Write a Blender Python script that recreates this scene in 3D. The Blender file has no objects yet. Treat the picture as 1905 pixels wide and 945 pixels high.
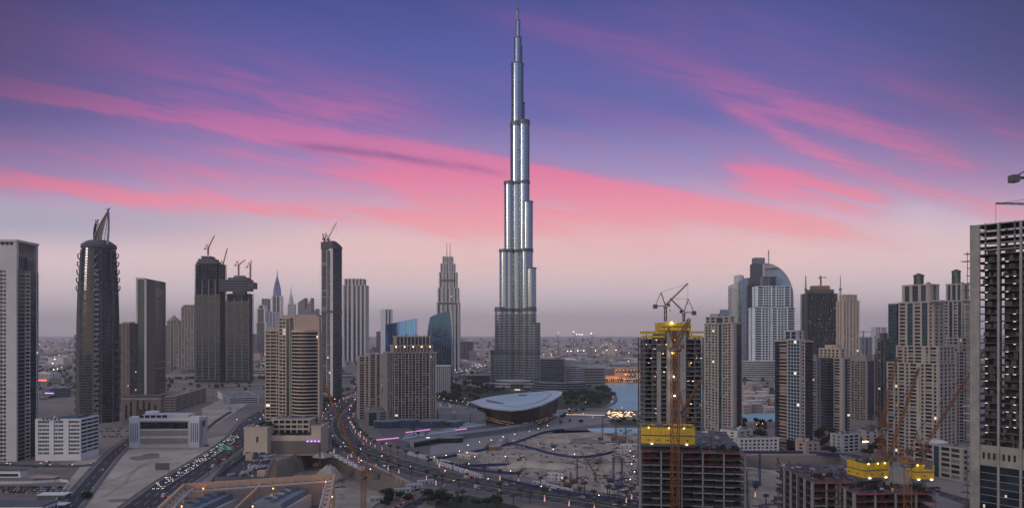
import bpy, math, random
from mathutils import Vector, Matrix
sc = bpy.context.scene
C = sc.collection
R = math.radians
random.seed(11)
rnd = random.random
def U(a, b): return a + (b - a) * rnd()

# ------------------------------------------------ camera
F, CX, HY, EYE = 1360.0, 952.5, 620.0, 120.0      # focal length in photo pixels, centre, horizon row, eye height in metres
cd = bpy.data.cameras.new('camera'); cam = bpy.data.objects.new('camera', cd); C.objects.link(cam)
cam.location = (0, 0, EYE); cam.rotation_euler = (R(90), 0, 0)
cd.sensor_width = 36; cd.lens = 36 * F / 1905; cd.shift_y = (HY - 472.5) / 1905
cd.clip_start = 1; cd.clip_end = 90000
sc.camera = cam
# ------------------------------------------------ look
sc.view_settings.view_transform = 'Standard'; sc.view_settings.look = 'None'
sc.view_settings.exposure = 0.0; sc.view_settings.gamma = 1
sc.cycles.use_denoising = True
sc.cycles.max_bounces = 5; sc.cycles.diffuse_bounces = 2; sc.cycles.glossy_bounces = 3; sc.cycles.volume_bounces = 2
sc.cycles.sample_clamp_indirect = 4
BACK = 1.35
SUN_AZ, SUN_EL = -125.0, 4.0         # degrees from the view direction, clockwise: the afterglow is behind the camera to the left
# ------------------------------------------------ world: low sun sky plus dusk colour and lit cloud streaks
w = bpy.data.worlds.new("World"); sc.world = w; w.use_nodes = True
nt = w.node_tree; nt.nodes.clear()
class E:                              # tiny expression helper over math nodes
    def __init__(s, sock): s.s = sock
    def __add__(a, b): return mth('ADD', a, b)
    def __radd__(a, b): return mth('ADD', b, a)
    def __sub__(a, b): return mth('SUBTRACT', a, b)
    def __rsub__(a, b): return mth('SUBTRACT', b, a)
    def __mul__(a, b): return mth('MULTIPLY', a, b)
    def __rmul__(a, b): return mth('MULTIPLY', b, a)
    def __truediv__(a, b): return mth('DIVIDE', a, b)
def mth(op, *a, clamp=False):
    n = nt.nodes.new('ShaderNodeMath'); n.operation = op; n.use_clamp = clamp
    for i, v in enumerate(a):
        if isinstance(v, E): nt.links.new(v.s, n.inputs[i])
        else: n.inputs[i].default_value = v
    return E(n.outputs[0])
def smooth(v, a, b):
    n = nt.nodes.new('ShaderNodeMapRange'); n.interpolation_type = 'SMOOTHSTEP'
    nt.links.new(v.s, n.inputs[0]); n.inputs[1].default_value = a; n.inputs[2].default_value = b
    n.inputs[3].default_value = 0; n.inputs[4].default_value = 1
    return E(n.outputs[0])
def comb(x, y, z):
    n = nt.nodes.new('ShaderNodeCombineXYZ')
    for i, v in enumerate((x, y, z)):
        if isinstance(v, E): nt.links.new(v.s, n.inputs[i])
        else: n.inputs[i].default_value = v
    return n.outputs[0]
def noise(vec, scale, detail=4, rough=.5, dist=0):
    n = nt.nodes.new('ShaderNodeTexNoise'); n.inputs['Scale'].default_value = scale
    n.inputs['Detail'].default_value = detail; n.inputs['Roughness'].default_value = rough; n.inputs['Distortion'].default_value = dist
    nt.links.new(vec, n.inputs['Vector']); return E(n.outputs['Fac'])
def s2l(c):
    return tuple(((v/255)/12.92 if v/255 <= .04045 else ((v/255+.055)/1.055)**2.4) for v in c)
def ramp(v, stops):
    n = nt.nodes.new('ShaderNodeValToRGB'); cr = n.color_ramp; nt.links.new(v.s, n.inputs[0])
    while len(cr.elements) < len(stops): cr.elements.new(.5)
    for e, (p, c) in zip(cr.elements, stops): e.position = p; e.color = (*s2l(c), 1)
    return n.outputs[0]
def mix(f, a, b, mode='MIX'):
    n = nt.nodes.new('ShaderNodeMix'); n.data_type = 'RGBA'; n.blend_type = mode
    if isinstance(f, E): nt.links.new(f.s, n.inputs['Factor'])
    else: n.inputs['Factor'].default_value = f
    for k, v in (('A', a), ('B', b)):
        i = [q for q in n.inputs if q.name == k and q.type == 'RGBA'][0]
        if isinstance(v, tuple): i.default_value = (*s2l(v), 1)
        else: nt.links.new(v, i)
    return [q for q in n.outputs if q.type == 'RGBA'][0]
tc = nt.nodes.new('ShaderNodeTexCoord'); sp = nt.nodes.new('ShaderNodeSeparateXYZ'); nt.links.new(tc.outputs['Generated'], sp.inputs[0])
dx, dy, dz = (E(sp.outputs[i]) for i in range(3))
az = mth('ARCTAN2', dx, dy)                                   # 0 ahead, + to the right
hyp = mth('SQRT', dx*dx + dy*dy)
azc = mth('MINIMUM', mth('MAXIMUM', az, -1.2), 1.2)
PX = mth('TANGENT', azc) * F                                  # direction units of 1/1360 rad at the axis
PV = dz / mth('MAXIMUM', hyp * mth('COSINE', azc), .02) * F   # the same units above the horizon
# streak-aligned coordinates (streaks fall gently to the right)
ca, sa = math.cos(.21), math.sin(.21)
LU = PX * ca - PV * sa; LV = PX * sa + PV * ca
n1 = noise(comb(LU * .0011, LV * .0065, 0.0), 1.0, 5, .55, .3)
n2 = noise(comb(LU * .0042, LV * .021, 3.1), 1.0, 5, .6, .5)
n3 = noise(comb(LU * .0009, LV * .0035, 8.3), 1.0, 3, .5, .2)
wob = (n3 - .5) * 60 + (n2 - .5) * 26
def band(pts, wd, strength, x0, x1, soft=220, sk=1.0):
    """gaussian streak along a parabola through three (px, row) points"""
    (xa, ya), (xb, yb), (xc, yc) = [(p[0]-CX, HY-p[1]) for p in pts]
    den = (xa-xb)*(xa-xc)*(xb-xc)
    A = (xc*(yb-ya)+xb*(ya-yc)+xa*(yc-yb))/den
    B = (xc*xc*(ya-yb)+xb*xb*(yc-ya)+xa*xa*(yb-yc))/den
    K = (xb*xc*(xb-xc)*ya+xc*xa*(xc-xa)*yb+xa*xb*(xa-xb)*yc)/den
    d = (PV - (PX*PX*A + PX*B + K) + wob*sk) / wd
    g = mth('POWER', 2.718, d*d*-1.0)
    g = g * smooth(PX, x0-CX-soft, x0-CX) * (1 - smooth(PX, x1-CX, x1-CX+soft))
    return g * strength
n4 = noise(comb(LU * .0030, LV * .034, 5.7), 1.0, 6, .65, .35)
n5 = noise(comb(LU * .0052, LV * .075, 2.2), 1.0, 6, .65, .4)
n6 = noise(comb(LU * .0016, LV * .017, 11.0), 1.0, 6, .6, .5)
tex = smooth(n5, .34, .66) * .18 + smooth(n1, .26, .68) * .30 + smooth(n2, .32, .70) * .26 + smooth(n4, .34, .68) * .26
bands = (band([(0,155),(600,262),(1200,372)], 18, 1.75, -2000, 1450, 300) +
         band([(550,310),(1000,385),(1500,430)], 34, .5, 600, 1250, 350) +
         band([(0,245),(500,325),(1100,420)], 76, .48, -2000, 1100, 400) +
         band([(0,345),(500,392),(1000,430)], 20, 1.2, -2000, 800, 350) +
         band([(900,330),(1250,392),(1700,470)], 30, .75, 850, 1450, 250) +
         band([(1000,50),(1350,150),(1750,280)], 36, 1.1, 1050, 1700, 250) +
         band([(1350,322),(1500,350),(1680,400)], 34, 1.7, 1420, 1600, 120) +
         band([(1380,210),(1620,320),(1905,400)], 24, 1.0, 1430, 1905, 180) +
         band([(0,40),(350,120),(800,230)], 80, .95, -2000, 650, 300) +
         band([(1300,40),(1600,120),(1905,250)], 60, .7, 1250, 2300, 250))
wisp = smooth(n6, .46, .70) * smooth(PV, 90, 300) * .34
cl = mth('ADD', mth('MULTIPLY', bands, tex * 1.5 - .05, clamp=True), wisp * (tex + .3), clamp=True)
cl = cl * (1.14 - cl * .34)
h01 = mth('DIVIDE', PV, 900.0, clamp=True)
base = ramp(h01, [(0, (232,206,190)), (.03, (232,212,206)), (.08, (236,216,218)), (.16, (246,216,220)), (.25, (212,190,214)), (.33, (162,144,194)),
                  (.45, (102,98,170)), (.58, (76,84,160)), (.70, (58,68,140)), (1, (34,36,90))])
# cooler teal-blue gap low on the left, warmer low centre
gapL = mth('POWER', 2.718, ((PV - 205) / 42) * ((PV - 205) / 42) * -1.0) * (1 - smooth(PX, -700, 0))
base = mix(gapL * .55, base, (146,160,184))
warm = mth('POWER', 2.718, ((PV - 165) / 62) * ((PV - 165) / 62) * -1.0) * smooth(PX, -900, 0) * (1 - smooth(PX, 300, 1100))
base = mix(warm * .85, base, (255,206,196))
pink = ramp(mth('DIVIDE', PV, 620.0, clamp=True), [(0, (250,205,200)), (.26, (255,178,178)), (.36, (255,142,160)), (.47, (250,118,156)), (.6, (210,108,166)), (.8, (136,86,156)), (1, (100,76,148))])
mauve = ramp(mth('DIVIDE', PV, 620.0, clamp=True), [(0, (240,200,206)), (.28, (240,176,196)), (.42, (208,128,178)), (.6, (164,100,168)), (.8, (118,84,156)), (1, (92,74,148))])
pink = mix(smooth(cl, .25, .85), mauve, pink)
sky = mix(cl, base, pink)
# darker thin patches inside the main streak, darker corners of the sky
dk = band([(560,272),(780,300),(950,330)], 8, .65, 600, 860, 120, .4) * smooth(n2, .35, .6)
sky = mix(mth('MINIMUM', dk, .7), sky, (120,84,150))
edge = smooth(mth('ABSOLUTE', PX), 450, 1100) * smooth(PV, 120, 560)
sky = mix(edge * .62, sky, (40,22,66))
# behind the camera: unseen after-sunset glow, brightened and shaped to light the tower fronts
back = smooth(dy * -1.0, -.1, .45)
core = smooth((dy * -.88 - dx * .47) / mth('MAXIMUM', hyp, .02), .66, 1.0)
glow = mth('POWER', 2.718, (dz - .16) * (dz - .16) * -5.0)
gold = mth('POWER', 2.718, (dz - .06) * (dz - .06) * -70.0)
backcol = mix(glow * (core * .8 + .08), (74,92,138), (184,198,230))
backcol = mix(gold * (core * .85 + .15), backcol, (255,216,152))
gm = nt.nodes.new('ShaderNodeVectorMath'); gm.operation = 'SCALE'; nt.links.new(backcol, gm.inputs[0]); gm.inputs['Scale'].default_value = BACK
over = smooth(dz, .46, .80)                                   # out-of-view overhead sky, brightened pale blue-grey to light roofs and ground
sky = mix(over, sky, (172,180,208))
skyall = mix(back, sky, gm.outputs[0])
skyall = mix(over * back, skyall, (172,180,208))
ns = nt.nodes.new('ShaderNodeTexSky'); ns.sky_type = 'NISHITA'; ns.sun_disc = False
ns.sun_elevation = R(SUN_EL); ns.sun_rotation = R(SUN_AZ); ns.altitude = 100; ns.dust_density = 3
b1 = nt.nodes.new('ShaderNodeBackground'); b1.inputs[1].default_value = 0.012; nt.links.new(ns.outputs[0], b1.inputs[0])
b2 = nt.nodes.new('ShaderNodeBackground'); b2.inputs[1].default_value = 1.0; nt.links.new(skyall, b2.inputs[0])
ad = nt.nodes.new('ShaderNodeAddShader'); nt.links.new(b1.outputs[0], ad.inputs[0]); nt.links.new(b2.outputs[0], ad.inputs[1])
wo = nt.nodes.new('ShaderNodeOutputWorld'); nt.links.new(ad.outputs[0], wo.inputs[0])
w.cycles.sampling_method = 'MANUAL'; w.cycles.sample_map_resolution = 512
# ------------------------------------------------ sun
sl = bpy.data.lights.new('sun', 'SUN'); so = bpy.data.objects.new('sun', sl); C.objects.link(so)
sl.energy = 0.75; sl.angle = R(11); sl.color = (1, .84, .70)
_d = Vector((math.sin(R(SUN_AZ))*math.cos(R(SUN_EL+8)), math.cos(R(SUN_AZ))*math.cos(R(SUN_EL+8)), math.sin(R(SUN_EL+8))))
so.rotation_euler = (-_d).to_track_quat('-Z', 'Y').to_euler(); so.location = _d*500 + Vector((0, 0, 400))

# ------------------------------------------------ materials
MT = {}
def mat(name, col, rough=.8, metal=0., var=.25, vs=.05, emit=0, ecol=None, bump=0, bs=.3, spec=.5, stripe=None, cell=None):
    """principled with two octaves of object-space tone variation; stripe=(period, share, colour) along z, cell=(sx,sz,amount) random pane tone"""
    m = bpy.data.materials.new(name); m.use_nodes = True; t = m.node_tree; P = t.nodes['Principled BSDF']
    P.inputs['Roughness'].default_value = rough; P.inputs['Metallic'].default_value = metal; P.inputs['Specular IOR Level'].default_value = spec
    g = t.nodes.new('ShaderNodeTexCoord'); N = t.nodes.new('ShaderNodeTexNoise'); N.inputs['Scale'].default_value = vs; N.inputs['Detail'].default_value = 6; N.inputs['Roughness'].default_value = .65
    t.links.new(g.outputs['Object'], N.inputs['Vector'])
    mr = t.nodes.new('ShaderNodeMapRange'); t.links.new(N.outputs['Fac'], mr.inputs[0]); mr.inputs[1].default_value = .25; mr.inputs[2].default_value = .75
    mr.inputs[3].default_value = 1-var; mr.inputs[4].default_value = 1+var
    sc_ = t.nodes.new('ShaderNodeVectorMath'); sc_.operation = 'SCALE'; sc_.inputs[0].default_value = col; t.links.new(mr.outputs[0], sc_.inputs['Scale'])
    out = sc_.outputs[0]
    if stripe:
        per, share, c2 = stripe
        s3 = t.nodes.new('ShaderNodeSeparateXYZ'); t.links.new(g.outputs['Object'], s3.inputs[0])
        a = t.nodes.new('ShaderNodeMath'); a.operation = 'DIVIDE'; t.links.new(s3.outputs[2], a.inputs[0]); a.inputs[1].default_value = per
        b = t.nodes.new('ShaderNodeMath'); b.operation = 'FRACT'; t.links.new(a.outputs[0], b.inputs[0])
        c = t.nodes.new('ShaderNodeMath'); c.operation = 'LESS_THAN'; t.links.new(b.outputs[0], c.inputs[0]); c.inputs[1].default_value = share
        mx = t.nodes.new('ShaderNodeMix'); mx.data_type = 'RGBA'; t.links.new(c.outputs[0], mx.inputs['Factor'])
        t.links.new(out, mx.inputs[6]); mx.inputs[7].default_value = (*c2, 1); out = mx.outputs[2]
    if cell:
        sx, sz, am = cell
        v = t.nodes.new('ShaderNodeVectorMath'); v.operation = 'DIVIDE'; t.links.new(g.outputs['Object'], v.inputs[0]); v.inputs[1].default_value = (sx, sx, sz)
        fl = t.nodes.new('ShaderNodeVectorMath'); fl.operation = 'FLOOR'; t.links.new(v.outputs[0], fl.inputs[0])
        oi = t.nodes.new('ShaderNodeObjectInfo'); ad = t.nodes.new('ShaderNodeVectorMath'); ad.operation = 'ADD'; t.links.new(fl.outputs[0], ad.inputs[0]); t.links.new(oi.outputs['Random'], ad.inputs[1])
        wn = t.nodes.new('ShaderNodeTexWhiteNoise'); t.links.new(ad.outputs[0], wn.inputs[0])
        m2 = t.nodes.new('ShaderNodeMapRange'); t.links.new(wn.outputs[0], m2.inputs[0]); m2.inputs[3].default_value = 1-am; m2.inputs[4].default_value = 1+am
        s4 = t.nodes.new('ShaderNodeVectorMath'); s4.operation = 'SCALE'; t.links.new(out, s4.inputs[0]); t.links.new(m2.outputs[0], s4.inputs['Scale']); out = s4.outputs[0]
        m3 = t.nodes.new('ShaderNodeMapRange'); t.links.new(wn.outputs[0], m3.inputs[0]); m3.inputs[3].default_value = rough*.6; m3.inputs[4].default_value = rough*1.6
        t.links.new(m3.outputs[0], P.inputs['Roughness'])
    t.links.new(out, P.inputs['Base Color'])
    if bump:
        N2 = t.nodes.new('ShaderNodeTexNoise'); N2.inputs['Scale'].default_value = bs; N2.inputs['Detail'].default_value = 5; t.links.new(g.outputs['Object'], N2.inputs['Vector'])
        B = t.nodes.new('ShaderNodeBump'); B.inputs['Distance'].default_value = bump; t.links.new(N2.outputs['Fac'], B.inputs['Height']); t.links.new(B.outputs[0], P.inputs['Normal'])
    if emit:
        P.inputs['Emission Color'].default_value = (*(ecol or col), 1); P.inputs['Emission Strength'].default_value = emit
        m.cycles.emission_sampling = 'NONE'
    MT[name] = m; return m
mat('cream', (.56,.46,.36), .8, var=.12, vs=.08)
mat('beige', (.42,.375,.33), .8, var=.14, vs=.08)
mat('tan', (.34,.285,.24), .8, var=.12, vs=.08)
mat('pinkstone', (.48,.35,.29), .8, var=.1, vs=.08)
mat('white', (.72,.72,.72), .7, var=.1, vs=.08)
mat('offwhite', (.60,.58,.55), .75, var=.12, vs=.08)
mat('grey', (.22,.232,.245), .85, var=.22, vs=.12)
mat('dgrey', (.11,.11,.115), .85, var=.3, vs=.1)
mat('brown', (.17,.14,.12), .85, var=.15, vs=.08)
mat('concrete', (.30,.29,.27), .9, var=.3, vs=.15)
mat('dconcrete', (.105,.112,.12), .9, var=.35, vs=.15)
mat('glass', (.010,.015,.019), .14, 0, var=.3, vs=.1, spec=.5, cell=(3.1,3.6,.7))
mat('blind', (.20,.18,.16), .7, var=.2); mat('glasslight', (.045,.055,.062), .12, .2, spec=.6)
mat('teal', (.02,.065,.075), .14, .25, var=.2, vs=.05, spec=.8, cell=(4,3.6,.35))
mat('navy', (.016,.028,.042), .12, .2, var=.25, vs=.05, spec=.8, cell=(4,3.6,.45))
mat('silver', (.34,.40,.46), .22, .75, var=.1, vs=.02, cell=(5,3.6,.15))
mat('skyglass', (.15,.36,.78), .08, .95, var=.12, vs=.02, cell=(6,60,.14))
mat('curtainglass', (.06,.14,.27), .12, .8, var=.12, vs=.02, cell=(6,3.6,.16))
mat('interior', (.022,.020,.019), .9, var=.5, vs=.3)
mat('roof', (.22,.21,.20), .95, var=.3, vs=.2)
mat('blackrail', (.02,.02,.022), .5)
mat('steel', (.20,.20,.21), .4, .6)
mat('whitesteel', (.55,.54,.52), .5, .1)
mat('orange', (.24,.10,.035), .55, .1, var=.25, vs=.5)
mat('redsteel', (.26,.05,.035), .6, var=.2, vs=.5)
mat('yellow', (.66,.43,.03), .6, var=.3, vs=.7)
mat('bluesteel', (.03,.08,.20), .5, .2)
mat('hoarding', (.02,.035,.12), .6, var=.2, vs=.2)
mat('rebar', (.16,.07,.045), .8, var=.4, vs=.6)
mat('timberform', (.30,.16,.07), .8, var=.3, vs=.6)
mat('lampwhite', (.9,.9,.85), .5, emit=6, ecol=(1,.90,.78))
mat('lampwarm', (.9,.7,.4), .5, emit=7, ecol=(1,.55,.22))
mat('lamporange', (.9,.5,.2), .5, emit=9, ecol=(1,.30,.06))
mat('lampred', (.8,.1,.05), .5, emit=5, ecol=(1,.06,.03))
mat('lampgold', (.9,.8,.3), .5, emit=8, ecol=(1,.72,.12))
mat('litwindow', (.8,.7,.5), .5, emit=.9, ecol=(1,.82,.55))
mat('dimwindow', (.8,.7,.5), .5, emit=.35, ecol=(1,.80,.6))
mat('tubelight', (.8,.8,.8), .5, emit=1.5, ecol=(1,.96,.9))
mat('purplesign', (.5,.2,.6), .5, emit=2.2, ecol=(.45,.22,1))
mat('pinksign', (.6,.2,.6), .5, emit=.7, ecol=(1,.35,.85))
mat('wraplight', (.5,.3,.3), .6, var=.6, vs=1.2, emit=.8, ecol=(1,.55,.47))
mat('asphalt', (.035,.036,.040), .85, var=.25, vs=.05)
mat('paving', (.14,.12,.115), .85, var=.25, vs=.08)
mat('kerbstone', (.30,.28,.26), .9)
mat('roadpaint', (.55,.55,.52), .7)
mat('sand', (.46,.385,.30), .95, var=.32, vs=.02, bump=.5, bs=.08)
mat('darksand', (.19,.16,.14), .95, var=.4, vs=.03, bump=.8, bs=.08)
mat('dirt', (.38,.31,.24), .95, var=.45, vs=.05, bump=1.5, bs=.1)
mat('lawn', (.035,.05,.02), .95, var=.3, vs=.05)
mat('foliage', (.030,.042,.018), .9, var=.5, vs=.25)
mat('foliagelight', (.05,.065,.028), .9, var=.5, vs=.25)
mat('palmleaf', (.045,.055,.025), .8, var=.4, vs=.8)
mat('bark', (.09,.065,.045), .95, var=.3, vs=2)
mat('plazastone', (.26,.24,.23), .8, var=.25, vs=.08)
mat('waterlake', (.30,.50,.54), .5, var=.12, vs=.02, bump=.10, bs=.35, spec=.1)
mat('poolblue', (.26,.56,.62), .4, var=.1, vs=.02, spec=.2)
mat('tyre', (.01,.01,.01), .8)
def ground_mat():
    m = mat('cityground', (.23,.19,.155), .95, var=.5, vs=.004, bump=0)
    return m
ground_mat()

# ------------------------------------------------ mesh kit
class MB:
    def __init__(s): s.v = []; s.f = []; s.mi = []; s.m = 0
    def add(s, vs, fs):
        n = len(s.v); s.v += vs; s.f += [tuple(n+i for i in f) for f in fs]; s.mi += [s.m]*len(fs); return s
    def box(s, x0, x1, y0, y1, z0, z1):
        return s.add([(x0,y0,z0),(x1,y0,z0),(x1,y1,z0),(x0,y1,z0),(x0,y0,z1),(x1,y0,z1),(x1,y1,z1),(x0,y1,z1)],
                     [(0,3,2,1),(4,5,6,7),(0,1,5,4),(1,2,6,5),(2,3,7,6),(3,0,4,7)])
    def bar(s, p, q, w, h=None):
        p, q = Vector(p), Vector(q); d = q-p
        if d.length < 1e-6: return s
        d.normalize(); a = d.cross(Vector((0,0,1)))
        if a.length < .05: a = d.cross(Vector((0,1,0)))
        a.normalize(); b = a.cross(d).normalized(); a = a*w/2; b = b*(h or w)/2
        vs = [tuple(c) for c in (p-a-b, p+a-b, p+a+b, p-a+b, q-a-b, q+a-b, q+a+b, q-a+b)]
        return s.add(vs, [(0,3,2,1),(4,5,6,7),(0,1,5,4),(1,2,6,5),(2,3,7,6),(3,0,4,7)])
    def prism(s, poly, z0, z1, top=None):
        n = len(poly); top = top or poly
        zb = z0 if callable(z0) else (lambda x, y: z0); zt = z1 if callable(z1) else (lambda x, y: z1)
        vs = [(x,y,zb(x,y)) for x,y in poly] + [(x,y,zt(x,y)) for x,y in top]
        return s.add(vs, [tuple(range(n-1,-1,-1)), tuple(range(n,2*n))] + [(i,(i+1)%n,n+(i+1)%n,n+i) for i in range(n)])
    def tube(s, p, q, r0, r1=None, n=8):
        p, q = Vector(p), Vector(q); d = (q-p).normalized(); r1 = r0 if r1 is None else r1
        a = d.cross(Vector((0,0,1)));
        if a.length < .05: a = d.cross(Vector((0,1,0)))
        a.normalize(); b = d.cross(a)
        vs = []
        for c, r in ((p, r0), (q, r1)):
            for i in range(n):
                t = 2*math.pi*i/n; vs.append(tuple(c + a*math.cos(t)*r + b*math.sin(t)*r))
        return s.add(vs, [tuple(range(n)), tuple(range(2*n-1,n-1,-1))] + [(i,n+i,n+(i+1)%n,(i+1)%n) for i in range(n)])
    def lathe(s, prof, n=24, cx=0, cy=0, sx=1, sy=1):
        vs = []
        for r, z in prof:
            for i in range(n):
                t = 2*math.pi*i/n; vs.append((cx+r*sx*math.cos(t), cy+r*sy*math.sin(t), z))
        k = len(prof)
        fs = [(j*n+i, j*n+(i+1)%n, (j+1)*n+(i+1)%n, (j+1)*n+i) for j in range(k-1) for i in range(n)]
        fs += [tuple(range(n-1,-1,-1)), tuple(range((k-1)*n, k*n))]
        return s.add(vs, fs)
    def ball(s, c, r, n=8, m=5, sz=1):
        return s.lathe([(max(.01,r*math.sin(math.pi*j/m)), c[2]-r*sz*math.cos(math.pi*j/m)) for j in range(m+1)], n, c[0], c[1])
    def lattice(s, p, q, w, n, t=.25, w2=None):
        """square lattice boom from p to q"""
        p, q = Vector(p), Vector(q); d = (q-p).normalized(); w2 = w if w2 is None else w2
        a = d.cross(Vector((0,0,1)))
        if a.length < .05: a = Vector((1,0,0))
        a.normalize(); b = d.cross(a).normalized()
        def pt(k, i):
            f = i/n; ww = w + (w2-w)*f; sa, sb = ((-1,-1),(1,-1),(1,1),(-1,1))[k]
            return p + (q-p)*f + a*sa*ww/2 + b*sb*ww/2
        for k in range(4):
            s.bar(pt(k,0), pt(k,n), t)
            for i in range(n):
                if i % 2: s.bar(pt(k,i), pt((k+1)%4,i+1), t*.7)
                else: s.bar(pt((k+1)%4,i), pt(k,i+1), t*.7)
                s.bar(pt(k,i), pt((k+1)%4,i), t*.6)
        return s
    def mesh(s, name, mats):
        me = bpy.data.meshes.new(name); me.from_pydata(s.v, [], s.f)
        if isinstance(mats, str): mats = [mats]
        for k in mats: me.materials.append(MT[k])
        if any(s.mi): me.polygons.foreach_set('material_index', s.mi)
        me.update(); return me
    def build(s, name, mats, parent=None, label=None, kind=None, smooth=False):
        me = s.mesh(name, mats)
        if smooth: me.polygons.foreach_set('use_smooth', [True]*len(me.polygons)); me.update()
        o = bpy.data.objects.new(name, me); C.objects.link(o)
        if parent: o.parent = parent
        if label: o['label'] = label
        if kind: o['kind'] = kind
        return o
def tag(o, label=None, cat=None, group=None, kind=None):
    if label: o['label'] = label
    if cat: o['category'] = cat
    if group: o['group'] = group
    if kind: o['kind'] = kind
    return o
def empty(name, loc, rz=0, label=None, cat=None, group=None):
    o = bpy.data.objects.new(name, None); C.objects.link(o); o.location = loc; o.rotation_euler = (0,0,rz)
    return tag(o, label, cat, group)
KIDS = {}
def copy_tree(o, loc, rz=None, label=None, scale=None, parent=None):
    if o.name not in KIDS: KIDS[o.name] = [(c, [g for g in SC_ALL(c)]) for c in SC_ALL(o)]
    r = o.copy(); C.objects.link(r); r.location = loc
    if rz is not None: r.rotation_euler = (0,0,rz)
    if scale: r.scale = scale if isinstance(scale, tuple) else (scale,)*3
    if label: r['label'] = label
    for c, gs in KIDS[o.name]:
        k = c.copy(); C.objects.link(k); k.parent = r
        for g in gs: h = g.copy(); C.objects.link(h); h.parent = k
    return r
def SC_ALL(o): return [c for c in bpy.data.objects if c.parent == o]
def struct(mb, name, m, loc=None):
    o = mb.build(name, m); o['kind'] = 'structure'; return o
def W(px, py, Y): return Vector(((px-CX)*Y/F, Y, EYE-(py-HY)*Y/F))
def GY(py): return EYE*F/(py-HY)
def G(px, py):
    Y = GY(py); return Vector(((px-CX)*Y/F, Y, 0))
def ZT(py, Y): return EYE-(py-HY)*Y/F
# ------------------------------------------------ ground, haze, roads, water
def sheet(name, m, pts, z, world=False):
    mb = MB(); P = [(p[0], p[1], z) for p in pts] if world else [(*G(*p).xy, z) for p in pts]
    A = sum(P[i][0]*P[(i+1)%len(P)][1]-P[(i+1)%len(P)][0]*P[i][1] for i in range(len(P)))
    if A < 0: P = P[::-1]
    mb.add([tuple(p) for p in P], [tuple(range(len(P)))]); return struct(mb, name, m)
PITS = []
# ground sheet with two excavated pits: a grid whose cells inside the pits drop down
def in_poly(x, y, poly):
    c = False
    for i in range(len(poly)):
        x1, y1 = poly[i]; x2, y2 = poly[i-1]
        if (y1 > y) != (y2 > y) and x < (x2-x1)*(y-y1)/(y2-y1)+x1: c = not c
    return c
PIT_A = [tuple(G(*p).xy) for p in ((505,862),(590,832),(640,842),(735,885),(795,912),(700,938),(640,990),(560,1010),(500,960))]
PIT_B = [tuple(G(*p).xy) for p in ((1376,846),(1560,846),(1610,880),(1640,960),(1380,960))]
PITS = [(PIT_A, -17), (PIT_B, -14)]
def ground_sheet():
    xs = [-26000,-9000,-4000,-2000,-1000,-600] + [-500+i*5. for i in range(201)] + [600,1000,2000,4000,9000,26000]
    ys = [-3000,0,200] + [300+i*5. for i in range(105)] + [900,1200,2000,4000,9000,30000]
    vs, fs, idx = [], [], {}
    rs = random.Random(4)
    for j, y in enumerate(ys):
        for i, x in enumerate(xs):
            z = 0.
            for poly, d in PITS:
                if all(in_poly(x+a, y+b, poly) for a in (-3,3) for b in (-3,3)): z = d + rs.uniform(-.5, .5)
            idx[i, j] = len(vs); vs.append((x, y, z))
    fs = [(idx[i,j], idx[i+1,j], idx[i+1,j+1], idx[i,j+1]) for j in range(len(ys)-1) for i in range(len(xs)-1)]
    return struct(MB().add(vs, fs), 'ground', 'cityground')
ground_sheet()
for poly, d in PITS:
    sheet('pit_floor', 'dirt', [(x, y) for x, y in poly], d+.7, True)
def haze():
    b = MB().box(-30000, 30000, -4000, 34000, -20, 885); o = b.build('haze', 'asphalt'); o['kind'] = 'stuff'
    m = bpy.data.materials.new('haze'); m.use_nodes = True; t = m.node_tree; t.nodes.clear()
    v = t.nodes.new('ShaderNodeVolumePrincipled'); v.inputs['Color'].default_value = (.99,.95,.97,1); v.inputs['Density'].default_value = HAZE; v.inputs['Anisotropy'].default_value = .1
    u = t.nodes.new('ShaderNodeOutputMaterial'); t.links.new(v.outputs[0], u.inputs['Volume']); o.data.materials.clear(); o.data.materials.append(m); m.cycles.homogeneous_volume = True if hasattr(m.cycles, 'homogeneous_volume') else None
HAZE = 5.6e-5
haze()

def spline(pts, n=10):
    out = []; P = [pts[0]]+list(pts)+[pts[-1]]
    for i in range(1, len(P)-2):
        p0, p1, p2, p3 = P[i-1:i+3]
        for k in range(n):
            t = k/n; out.append(tuple(.5*((2*p1[j])+(-p0[j]+p2[j])*t+(2*p0[j]-5*p1[j]+4*p2[j]-p3[j])*t*t+(-p0[j]+3*p1[j]-3*p2[j]+p3[j])*t**3) for j in range(2)))
    return out+[tuple(pts[-1])]
def offs(path, d):
    out = []
    for i, p in enumerate(path):
        a, b = path[max(0, i-1)], path[min(len(path)-1, i+1)]; L = math.hypot(b[0]-a[0], b[1]-a[1]) or 1
        out.append((p[0]-(b[1]-a[1])/L*d, p[1]+(b[0]-a[0])/L*d))
    return out
def strip(mb, path, d0, d1, z0, z1=None):
    A, B = offs(path, d0), offs(path, d1); n = len(path)
    if z1 is None:
        mb.add([(x, y, z0) for x, y in A]+[(x, y, z0) for x, y in B], [(i, i+1, n+i+1, n+i)[::-1] for i in range(n-1)])
    else:
        for i in range(n-1):
            mb.prism([A[i], A[i+1], B[i+1], B[i]][::-1] if d1 > d0 else [A[i], A[i+1], B[i+1], B[i]], z0, z1)
def gp(pts, n=10): return spline([tuple(G(*p).xy) for p in pts], n)
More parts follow.
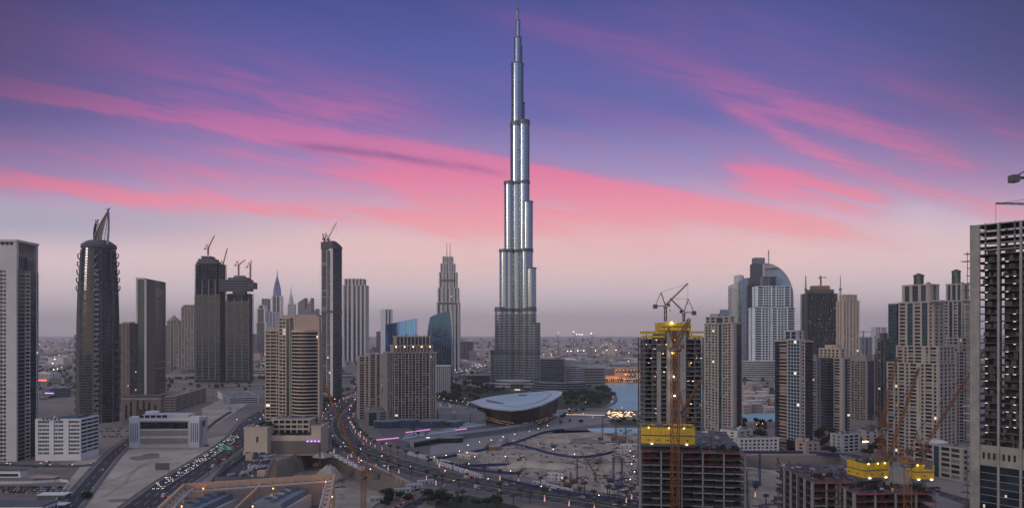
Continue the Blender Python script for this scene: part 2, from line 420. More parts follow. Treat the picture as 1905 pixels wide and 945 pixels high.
def road(path, wd, z=.02, m='asphalt', lanes=2, kerb=True, name='road', dash=True):
    mb = MB(); strip(mb, path, -wd/2, wd/2, z); struct(mb, name, m)
    if kerb:
        for sgn in (-1, 1):
            k = MB(); a, b = sorted((sgn*wd/2, sgn*(wd/2+.5))); strip(k, path, a, b, 0, .14); struct(k, 'kerb', 'kerbstone')
            k = MB(); a, b = sorted((sgn*(wd/2+.5), sgn*(wd/2+4))); strip(k, path, a, b, .10); struct(k, 'pavement', 'paving')
    if dash:
        mk = MB()
        for l in range(1, lanes):
            d = -wd/2+wd*l/lanes; acc = 0
            for i in range(len(path)-1):
                seg = path[i:i+2]
                if i % 2 == 0: strip(mk, seg, d-.14, d+.14, z+.006)
        for d in (-wd/2+.5, wd/2-.5): strip(mk, path, d-.1, d+.1, z+.005)
        struct(mk, 'lane_markings', 'roadpaint')

# sand lots
sheet('sand_lot', 'sand', [(0,905),(165,850),(243,836),(420,810),(455,800),(400,845),(330,890),(240,945),(150,1010),(-60,1000)], .004)
sheet('sand_lot', 'darksand', [(-60,868),(150,866),(120,905),(60,960),(-120,990)], .010)
sheet('sand_lot', 'sand', [(385,800),(470,745),(420,738),(375,760),(382,815)], .008)
sheet('construction_ground', 'dirt', [(880,840),(1020,800),(1180,800),(1195,860),(1195,925),(1100,915),(960,880),(900,868)], .012)
sheet('construction_ground', 'darksand', [(1376,790),(1560,790),(1640,830),(1660,945),(1376,945)][:3]+[(1640,835),(1376,842)], .012)
sheet('paved_square', 'paving', [(700,800),(880,770),(1060,765),(1190,765),(1190,800),(1020,806),(880,838),(760,845)], .012)
# motorway left with slip road
M1 = gp([(130,1050),(255,955),(330,895),(400,850),(447,815),(470,785),(505,762),(545,748),(640,735)], 8)
road(M1, 30, .03, lanes=5)
M2 = gp([(340,1000),(400,900),(440,850),(475,806),(500,785),(560,768)], 8)
road(M2, 12, .024, lanes=2, kerb=False)
M3 = gp([(60,1010),(128,945),(172,890),(214,842),(246,815),(268,795)], 8); road(M3, 12, .024, lanes=2)
M4 = gp([(-60,862),(60,866),(150,866),(190,860)], 6); road(M4, 12, .018, lanes=2, kerb=False)
M5 = gp([(385,830),(372,812),(400,785),(430,765)], 6); road(M5, 7, .018, lanes=1, kerb=False)
# boulevard with planted median
BL = gp([(900,692),(800,715),(735,722),(690,732),(650,750),(628,775),(625,800),(650,828),(705,852),(780,875),(860,893),(950,910),(1060,926),(1200,950),(1340,975)], 9)
road(offs(BL, 11), 14, .03, lanes=4, kerb=False); road(offs(BL, -11), 14, .03, lanes=4, kerb=False)
k = MB(); strip(k, BL, -3.6, 3.6, 0, .15); struct(k, 'median_kerb', 'kerbstone'); k = MB(); strip(k, BL, -3.2, 3.2, .155); struct(k, 'median_lawn', 'lawn')
for sg in (1, -1):
    k = MB(); a, b = sorted((sg*18.2, sg*18.7)); strip(k, BL, a, b, 0, .14); struct(k, 'kerb', 'kerbstone')
    k = MB(); a, b = sorted((sg*18.7, sg*31)); strip(k, BL, a, b, .09); struct(k, 'pavement', 'paving')
X1 = gp([(640,832),(700,836),(745,842)], 5); road(X1, 10, .045, lanes=2, kerb=False)
M6 = gp([(700,985),(790,925),(845,905),(880,900)], 6); road(M6, 11, .046, lanes=2, kerb=False)
# far cross roads
for k_, (pts, wd) in enumerate((([(-60,760),(60,738),(150,728),(330,712)], 24), ([(385,722),(520,716),(640,708),(720,700)], 26), ([(800,704),(960,700),(1190,712)], 18), ([(1380,842),(1500,842),(1600,850),(1700,900),(1790,930),(1860,960)], 14))):
    road(gp(pts, 6), wd, .02+k_*.005, lanes=4, kerb=False)
# lake and pools
sheet('lake_water', 'waterlake', [(1106,712),(1200,711),(1330,714),(1345,760),(1200,768),(1130,758),(1142,740),(1138,728),(1122,720)], .02)
sheet('lake_water', 'waterlake', [(1376,768),(1450,766),(1446,783),(1376,784)], .03)
sheet('pool_water', 'poolblue', [(1092,797),(1130,795),(1195,796),(1195,806),(1130,805),(1098,802)], .03)
sheet('pool_water', 'poolblue', [(1030,764),(1060,763),(1066,773),(1035,774)], .03)
sheet('lawn', 'lawn', [(810,705),(900,722),(960,728),(1050,720),(1130,722),(1146,742),(1120,758),(1050,760),(940,765),(880,758),(812,745)], .006)
sheet('lawn', 'lawn', [(1130,781),(1160,779),(1195,781),(1195,793),(1140,790)], .03)
sheet('lawn', 'lawn', [(1376,730),(1440,726),(1500,740),(1500,752),(1376,755)], .034)
sheet('promenade', 'kerbstone', [(1048,768),(1120,765),(1200,772),(1200,776),(1120,770),(1050,774)], .03)
for q_ in ([(1196,800),(1120,815),(1060,845),(1110,880),(1130,915)],[(900,845),(960,850),(1000,862),(1080,872),(1190,866)],[(1185,805),(1170,850),(1175,925)],[(1376,868),(1450,880),(1560,925)]):
    k = MB(); strip(k, gp(q_, 6), -3.2, 3.2, .025); struct(k, 'dirt_track', 'sand')
k = MB(); strip(k, gp([(1000,772),(1060,765),(1120,759),(1144,748),(1143,735),(1130,724),(1118,716)], 8), -3, 3, 0, .5); struct(k, 'lake_promenade', 'paving')
# retaining walls of the pits
for poly, d, a, b in ((PIT_A, -17, 0, 5), (PIT_B, -14, 0, 3)):
    w_ = empty('retaining_wall', (0,0,0), 0, 'tan shored wall round the left excavation below the boulevard' if d == -17 else 'pale shored wall round the right excavation beyond the frame building', 'retaining wall')
    for i in range(len(poly)):
        p, q = poly[i], poly[(i+1)%len(poly)]
        MB().bar((p[0], p[1], d/2+.4), (q[0], q[1], d/2+.4), 1.4, abs(d)+1.6).build('wall_segment', 'tan' if d == -17 else 'pinkstone', w_)
        L = math.hypot(q[0]-p[0], q[1]-p[1]); m = MB(); n = int(L/3)
        for k2 in range(n):
            f = k2/n; x, y = p[0]+(q[0]-p[0])*f, p[1]+(q[1]-p[1])*f; m.box(x-.9, x+.9, y-.9, y+.9, d+.5, .2)
        m.build('pile', 'dirt' if d == -17 else 'tan', w_)

# plaza paving, soil stains and tyre tracks
sheet('plaza_paving', 'plazastone', [(1040,772),(1090,766),(1190,768),(1190,780),(1100,790),(1030,800),(1000,800)], .016)
sheet('plaza_paving', 'plazastone', [(905,800),(1000,798),(1040,800),(960,822),(880,836),(800,846),(800,830)], .017)
rs = random.Random(12)
def stain(px, py, rx, ry, m):
    c = G(px, py); n = 22; ph = [rs.uniform(0, 6) for _ in range(3)]
    pts = [(c.x+math.cos(2*math.pi*i/n)*rx*(1+.22*math.sin(3*2*math.pi*i/n+ph[0])+.12*math.sin(7*2*math.pi*i/n+ph[1])), c.y+math.sin(2*math.pi*i/n)*ry*(1+.22*math.sin(2*2*math.pi*i/n+ph[2]))) for i in range(n)]
    sheet('soil_patch', m, pts, .02+rs.random()*.01, True)
for a in ((272,849,13,18,'darksand'),(320,862,6,9,'dirt'),(200,905,9,12,'dirt'),(260,915,14,8,'dirt'),(225,930,10,6,'darksand'),(340,880,9,5,'darksand'),(985,834,20,9,'darksand'),(1060,862,26,10,'darksand'),(1120,858,18,16,'darksand'),(945,848,12,8,'sand'),(1090,880,14,10,'sand'),(1160,890,9,14,'sand'),(60,885,14,9,'dirt'),(100,915,9,9,'paving')): stain(*a)
for q_ in ([(230,900),(262,868),(330,850),(380,838)],[(190,925),(250,892),(310,882),(350,862)],[(180,905),(240,880),(280,858),(350,842)],[(920,862),(980,850),(1050,856),(1120,890)],[(1000,880),(1060,868),(1150,850)],[(950,830),(1020,818),(1090,830),(1150,822)],[(1400,880),(1450,900),(1520,890)]):
    for d_ in (-1, 1):
        k = MB(); strip(k, gp(q_, 8), d_-.28, d_+.28, .034); struct(k, 'tyre_track', 'darksand')
# ------------------------------------------------ tower kit
class Tower:
    """local frame: x along the face that looks at the camera, y into the building; faces 'R' (y=y0), 'L' (x=x0), 'E' (x=x1)"""
    def __init__(s, name, label, cat, loc, rz=0, group=None, fh=3.6, cap=100):
        s.root = empty(name, loc, rz, label, cat, group); s.panes = []; s.balc = []; s.fh = fh; s.cap = cap; s.walls = {}
    def wall(s, m, part='wall'):
        k = (part, m)
        if k not in s.walls: s.walls[k] = MB()
        return s.walls[k]
    @staticmethod
    def fb(face, ext, a0, a1, d0, d1, z0, z1):
        x0, x1, y0, y1 = ext
        if face == 'R': return (x0+a0, x0+a1, y0-d1, y0-d0, z0, z1)
        if face == 'L': return (x0-d1, x0-d0, y1-a1, y1-a0, z0, z1)
        if face == 'E': return (x1+d0, x1+d1, y0+a0, y0+a1, z0, z1)
    def facade(s, face, ext, z0, z1, pat, wm, gm='glass', pm=None, win=.62, proud=.45, bm=None):
        wd = (ext[1]-ext[0]) if face == 'R' else (ext[3]-ext[2])
        kinds = []
        for tok in pat.split():
            k, _, wt = tok.partition(':'); n = 1
            if '*' in k: k, _, q_ = k.partition('*'); wt = '1*'+q_
            if '*' in wt: wt, n = wt.split('*'); n = int(n)
            kinds += [(k, float(wt or 1))]*n
        tot = sum(x for _, x in kinds); a = 0; nf = max(1, round((z1-z0)/s.fh)); fh = (z1-z0)/nf
        Wm = s.wall(pm or wm, 'pier'); Wb = s.wall(wm); Bm = bm or wm
        for k, wt in kinds:
            a1 = a + wd*wt/tot; fb = lambda *q: Tower.fb(face, ext, *q)
            if k == 'p': Wm.box(*fb(a, a1, 0, proud, z0, z1))
            elif k == 'w':
                for i in range(nf):
                    zz = z0+i*fh; s.panes.append((fb(a+.12*(a1-a), a1-.12*(a1-a), -.02, .07, zz+fh*(1-win)*.6, zz+fh*(1-win)*.6+fh*win), gm))
            elif k == 'f':      # full-width ribbon window with spandrel
                for i in range(nf):
                    zz = z0+i*fh; s.panes.append((fb(a, a1, -.02, .07, zz+fh*(1-win), zz+fh), gm))
            elif k == 'b':
                for i in range(nf):
                    zz = z0+i*fh; s.panes.append((fb(a+.05, a1-.05, -.02, .06, zz+.1, zz+fh-.15), gm))
                    s.balc.append((fb(a, a1, 0, 1.25, zz-.1, zz+fh*.30), Bm))
            elif k == 'l':      # balcony recess: loggia opening between proud wall bands
                for i in range(nf):
                    zz = z0+i*fh; s.panes.append((fb(a+.05, a1-.05, -.02, .05, zz+fh*.34, zz+fh-.1), gm))
                    s.balc.append((fb(a+.01, a1-.01, 0, proud-.03, zz-.1, zz+fh*.34), Bm))
            elif k in 'gGn':
                m2 = {'g': gm, 'G': 'teal', 'n': 'navy'}[k]
                s.wall(m2, 'glass_strip').box(*fb(a+.02, a1-.02, -.02, .16, z0+.3, z1-.2))
                for i in range(1, nf): s.wall('dgrey' if k != 'g' else wm, 'mullion').box(*fb(a+.03, a1-.03, .10, .26, z0+i*fh-.18, z0+i*fh+.18))
            a = a1
    def block(s, x0, x1, y0, y1, z0, z1, pR=None, pL=None, pE=None, wm='beige', gm='glass', pm=None, win=.62, cap=True, proud=.45, bm=None):
        s.wall(wm).box(x0, x1, y0, y1, z0, z1); ext = (x0, x1, y0, y1)
        if pR: s.facade('R', ext, z0, z1, pR, wm, gm, pm, win, proud, bm)
        if pL: s.facade('L', ext, z0, z1, pL, wm, gm, pm, win, proud, bm)
        if pE: s.facade('E', ext, z0, z1, pE, wm, gm, pm, win, proud, bm)
        if cap:
            MB().box(x0-proud-.1, x1+proud+.1, y0-proud-.1, y1+.1, z1, z1+1.3).build('parapet', pm or wm, s.root)
            s.wall('roof', 'roof').box(x0+1, x1-1, y0+1, y1-1, z1+1.3, z1+1.42)
            if x1-x0 > 9 and y1-y0 > 9:
                rs = random.Random(int(x0*7+z1))
                for _ in range(int(min(7, (x1-x0)*(y1-y0)/90))):
                    ux, uy = rs.uniform(x0+2, x1-5), rs.uniform(y0+2, y1-5); MB().box(ux, ux+rs.uniform(1.5,3), uy, uy+rs.uniform(1.5,3), z1+1.42, z1+1.6+rs.uniform(.8,2.2)).build('roof_unit', rs.choice(['grey','steel','offwhite']), s.root)
    def finish(s, lit=.012, seed=1):
        rs = random.Random(seed)
        for (part, m), mb in s.walls.items():
            if mb.f: mb.build(part, m, s.root)
        cache = {}
        def emit(lst, name, litf):
            lst.sort(key=lambda b: -b[0][5])
            n = min(s.cap, len(lst))
            for (b, m) in lst[:n]:
                if litf and rs.random() < litf and max(b[1]-b[0], b[3]-b[2]) < 4.5: m = 'litwindow' if rs.random() < .4 else 'dimwindow'
                elif m == 'glass' and name == 'window': m = rs.choices(['glass','glasslight','blind'], [70,20,10])[0]
                sz = (round(b[1]-b[0], 2), round(b[3]-b[2], 2), round(b[5]-b[4], 2)); k = (sz, m)
                if k not in cache: cache[k] = MB().box(-sz[0]/2, sz[0]/2, -sz[1]/2, sz[1]/2, -sz[2]/2, sz[2]/2).mesh(name, m)
                o = bpy.data.objects.new(name, cache[k]); C.objects.link(o); o.parent = s.root
                o.location = ((b[0]+b[1])/2, (b[2]+b[3])/2, (b[4]+b[5])/2)
            rest = lst[n:]
            if rest:
                ms = sorted({m for _, m in rest} | {'glasslight', 'blind'}) + (['litwindow'] if litf else []); mb = MB()
                for b, m in rest:
                    if m == 'glass' and name == 'window': m = rs.choices(['glass','glasslight','blind'], [70,20,10])[0]
                    mb.m = ms.index('litwindow') if litf and rs.random() < litf and max(b[1]-b[0], b[3]-b[2]) < 4.5 else ms.index(m); mb.box(*b)
                mb.build(name, ms, s.root, kind='stuff')
        emit(s.panes, 'window', lit); emit(s.balc, 'balcony', 0)
        return s.root

def corner(name, label, cat, xl, xc, xr, base, a, group=None, fh=3.6):
    """tower seen on its corner: nearest vertical edge at column xc standing on ground row base; returns (tower, width of R face, width of L face, Y)"""
    g = G(xc, base); X, Y = g.x, g.y; a = R(a); k1 = (xr-CX)/F; k0 = (xl-CX)/F
    s_ = (k1*Y-X)/(math.cos(a)-k1*math.sin(a)); t_ = (X-k0*Y)/(math.sin(a)+k0*math.cos(a))
    if not (0 < s_ < 150 and 0 < t_ < 150): print('CORNER', label, round(s_,1), round(t_,1))
    return Tower(name, label, cat, (X, Y, 0), a, group, fh), s_, t_, Y

def lattice_crane(name, label, base, mast_h, jib_len, jib_el, az, m='orange', luff=True, w=2.2, mast_w=None, t=.3, group=None):
    """tower crane: mast, slewing ring, cab, jib, counter jib with ballast, A-frame, pendant, hoist rope"""
    r = empty(name, base, az, label, 'crane', group); mw = mast_w or w
    n = max(4, int(mast_h/(mw*1.6)))
    MB().lattice((0,0,0), (0,0,mast_h), mw, n, t).build('mast', m, r)
    MB().lathe([(mw*.8,mast_h),(mw*1.0,mast_h+.6),(mw*1.0,mast_h+1.2),(mw*.7,mast_h+1.6)], 12).build('slewing_ring', 'steel', r)
    z = mast_h+1.6
    c = MB().box(mw*.6, mw*.6+1.8, -mw*.5-1.8, -mw*.5, z, z+2.2).build('cab', m, r); MB().box(mw*.6+1.8, mw*.6+1.86, -mw*.5-1.6, -mw*.5-.2, z+.6, z+1.9).build('window', 'glass', c)
    el = R(jib_el); tip = Vector((math.cos(el)*jib_len, 0, z+1+math.sin(el)*jib_len))
    MB().lattice((0,0,z+1), tip, w*.7, max(6, int(jib_len/(w*1.2))), t*.8, w*.35).build('jib', m, r)
    cj = -(9 if luff else jib_len*.32)
    MB().box(cj, 0, -w*.55, w*.55, z+.2, z+.8).build('counter_jib', m, r)
    MB().box(cj-.6, cj+2.6, -w*.6, w*.6, z-1.6, z+1.6).build('counterweight', 'dgrey', r)
    ah = 11 if luff else 7; ax = -3.5 if luff else 0
    A = MB(); A.bar((0,-w*.4,z+.5),(ax,-w*.3,z+ah),t*1.2); A.bar((0,w*.4,z+.5),(ax,w*.3,z+ah),t*1.2); A.bar((cj+1,0,z+.8),(ax,0,z+ah),t*1.2); A.bar((ax,-w*.3,z+ah),(ax,w*.3,z+ah),t*1.2)
    A.build('a_frame', m, r)
    MB().bar((ax,0,z+ah), tip*.97+Vector((0,0,z*.03)) if not luff else tip, .18).build('pendant', 'blackrail', r)
    rp = MB().bar(tip, (tip.x, 0, tip.z-min(tip.z*.5, 24)), .12).build('hoist_rope', 'blackrail', r)
    MB().box(tip.x-.4, tip.x+.4, -.4, .4, tip.z-min(tip.z*.5, 24)-1.4, tip.z-min(tip.z*.5, 24)).build('hook_block', 'yellow', rp)
    return r

# ------------------------------------------------ the tall spire tower
def spire_tower():
    Yc = 1600.; g = W(962, 620, Yc); s = Yc/F
    r = empty('skyscraper', (g.x, Yc, 0), 0, 'tallest silver tower with a needle spire and many stepped round tiers', 'skyscraper')
    Z = lambda py: EYE + (HY-py)*s
    m0 = mat('burjglass', (.33,.41,.49), .2, .92, var=.06, vs=.01, stripe=(3.9,.14,(.22,.26,.31)))
    m1 = mat('burjfin', (.42,.46,.50), .34, .85, var=.08, vs=.02)
    m2 = mat('burjmech', (.13,.14,.16), .5, .5, var=.15, vs=.05)
    m3 = mat('burjdark', (.095,.12,.15), .24, .8, var=.2, vs=.02)
    tubes = []  # (centre x px offset, y metres, radius, top row)
    def edge(e, top, rad, right, dirn):
        x = (e-962)*s + (-rad if right else rad)
        y = x*math.tan(dirn)
        tubes.append((x, y, rad, top))
    for e, tp, rd in ((913,652,12),(921,573,12),(929,466,12),(938,340,12)): edge(e, tp, rd, False, R(14))
    for e, tp, rd in ((1004,602,11),(997,501,11),(991,379,11),(985,229,12)): edge(e, tp, rd, True, R(-38))
    tubes += [(( 951.5+11.5-962)*s-1, 2, 15, 229), (.6, 8, 13.6, 118), (5, 12, 12, 190), (1.6, 14, 8.2, 67), (6, 16, 5.6, 84), (2.2, 14, 4.7, 34), (.4, 14, 2.8, 13)]
    # front buttress lobes (short wing seen almost end-on) and the back wing
    tubes += [(-16, -6, 11, 466), (-33, -10, 10, 573), (18, -22, 10, 466), (30, -30, 10, 573), (2, 34, 11, 300), (3, 50, 11, 420), (4, 66, 11, 540)]
    bands = [(229,236),(339,345),(465,471),(574,580),(652,658)]
    for i, (x, y, rd, tp) in enumerate(tubes):
        top = Z(tp); n = 36
        body = MB(); body.m = 0
        zlow = Z(584)
        # glass shaft: dark glazed lower third, silver upper
        prof = lambda a, b, rr: [(rr, a), (rr, b)]
        low_top = min(top, zlow)
        body.m = 1; body.lathe(prof(0, low_top, rd), n, x, y)
        if top > zlow: body.m = 0; body.lathe(prof(zlow+.01, top, rd), n, x, y)
        tier = body.build('tier', ['burjglass', 'burjdark'], r, smooth=True)
        try: tier.data.set_sharp_from_angle(angle=R(40))
        except Exception: pass
        fins = MB()
        zz = 20.
        while zz < top-2:
            hb = 1.15 if zz < zlow else .35
            fins.lathe([(rd, zz), (rd+.5, zz), (rd+.5, zz+hb), (rd, zz+hb)], n, x, y); zz += 5.6 if zz < zlow else 7.6
        for k in range(n):
            t = 2*math.pi*(k+.5)/n
            if math.sin(t) > .35 or k % 2: continue
            fx, fy = x+math.cos(t)*(rd+.35), y+math.sin(t)*(rd+.35)
            fins.bar((fx,fy,15),(fx,fy,min(top,zlow)),.42)
        fins.build('fin', 'burjfin', tier)
        mech = MB()
        for (pa, pb) in bands:
            za, zb = Z(pb), Z(pa)
            if False: mech.lathe([(rd+.2, za), (rd+.9, za), (rd+.9, min(zb, top)), (rd+.2, min(zb, top))], n, x, y)
        for (pa, pb) in bands:
            za, zb = Z(pb), Z(pa)
            if zb < top+6: MB().lathe([(rd+.2, za), (rd+.9, za), (rd+.9, min(zb, top)), (rd+.2, min(zb, top))], n, x, y).build('mechanical_band', 'burjmech', tier)
        mech.lathe([(rd+.1, top-1), (rd+.7, top-1), (rd+.7, top+1.6), (rd-.4, top+1.6)], n, x, y)
        mech.build('tier_cap', 'burjmech', tier)
    # wing slabs that join tubes to the core
    wl = MB()
    for (xa, ya, ra, tp) in tubes[:8]+tubes[-7:]:
        L = math.hypot(xa, ya-8); ux, uy = (0-xa)/L, (8-ya)/L; px_, py_ = -uy*ra*.72, ux*ra*.72
        wl.prism([(xa+px_, ya+py_), (xa-px_, ya-py_), (0-px_, 8-py_), (px_, 8+py_)][::-1], 0, Z(tp)-3)
    wl.build('wing_core', 'burjdark', r)
    sp_ = MB().lathe([(2.6,Z(20)),(2.1,Z(13)),(1.6,Z(8)),(1.2,Z(2)),(.8,Z(-6)),(.3,Z(-14))], 12, -.2, 14).build('spire', 'burjglass', r)
    # stepped podium terraces
    for (wd, dp, z0, z1, yo) in ((70,46,0,8,-34),(58,40,8,14,-30),(50,36,14,20,-26)):
        P = MB(); P.lathe([(1,z0),(1,z1-2)], 40, 0, yo*.4, wd, dp); P.build('podium', 'dgrey', r)
        P = MB(); P.lathe([(1.02,z1-2),(1.02,z1)], 40, 0, yo*.4, wd, dp); P.build('podium_slab', 'offwhite', r)
    E = MB().box(-14, 14, -64, -40, 0, 16).build('entrance', 'tan', r)
    for i in range(6): MB().box(-13+i*4.4, -9.6+i*4.4, -64.3, -63.9, 2, 13).build('window', 'glass', E)
    MB().box(-6, 6, -64.6, -64.2, 1, 3).build('doorway', 'litwindow', E)
    rs = random.Random(3)
    for i in range(9):
        a = rs.uniform(-2.6, -.5); x = rs.uniform(-45, 45); MB().box(x, x+2.4, -28-.4, -27.9, rs.uniform(10, 14), 15.2).build('lit_window', 'litwindow', r)
spire_tower()

# ------------------------------------------------ left group
def left_edge_tower():
    T, s_, t_, Y = corner('residential_tower', 'tall beige and dark glass tower with a portal frame roof, leftmost in the photo', 'tower', -70, 31, 71, 858, 92, fh=3.7)
    h = ZT(450, Y)
    T.block(0, s_, 0, t_, 0, h-26, 'p:.6 g:7 p:.5 b:4 p:.5 n:6 p:.6 w:1.2 p:.6', 'p:.8 b:5 p:.5 b:5 p:.5 w:1.5 p:.4 b:4 p:.4 w:1.5 w:1.5 p:5', wm='offwhite', gm='glass', pm='offwhite', cap=False)
    R1 = T.wall('offwhite', 'roof_frame')
    for (a, b) in ((0, 3), (s_-2.5, s_)): R1.box(a, b, 0, 3, h-26, h)
    R1.box(0, 3, 3, t_, h-26, h-3); R1.box(-1, s_+.6, -.6, t_, h, h+2.2); R1.box(s_-2, s_, 3, t_, h-26, h)
    for i in range(7): R1.box(3, 4, 4+i*4, 5.4+i*4, h-26, h)
    T.wall('glass', 'plant_room').box(6, s_-8, 6, t_-4, h-26, h-12)
    for i in range(10): T.wall('grey', 'rail').box(4+i*(s_-8)/10, 4.4+i*(s_-8)/10, .4, .8, h-26, h-1)
    T.finish(.01, 2)
left_edge_tower()

def ringed_tower():
    Y = GY(787); g = W(184, 787, Y+24); s = Y/F; Z = lambda py: EYE+(HY-py)*s
    r = empty('landmark_tower', (g.x, Y+24, 0), 0, 'round dark glass tower with ring balconies and two pointed sail crowns', 'tower')
    prof = [(35*s,0),(35.5*s,Z(660)),(34.5*s,Z(600)),(33*s,Z(540)),(30*s,Z(480)),(28.5*s,Z(458))]
    MB().lathe(prof, 40).build('shaft', 'navy', r, smooth=False)
    rb = MB(); z = 6.
    import bisect
    def rad(z):
        for (r0,z0),(r1,z1) in zip(prof, prof[1:]):
            if z <= z1: return r0+(r1-r0)*(z-z0)/(z1-z0)
        return prof[-1][0]
    while z < Z(460):
        q = rad(z); rb.lathe([(q,z),(q+.35,z),(q+.35,z+.9),(q,z+.9)], 40); z += 3.7
    rb.build('floor_band', 'dgrey', r)
    # beige vertical piers that climb the drum
    for a in (-2.62, -2.2, -1.32, -.95, -.35, .1):
        p = MB()
        for (z0, z1) in zip([0,80,140,190,230], [80,140,190,230,Z(462)]):
            q0, q1 = rad(z0)+.4, rad(z1)+.4; p.bar((math.cos(a)*q0, math.sin(a)*q0, z0), (math.cos(a)*q1, math.sin(a)*q1, z1), 2.4, 1.6)
        p.build('pier', 'dgrey', r)
    # three columns of projecting ring balconies
    for a in (-3.05, -1.15, -.06):
        for k in range(16):
            z = Z(478) - 2 - k*11 if k < 5 else Z(640) + 70 - k*11
            if 5 <= k < 6: continue
            if z < 10: continue
            q = rad(z)
            b = MB(); c_ = Vector((math.cos(a)*(q+1.5), math.sin(a)*(q+1.5), z+3)); u_ = Vector((math.cos(a), math.sin(a), .35)).normalized(); v_ = Vector((-math.sin(a)*.55, math.cos(a)*.55, .83)).normalized()
            P_ = [c_+u_*4.6*math.cos(2*math.pi*j/18)+v_*6.4*math.sin(2*math.pi*j/18) for j in range(18)]
            for j in range(18): b.bar(P_[j], P_[(j+1)%18], 1.3, .9)
            b.build('ring_balcony', 'steel', r)
    for k in range(30):
        z = 12+k*6.6; a = -1.15; q = rad(z)+.3
        MB().box(math.cos(a)*q-3.2, math.cos(a)*q+3.2, math.sin(a)*q-1.6, math.sin(a)*q, z, z+3).build('balcony', 'grey', r)
    MB().lathe([(29*s,Z(460)),(30.5*s,Z(458)),(30*s,Z(452)),(22*s,Z(446)),(18*s,Z(444))], 40).build('crown_ring', 'dgrey', r)
    # sails: curved ribs with lattice between
    for (x0, x1, xt, zb, zt, yo) in ((-19, 4, -9, 453, 407, 6), (-12, 27, 22, 453, 388, -6)):
        sail = empty('sail', (0,0,0)); sail.parent = r
        N = 14; L = []; Rr = []
        for i in range(N+1):
            f = i/N
            xl = x0 + (xt-x0)*(f**2.8 if x0 < -15 else f**1.5); xr = x1 + (xt-x1)*(f**3.0)
            z = zb+(zt-zb)*f
            L.append(Vector((xl*s, yo+10*(1-f), Z(z)))); Rr.append(Vector((xr*s, yo-8*(1-f), Z(z))))
        m = MB()
        for i in range(N): m.bar(L[i], L[i+1], 2.8, 1.8); m.bar(Rr[i], Rr[i+1], 2.2, 1.4)
        m.build('rib', 'steel', sail)
        m = MB()
        for i in range(N): m.bar(L[i], Rr[i], 1.1, .5)
        for j in range(1, 4):
            for i in range(N): m.bar(L[i].lerp(Rr[i], j/4), L[i+1].lerp(Rr[i+1], j/4), .6, .5)
        m.build('lattice', 'dgrey', sail)
        if x0 > -15:
            m = MB()
            for i in range(N-1):
                a, b, c, d = L[i], L[i].lerp(Rr[i], .5), L[i+1].lerp(Rr[i+1], .5), L[i+1]; o = Vector((0,.5,0))
                m.add([tuple(q) for q in (a,b,c,d,a+o,b+o,c+o,d+o)], [(0,1,2,3),(7,6,5,4),(0,4,5,1),(1,5,6,2),(2,6,7,3),(3,7,4,0)])
            m.build('glazed_panel', 'steel', sail)
        m = MB().bar(L[-1], L[-1]+Vector((2.5,0,4)), 1.2); m.bar(L[-1], L[-1]+Vector((-2,0,3)), 1.0); m.build('finial', 'dgrey', sail)
ringed_tower()

def white_office():
    T, s_, t_, Y = corner('office_building', 'white office block with grids of small dark windows and louvred side', 'building', 66, 150, 183, 856, 92, fh=3.5)
    h = ZT(781, Y)
    T.block(0, s_, 0, t_, 5, h, 'p:.2 f:8 p:.15 f:8 p:.15 f:8 p:.3', 'p:1 w:.55*7 p:1.7 w:.55*6 p:1.9 w:.55*7 p:.3', wm='white', gm='glass', win=.55)
    T.wall('white').box(-.3, s_, -.3, t_, 0, 5)
    for i in range(5): T.wall('dgrey', 'vent').box(-1.2, -.6, t_*.45+i*3.6, t_*.45+i*3.6+1.6, h+.2, h+2.4)
    T.wall('bluesteel', 'plant_room').box(3, s_*.7, 4, t_*.5, h+1.45, h+3); T.finish(.0, 3)
    T, s_, t_, Y = corner('office_building', 'long white building with tan panels and a flat pale roof beside sand lot', 'building', 241, 371, 386, 832, 92, fh=5)
    h = ZT(779, Y)
    T.wall('offwhite').box(0, s_, 0, t_, 0, h); T.wall('white', 'parapet').box(-.4, s_+.4, -.4, t_+.4, h-2, h+1)
    T.wall('glass', 'glazing').box(-.25, -.05, 12, t_-11, h-10, h-3); T.wall('tan', 'panel').box(-.22, -.05, 12, t_-11, h-17.5, h-12); T.wall('tan', 'panel').box(-.22, -.04, 12, t_-11, 4, 10)
    for e in (0, t_-10):
        T.wall('white', 'corner_tower').box(-.8, 9, e, e+10, 0, h+2.5)
        for i in range(4): T.wall('dgrey', 'slot').box(-1.0, -.79, e+1.2+i*2.2, e+2.0+i*2.2, 6, h-4)
    T.wall('glass', 'glazing').box(8, s_-8, -.25, -.05, h-9, h-3)
    for i in range(5): T.wall('glass', 'roof_window').box(1.0, 1.4, t_-38+i*6, t_-33.5+i*6, h+1.4, h+4)
    T.wall('offwhite', 'penthouse').box(1.4, s_-3, 12, t_-12, h+1, h+4.6); T.wall('dgrey', 'glazing').box(-.3, -.1, 12, t_-11, h-2.4, h-2.1)
    mb = T.wall('white', 'tank'); mb.lathe([(7, h+1), (7, h+7), (6.2, h+7.4)], 20, 10, t_-19); T.finish(0, 1)
white_office()

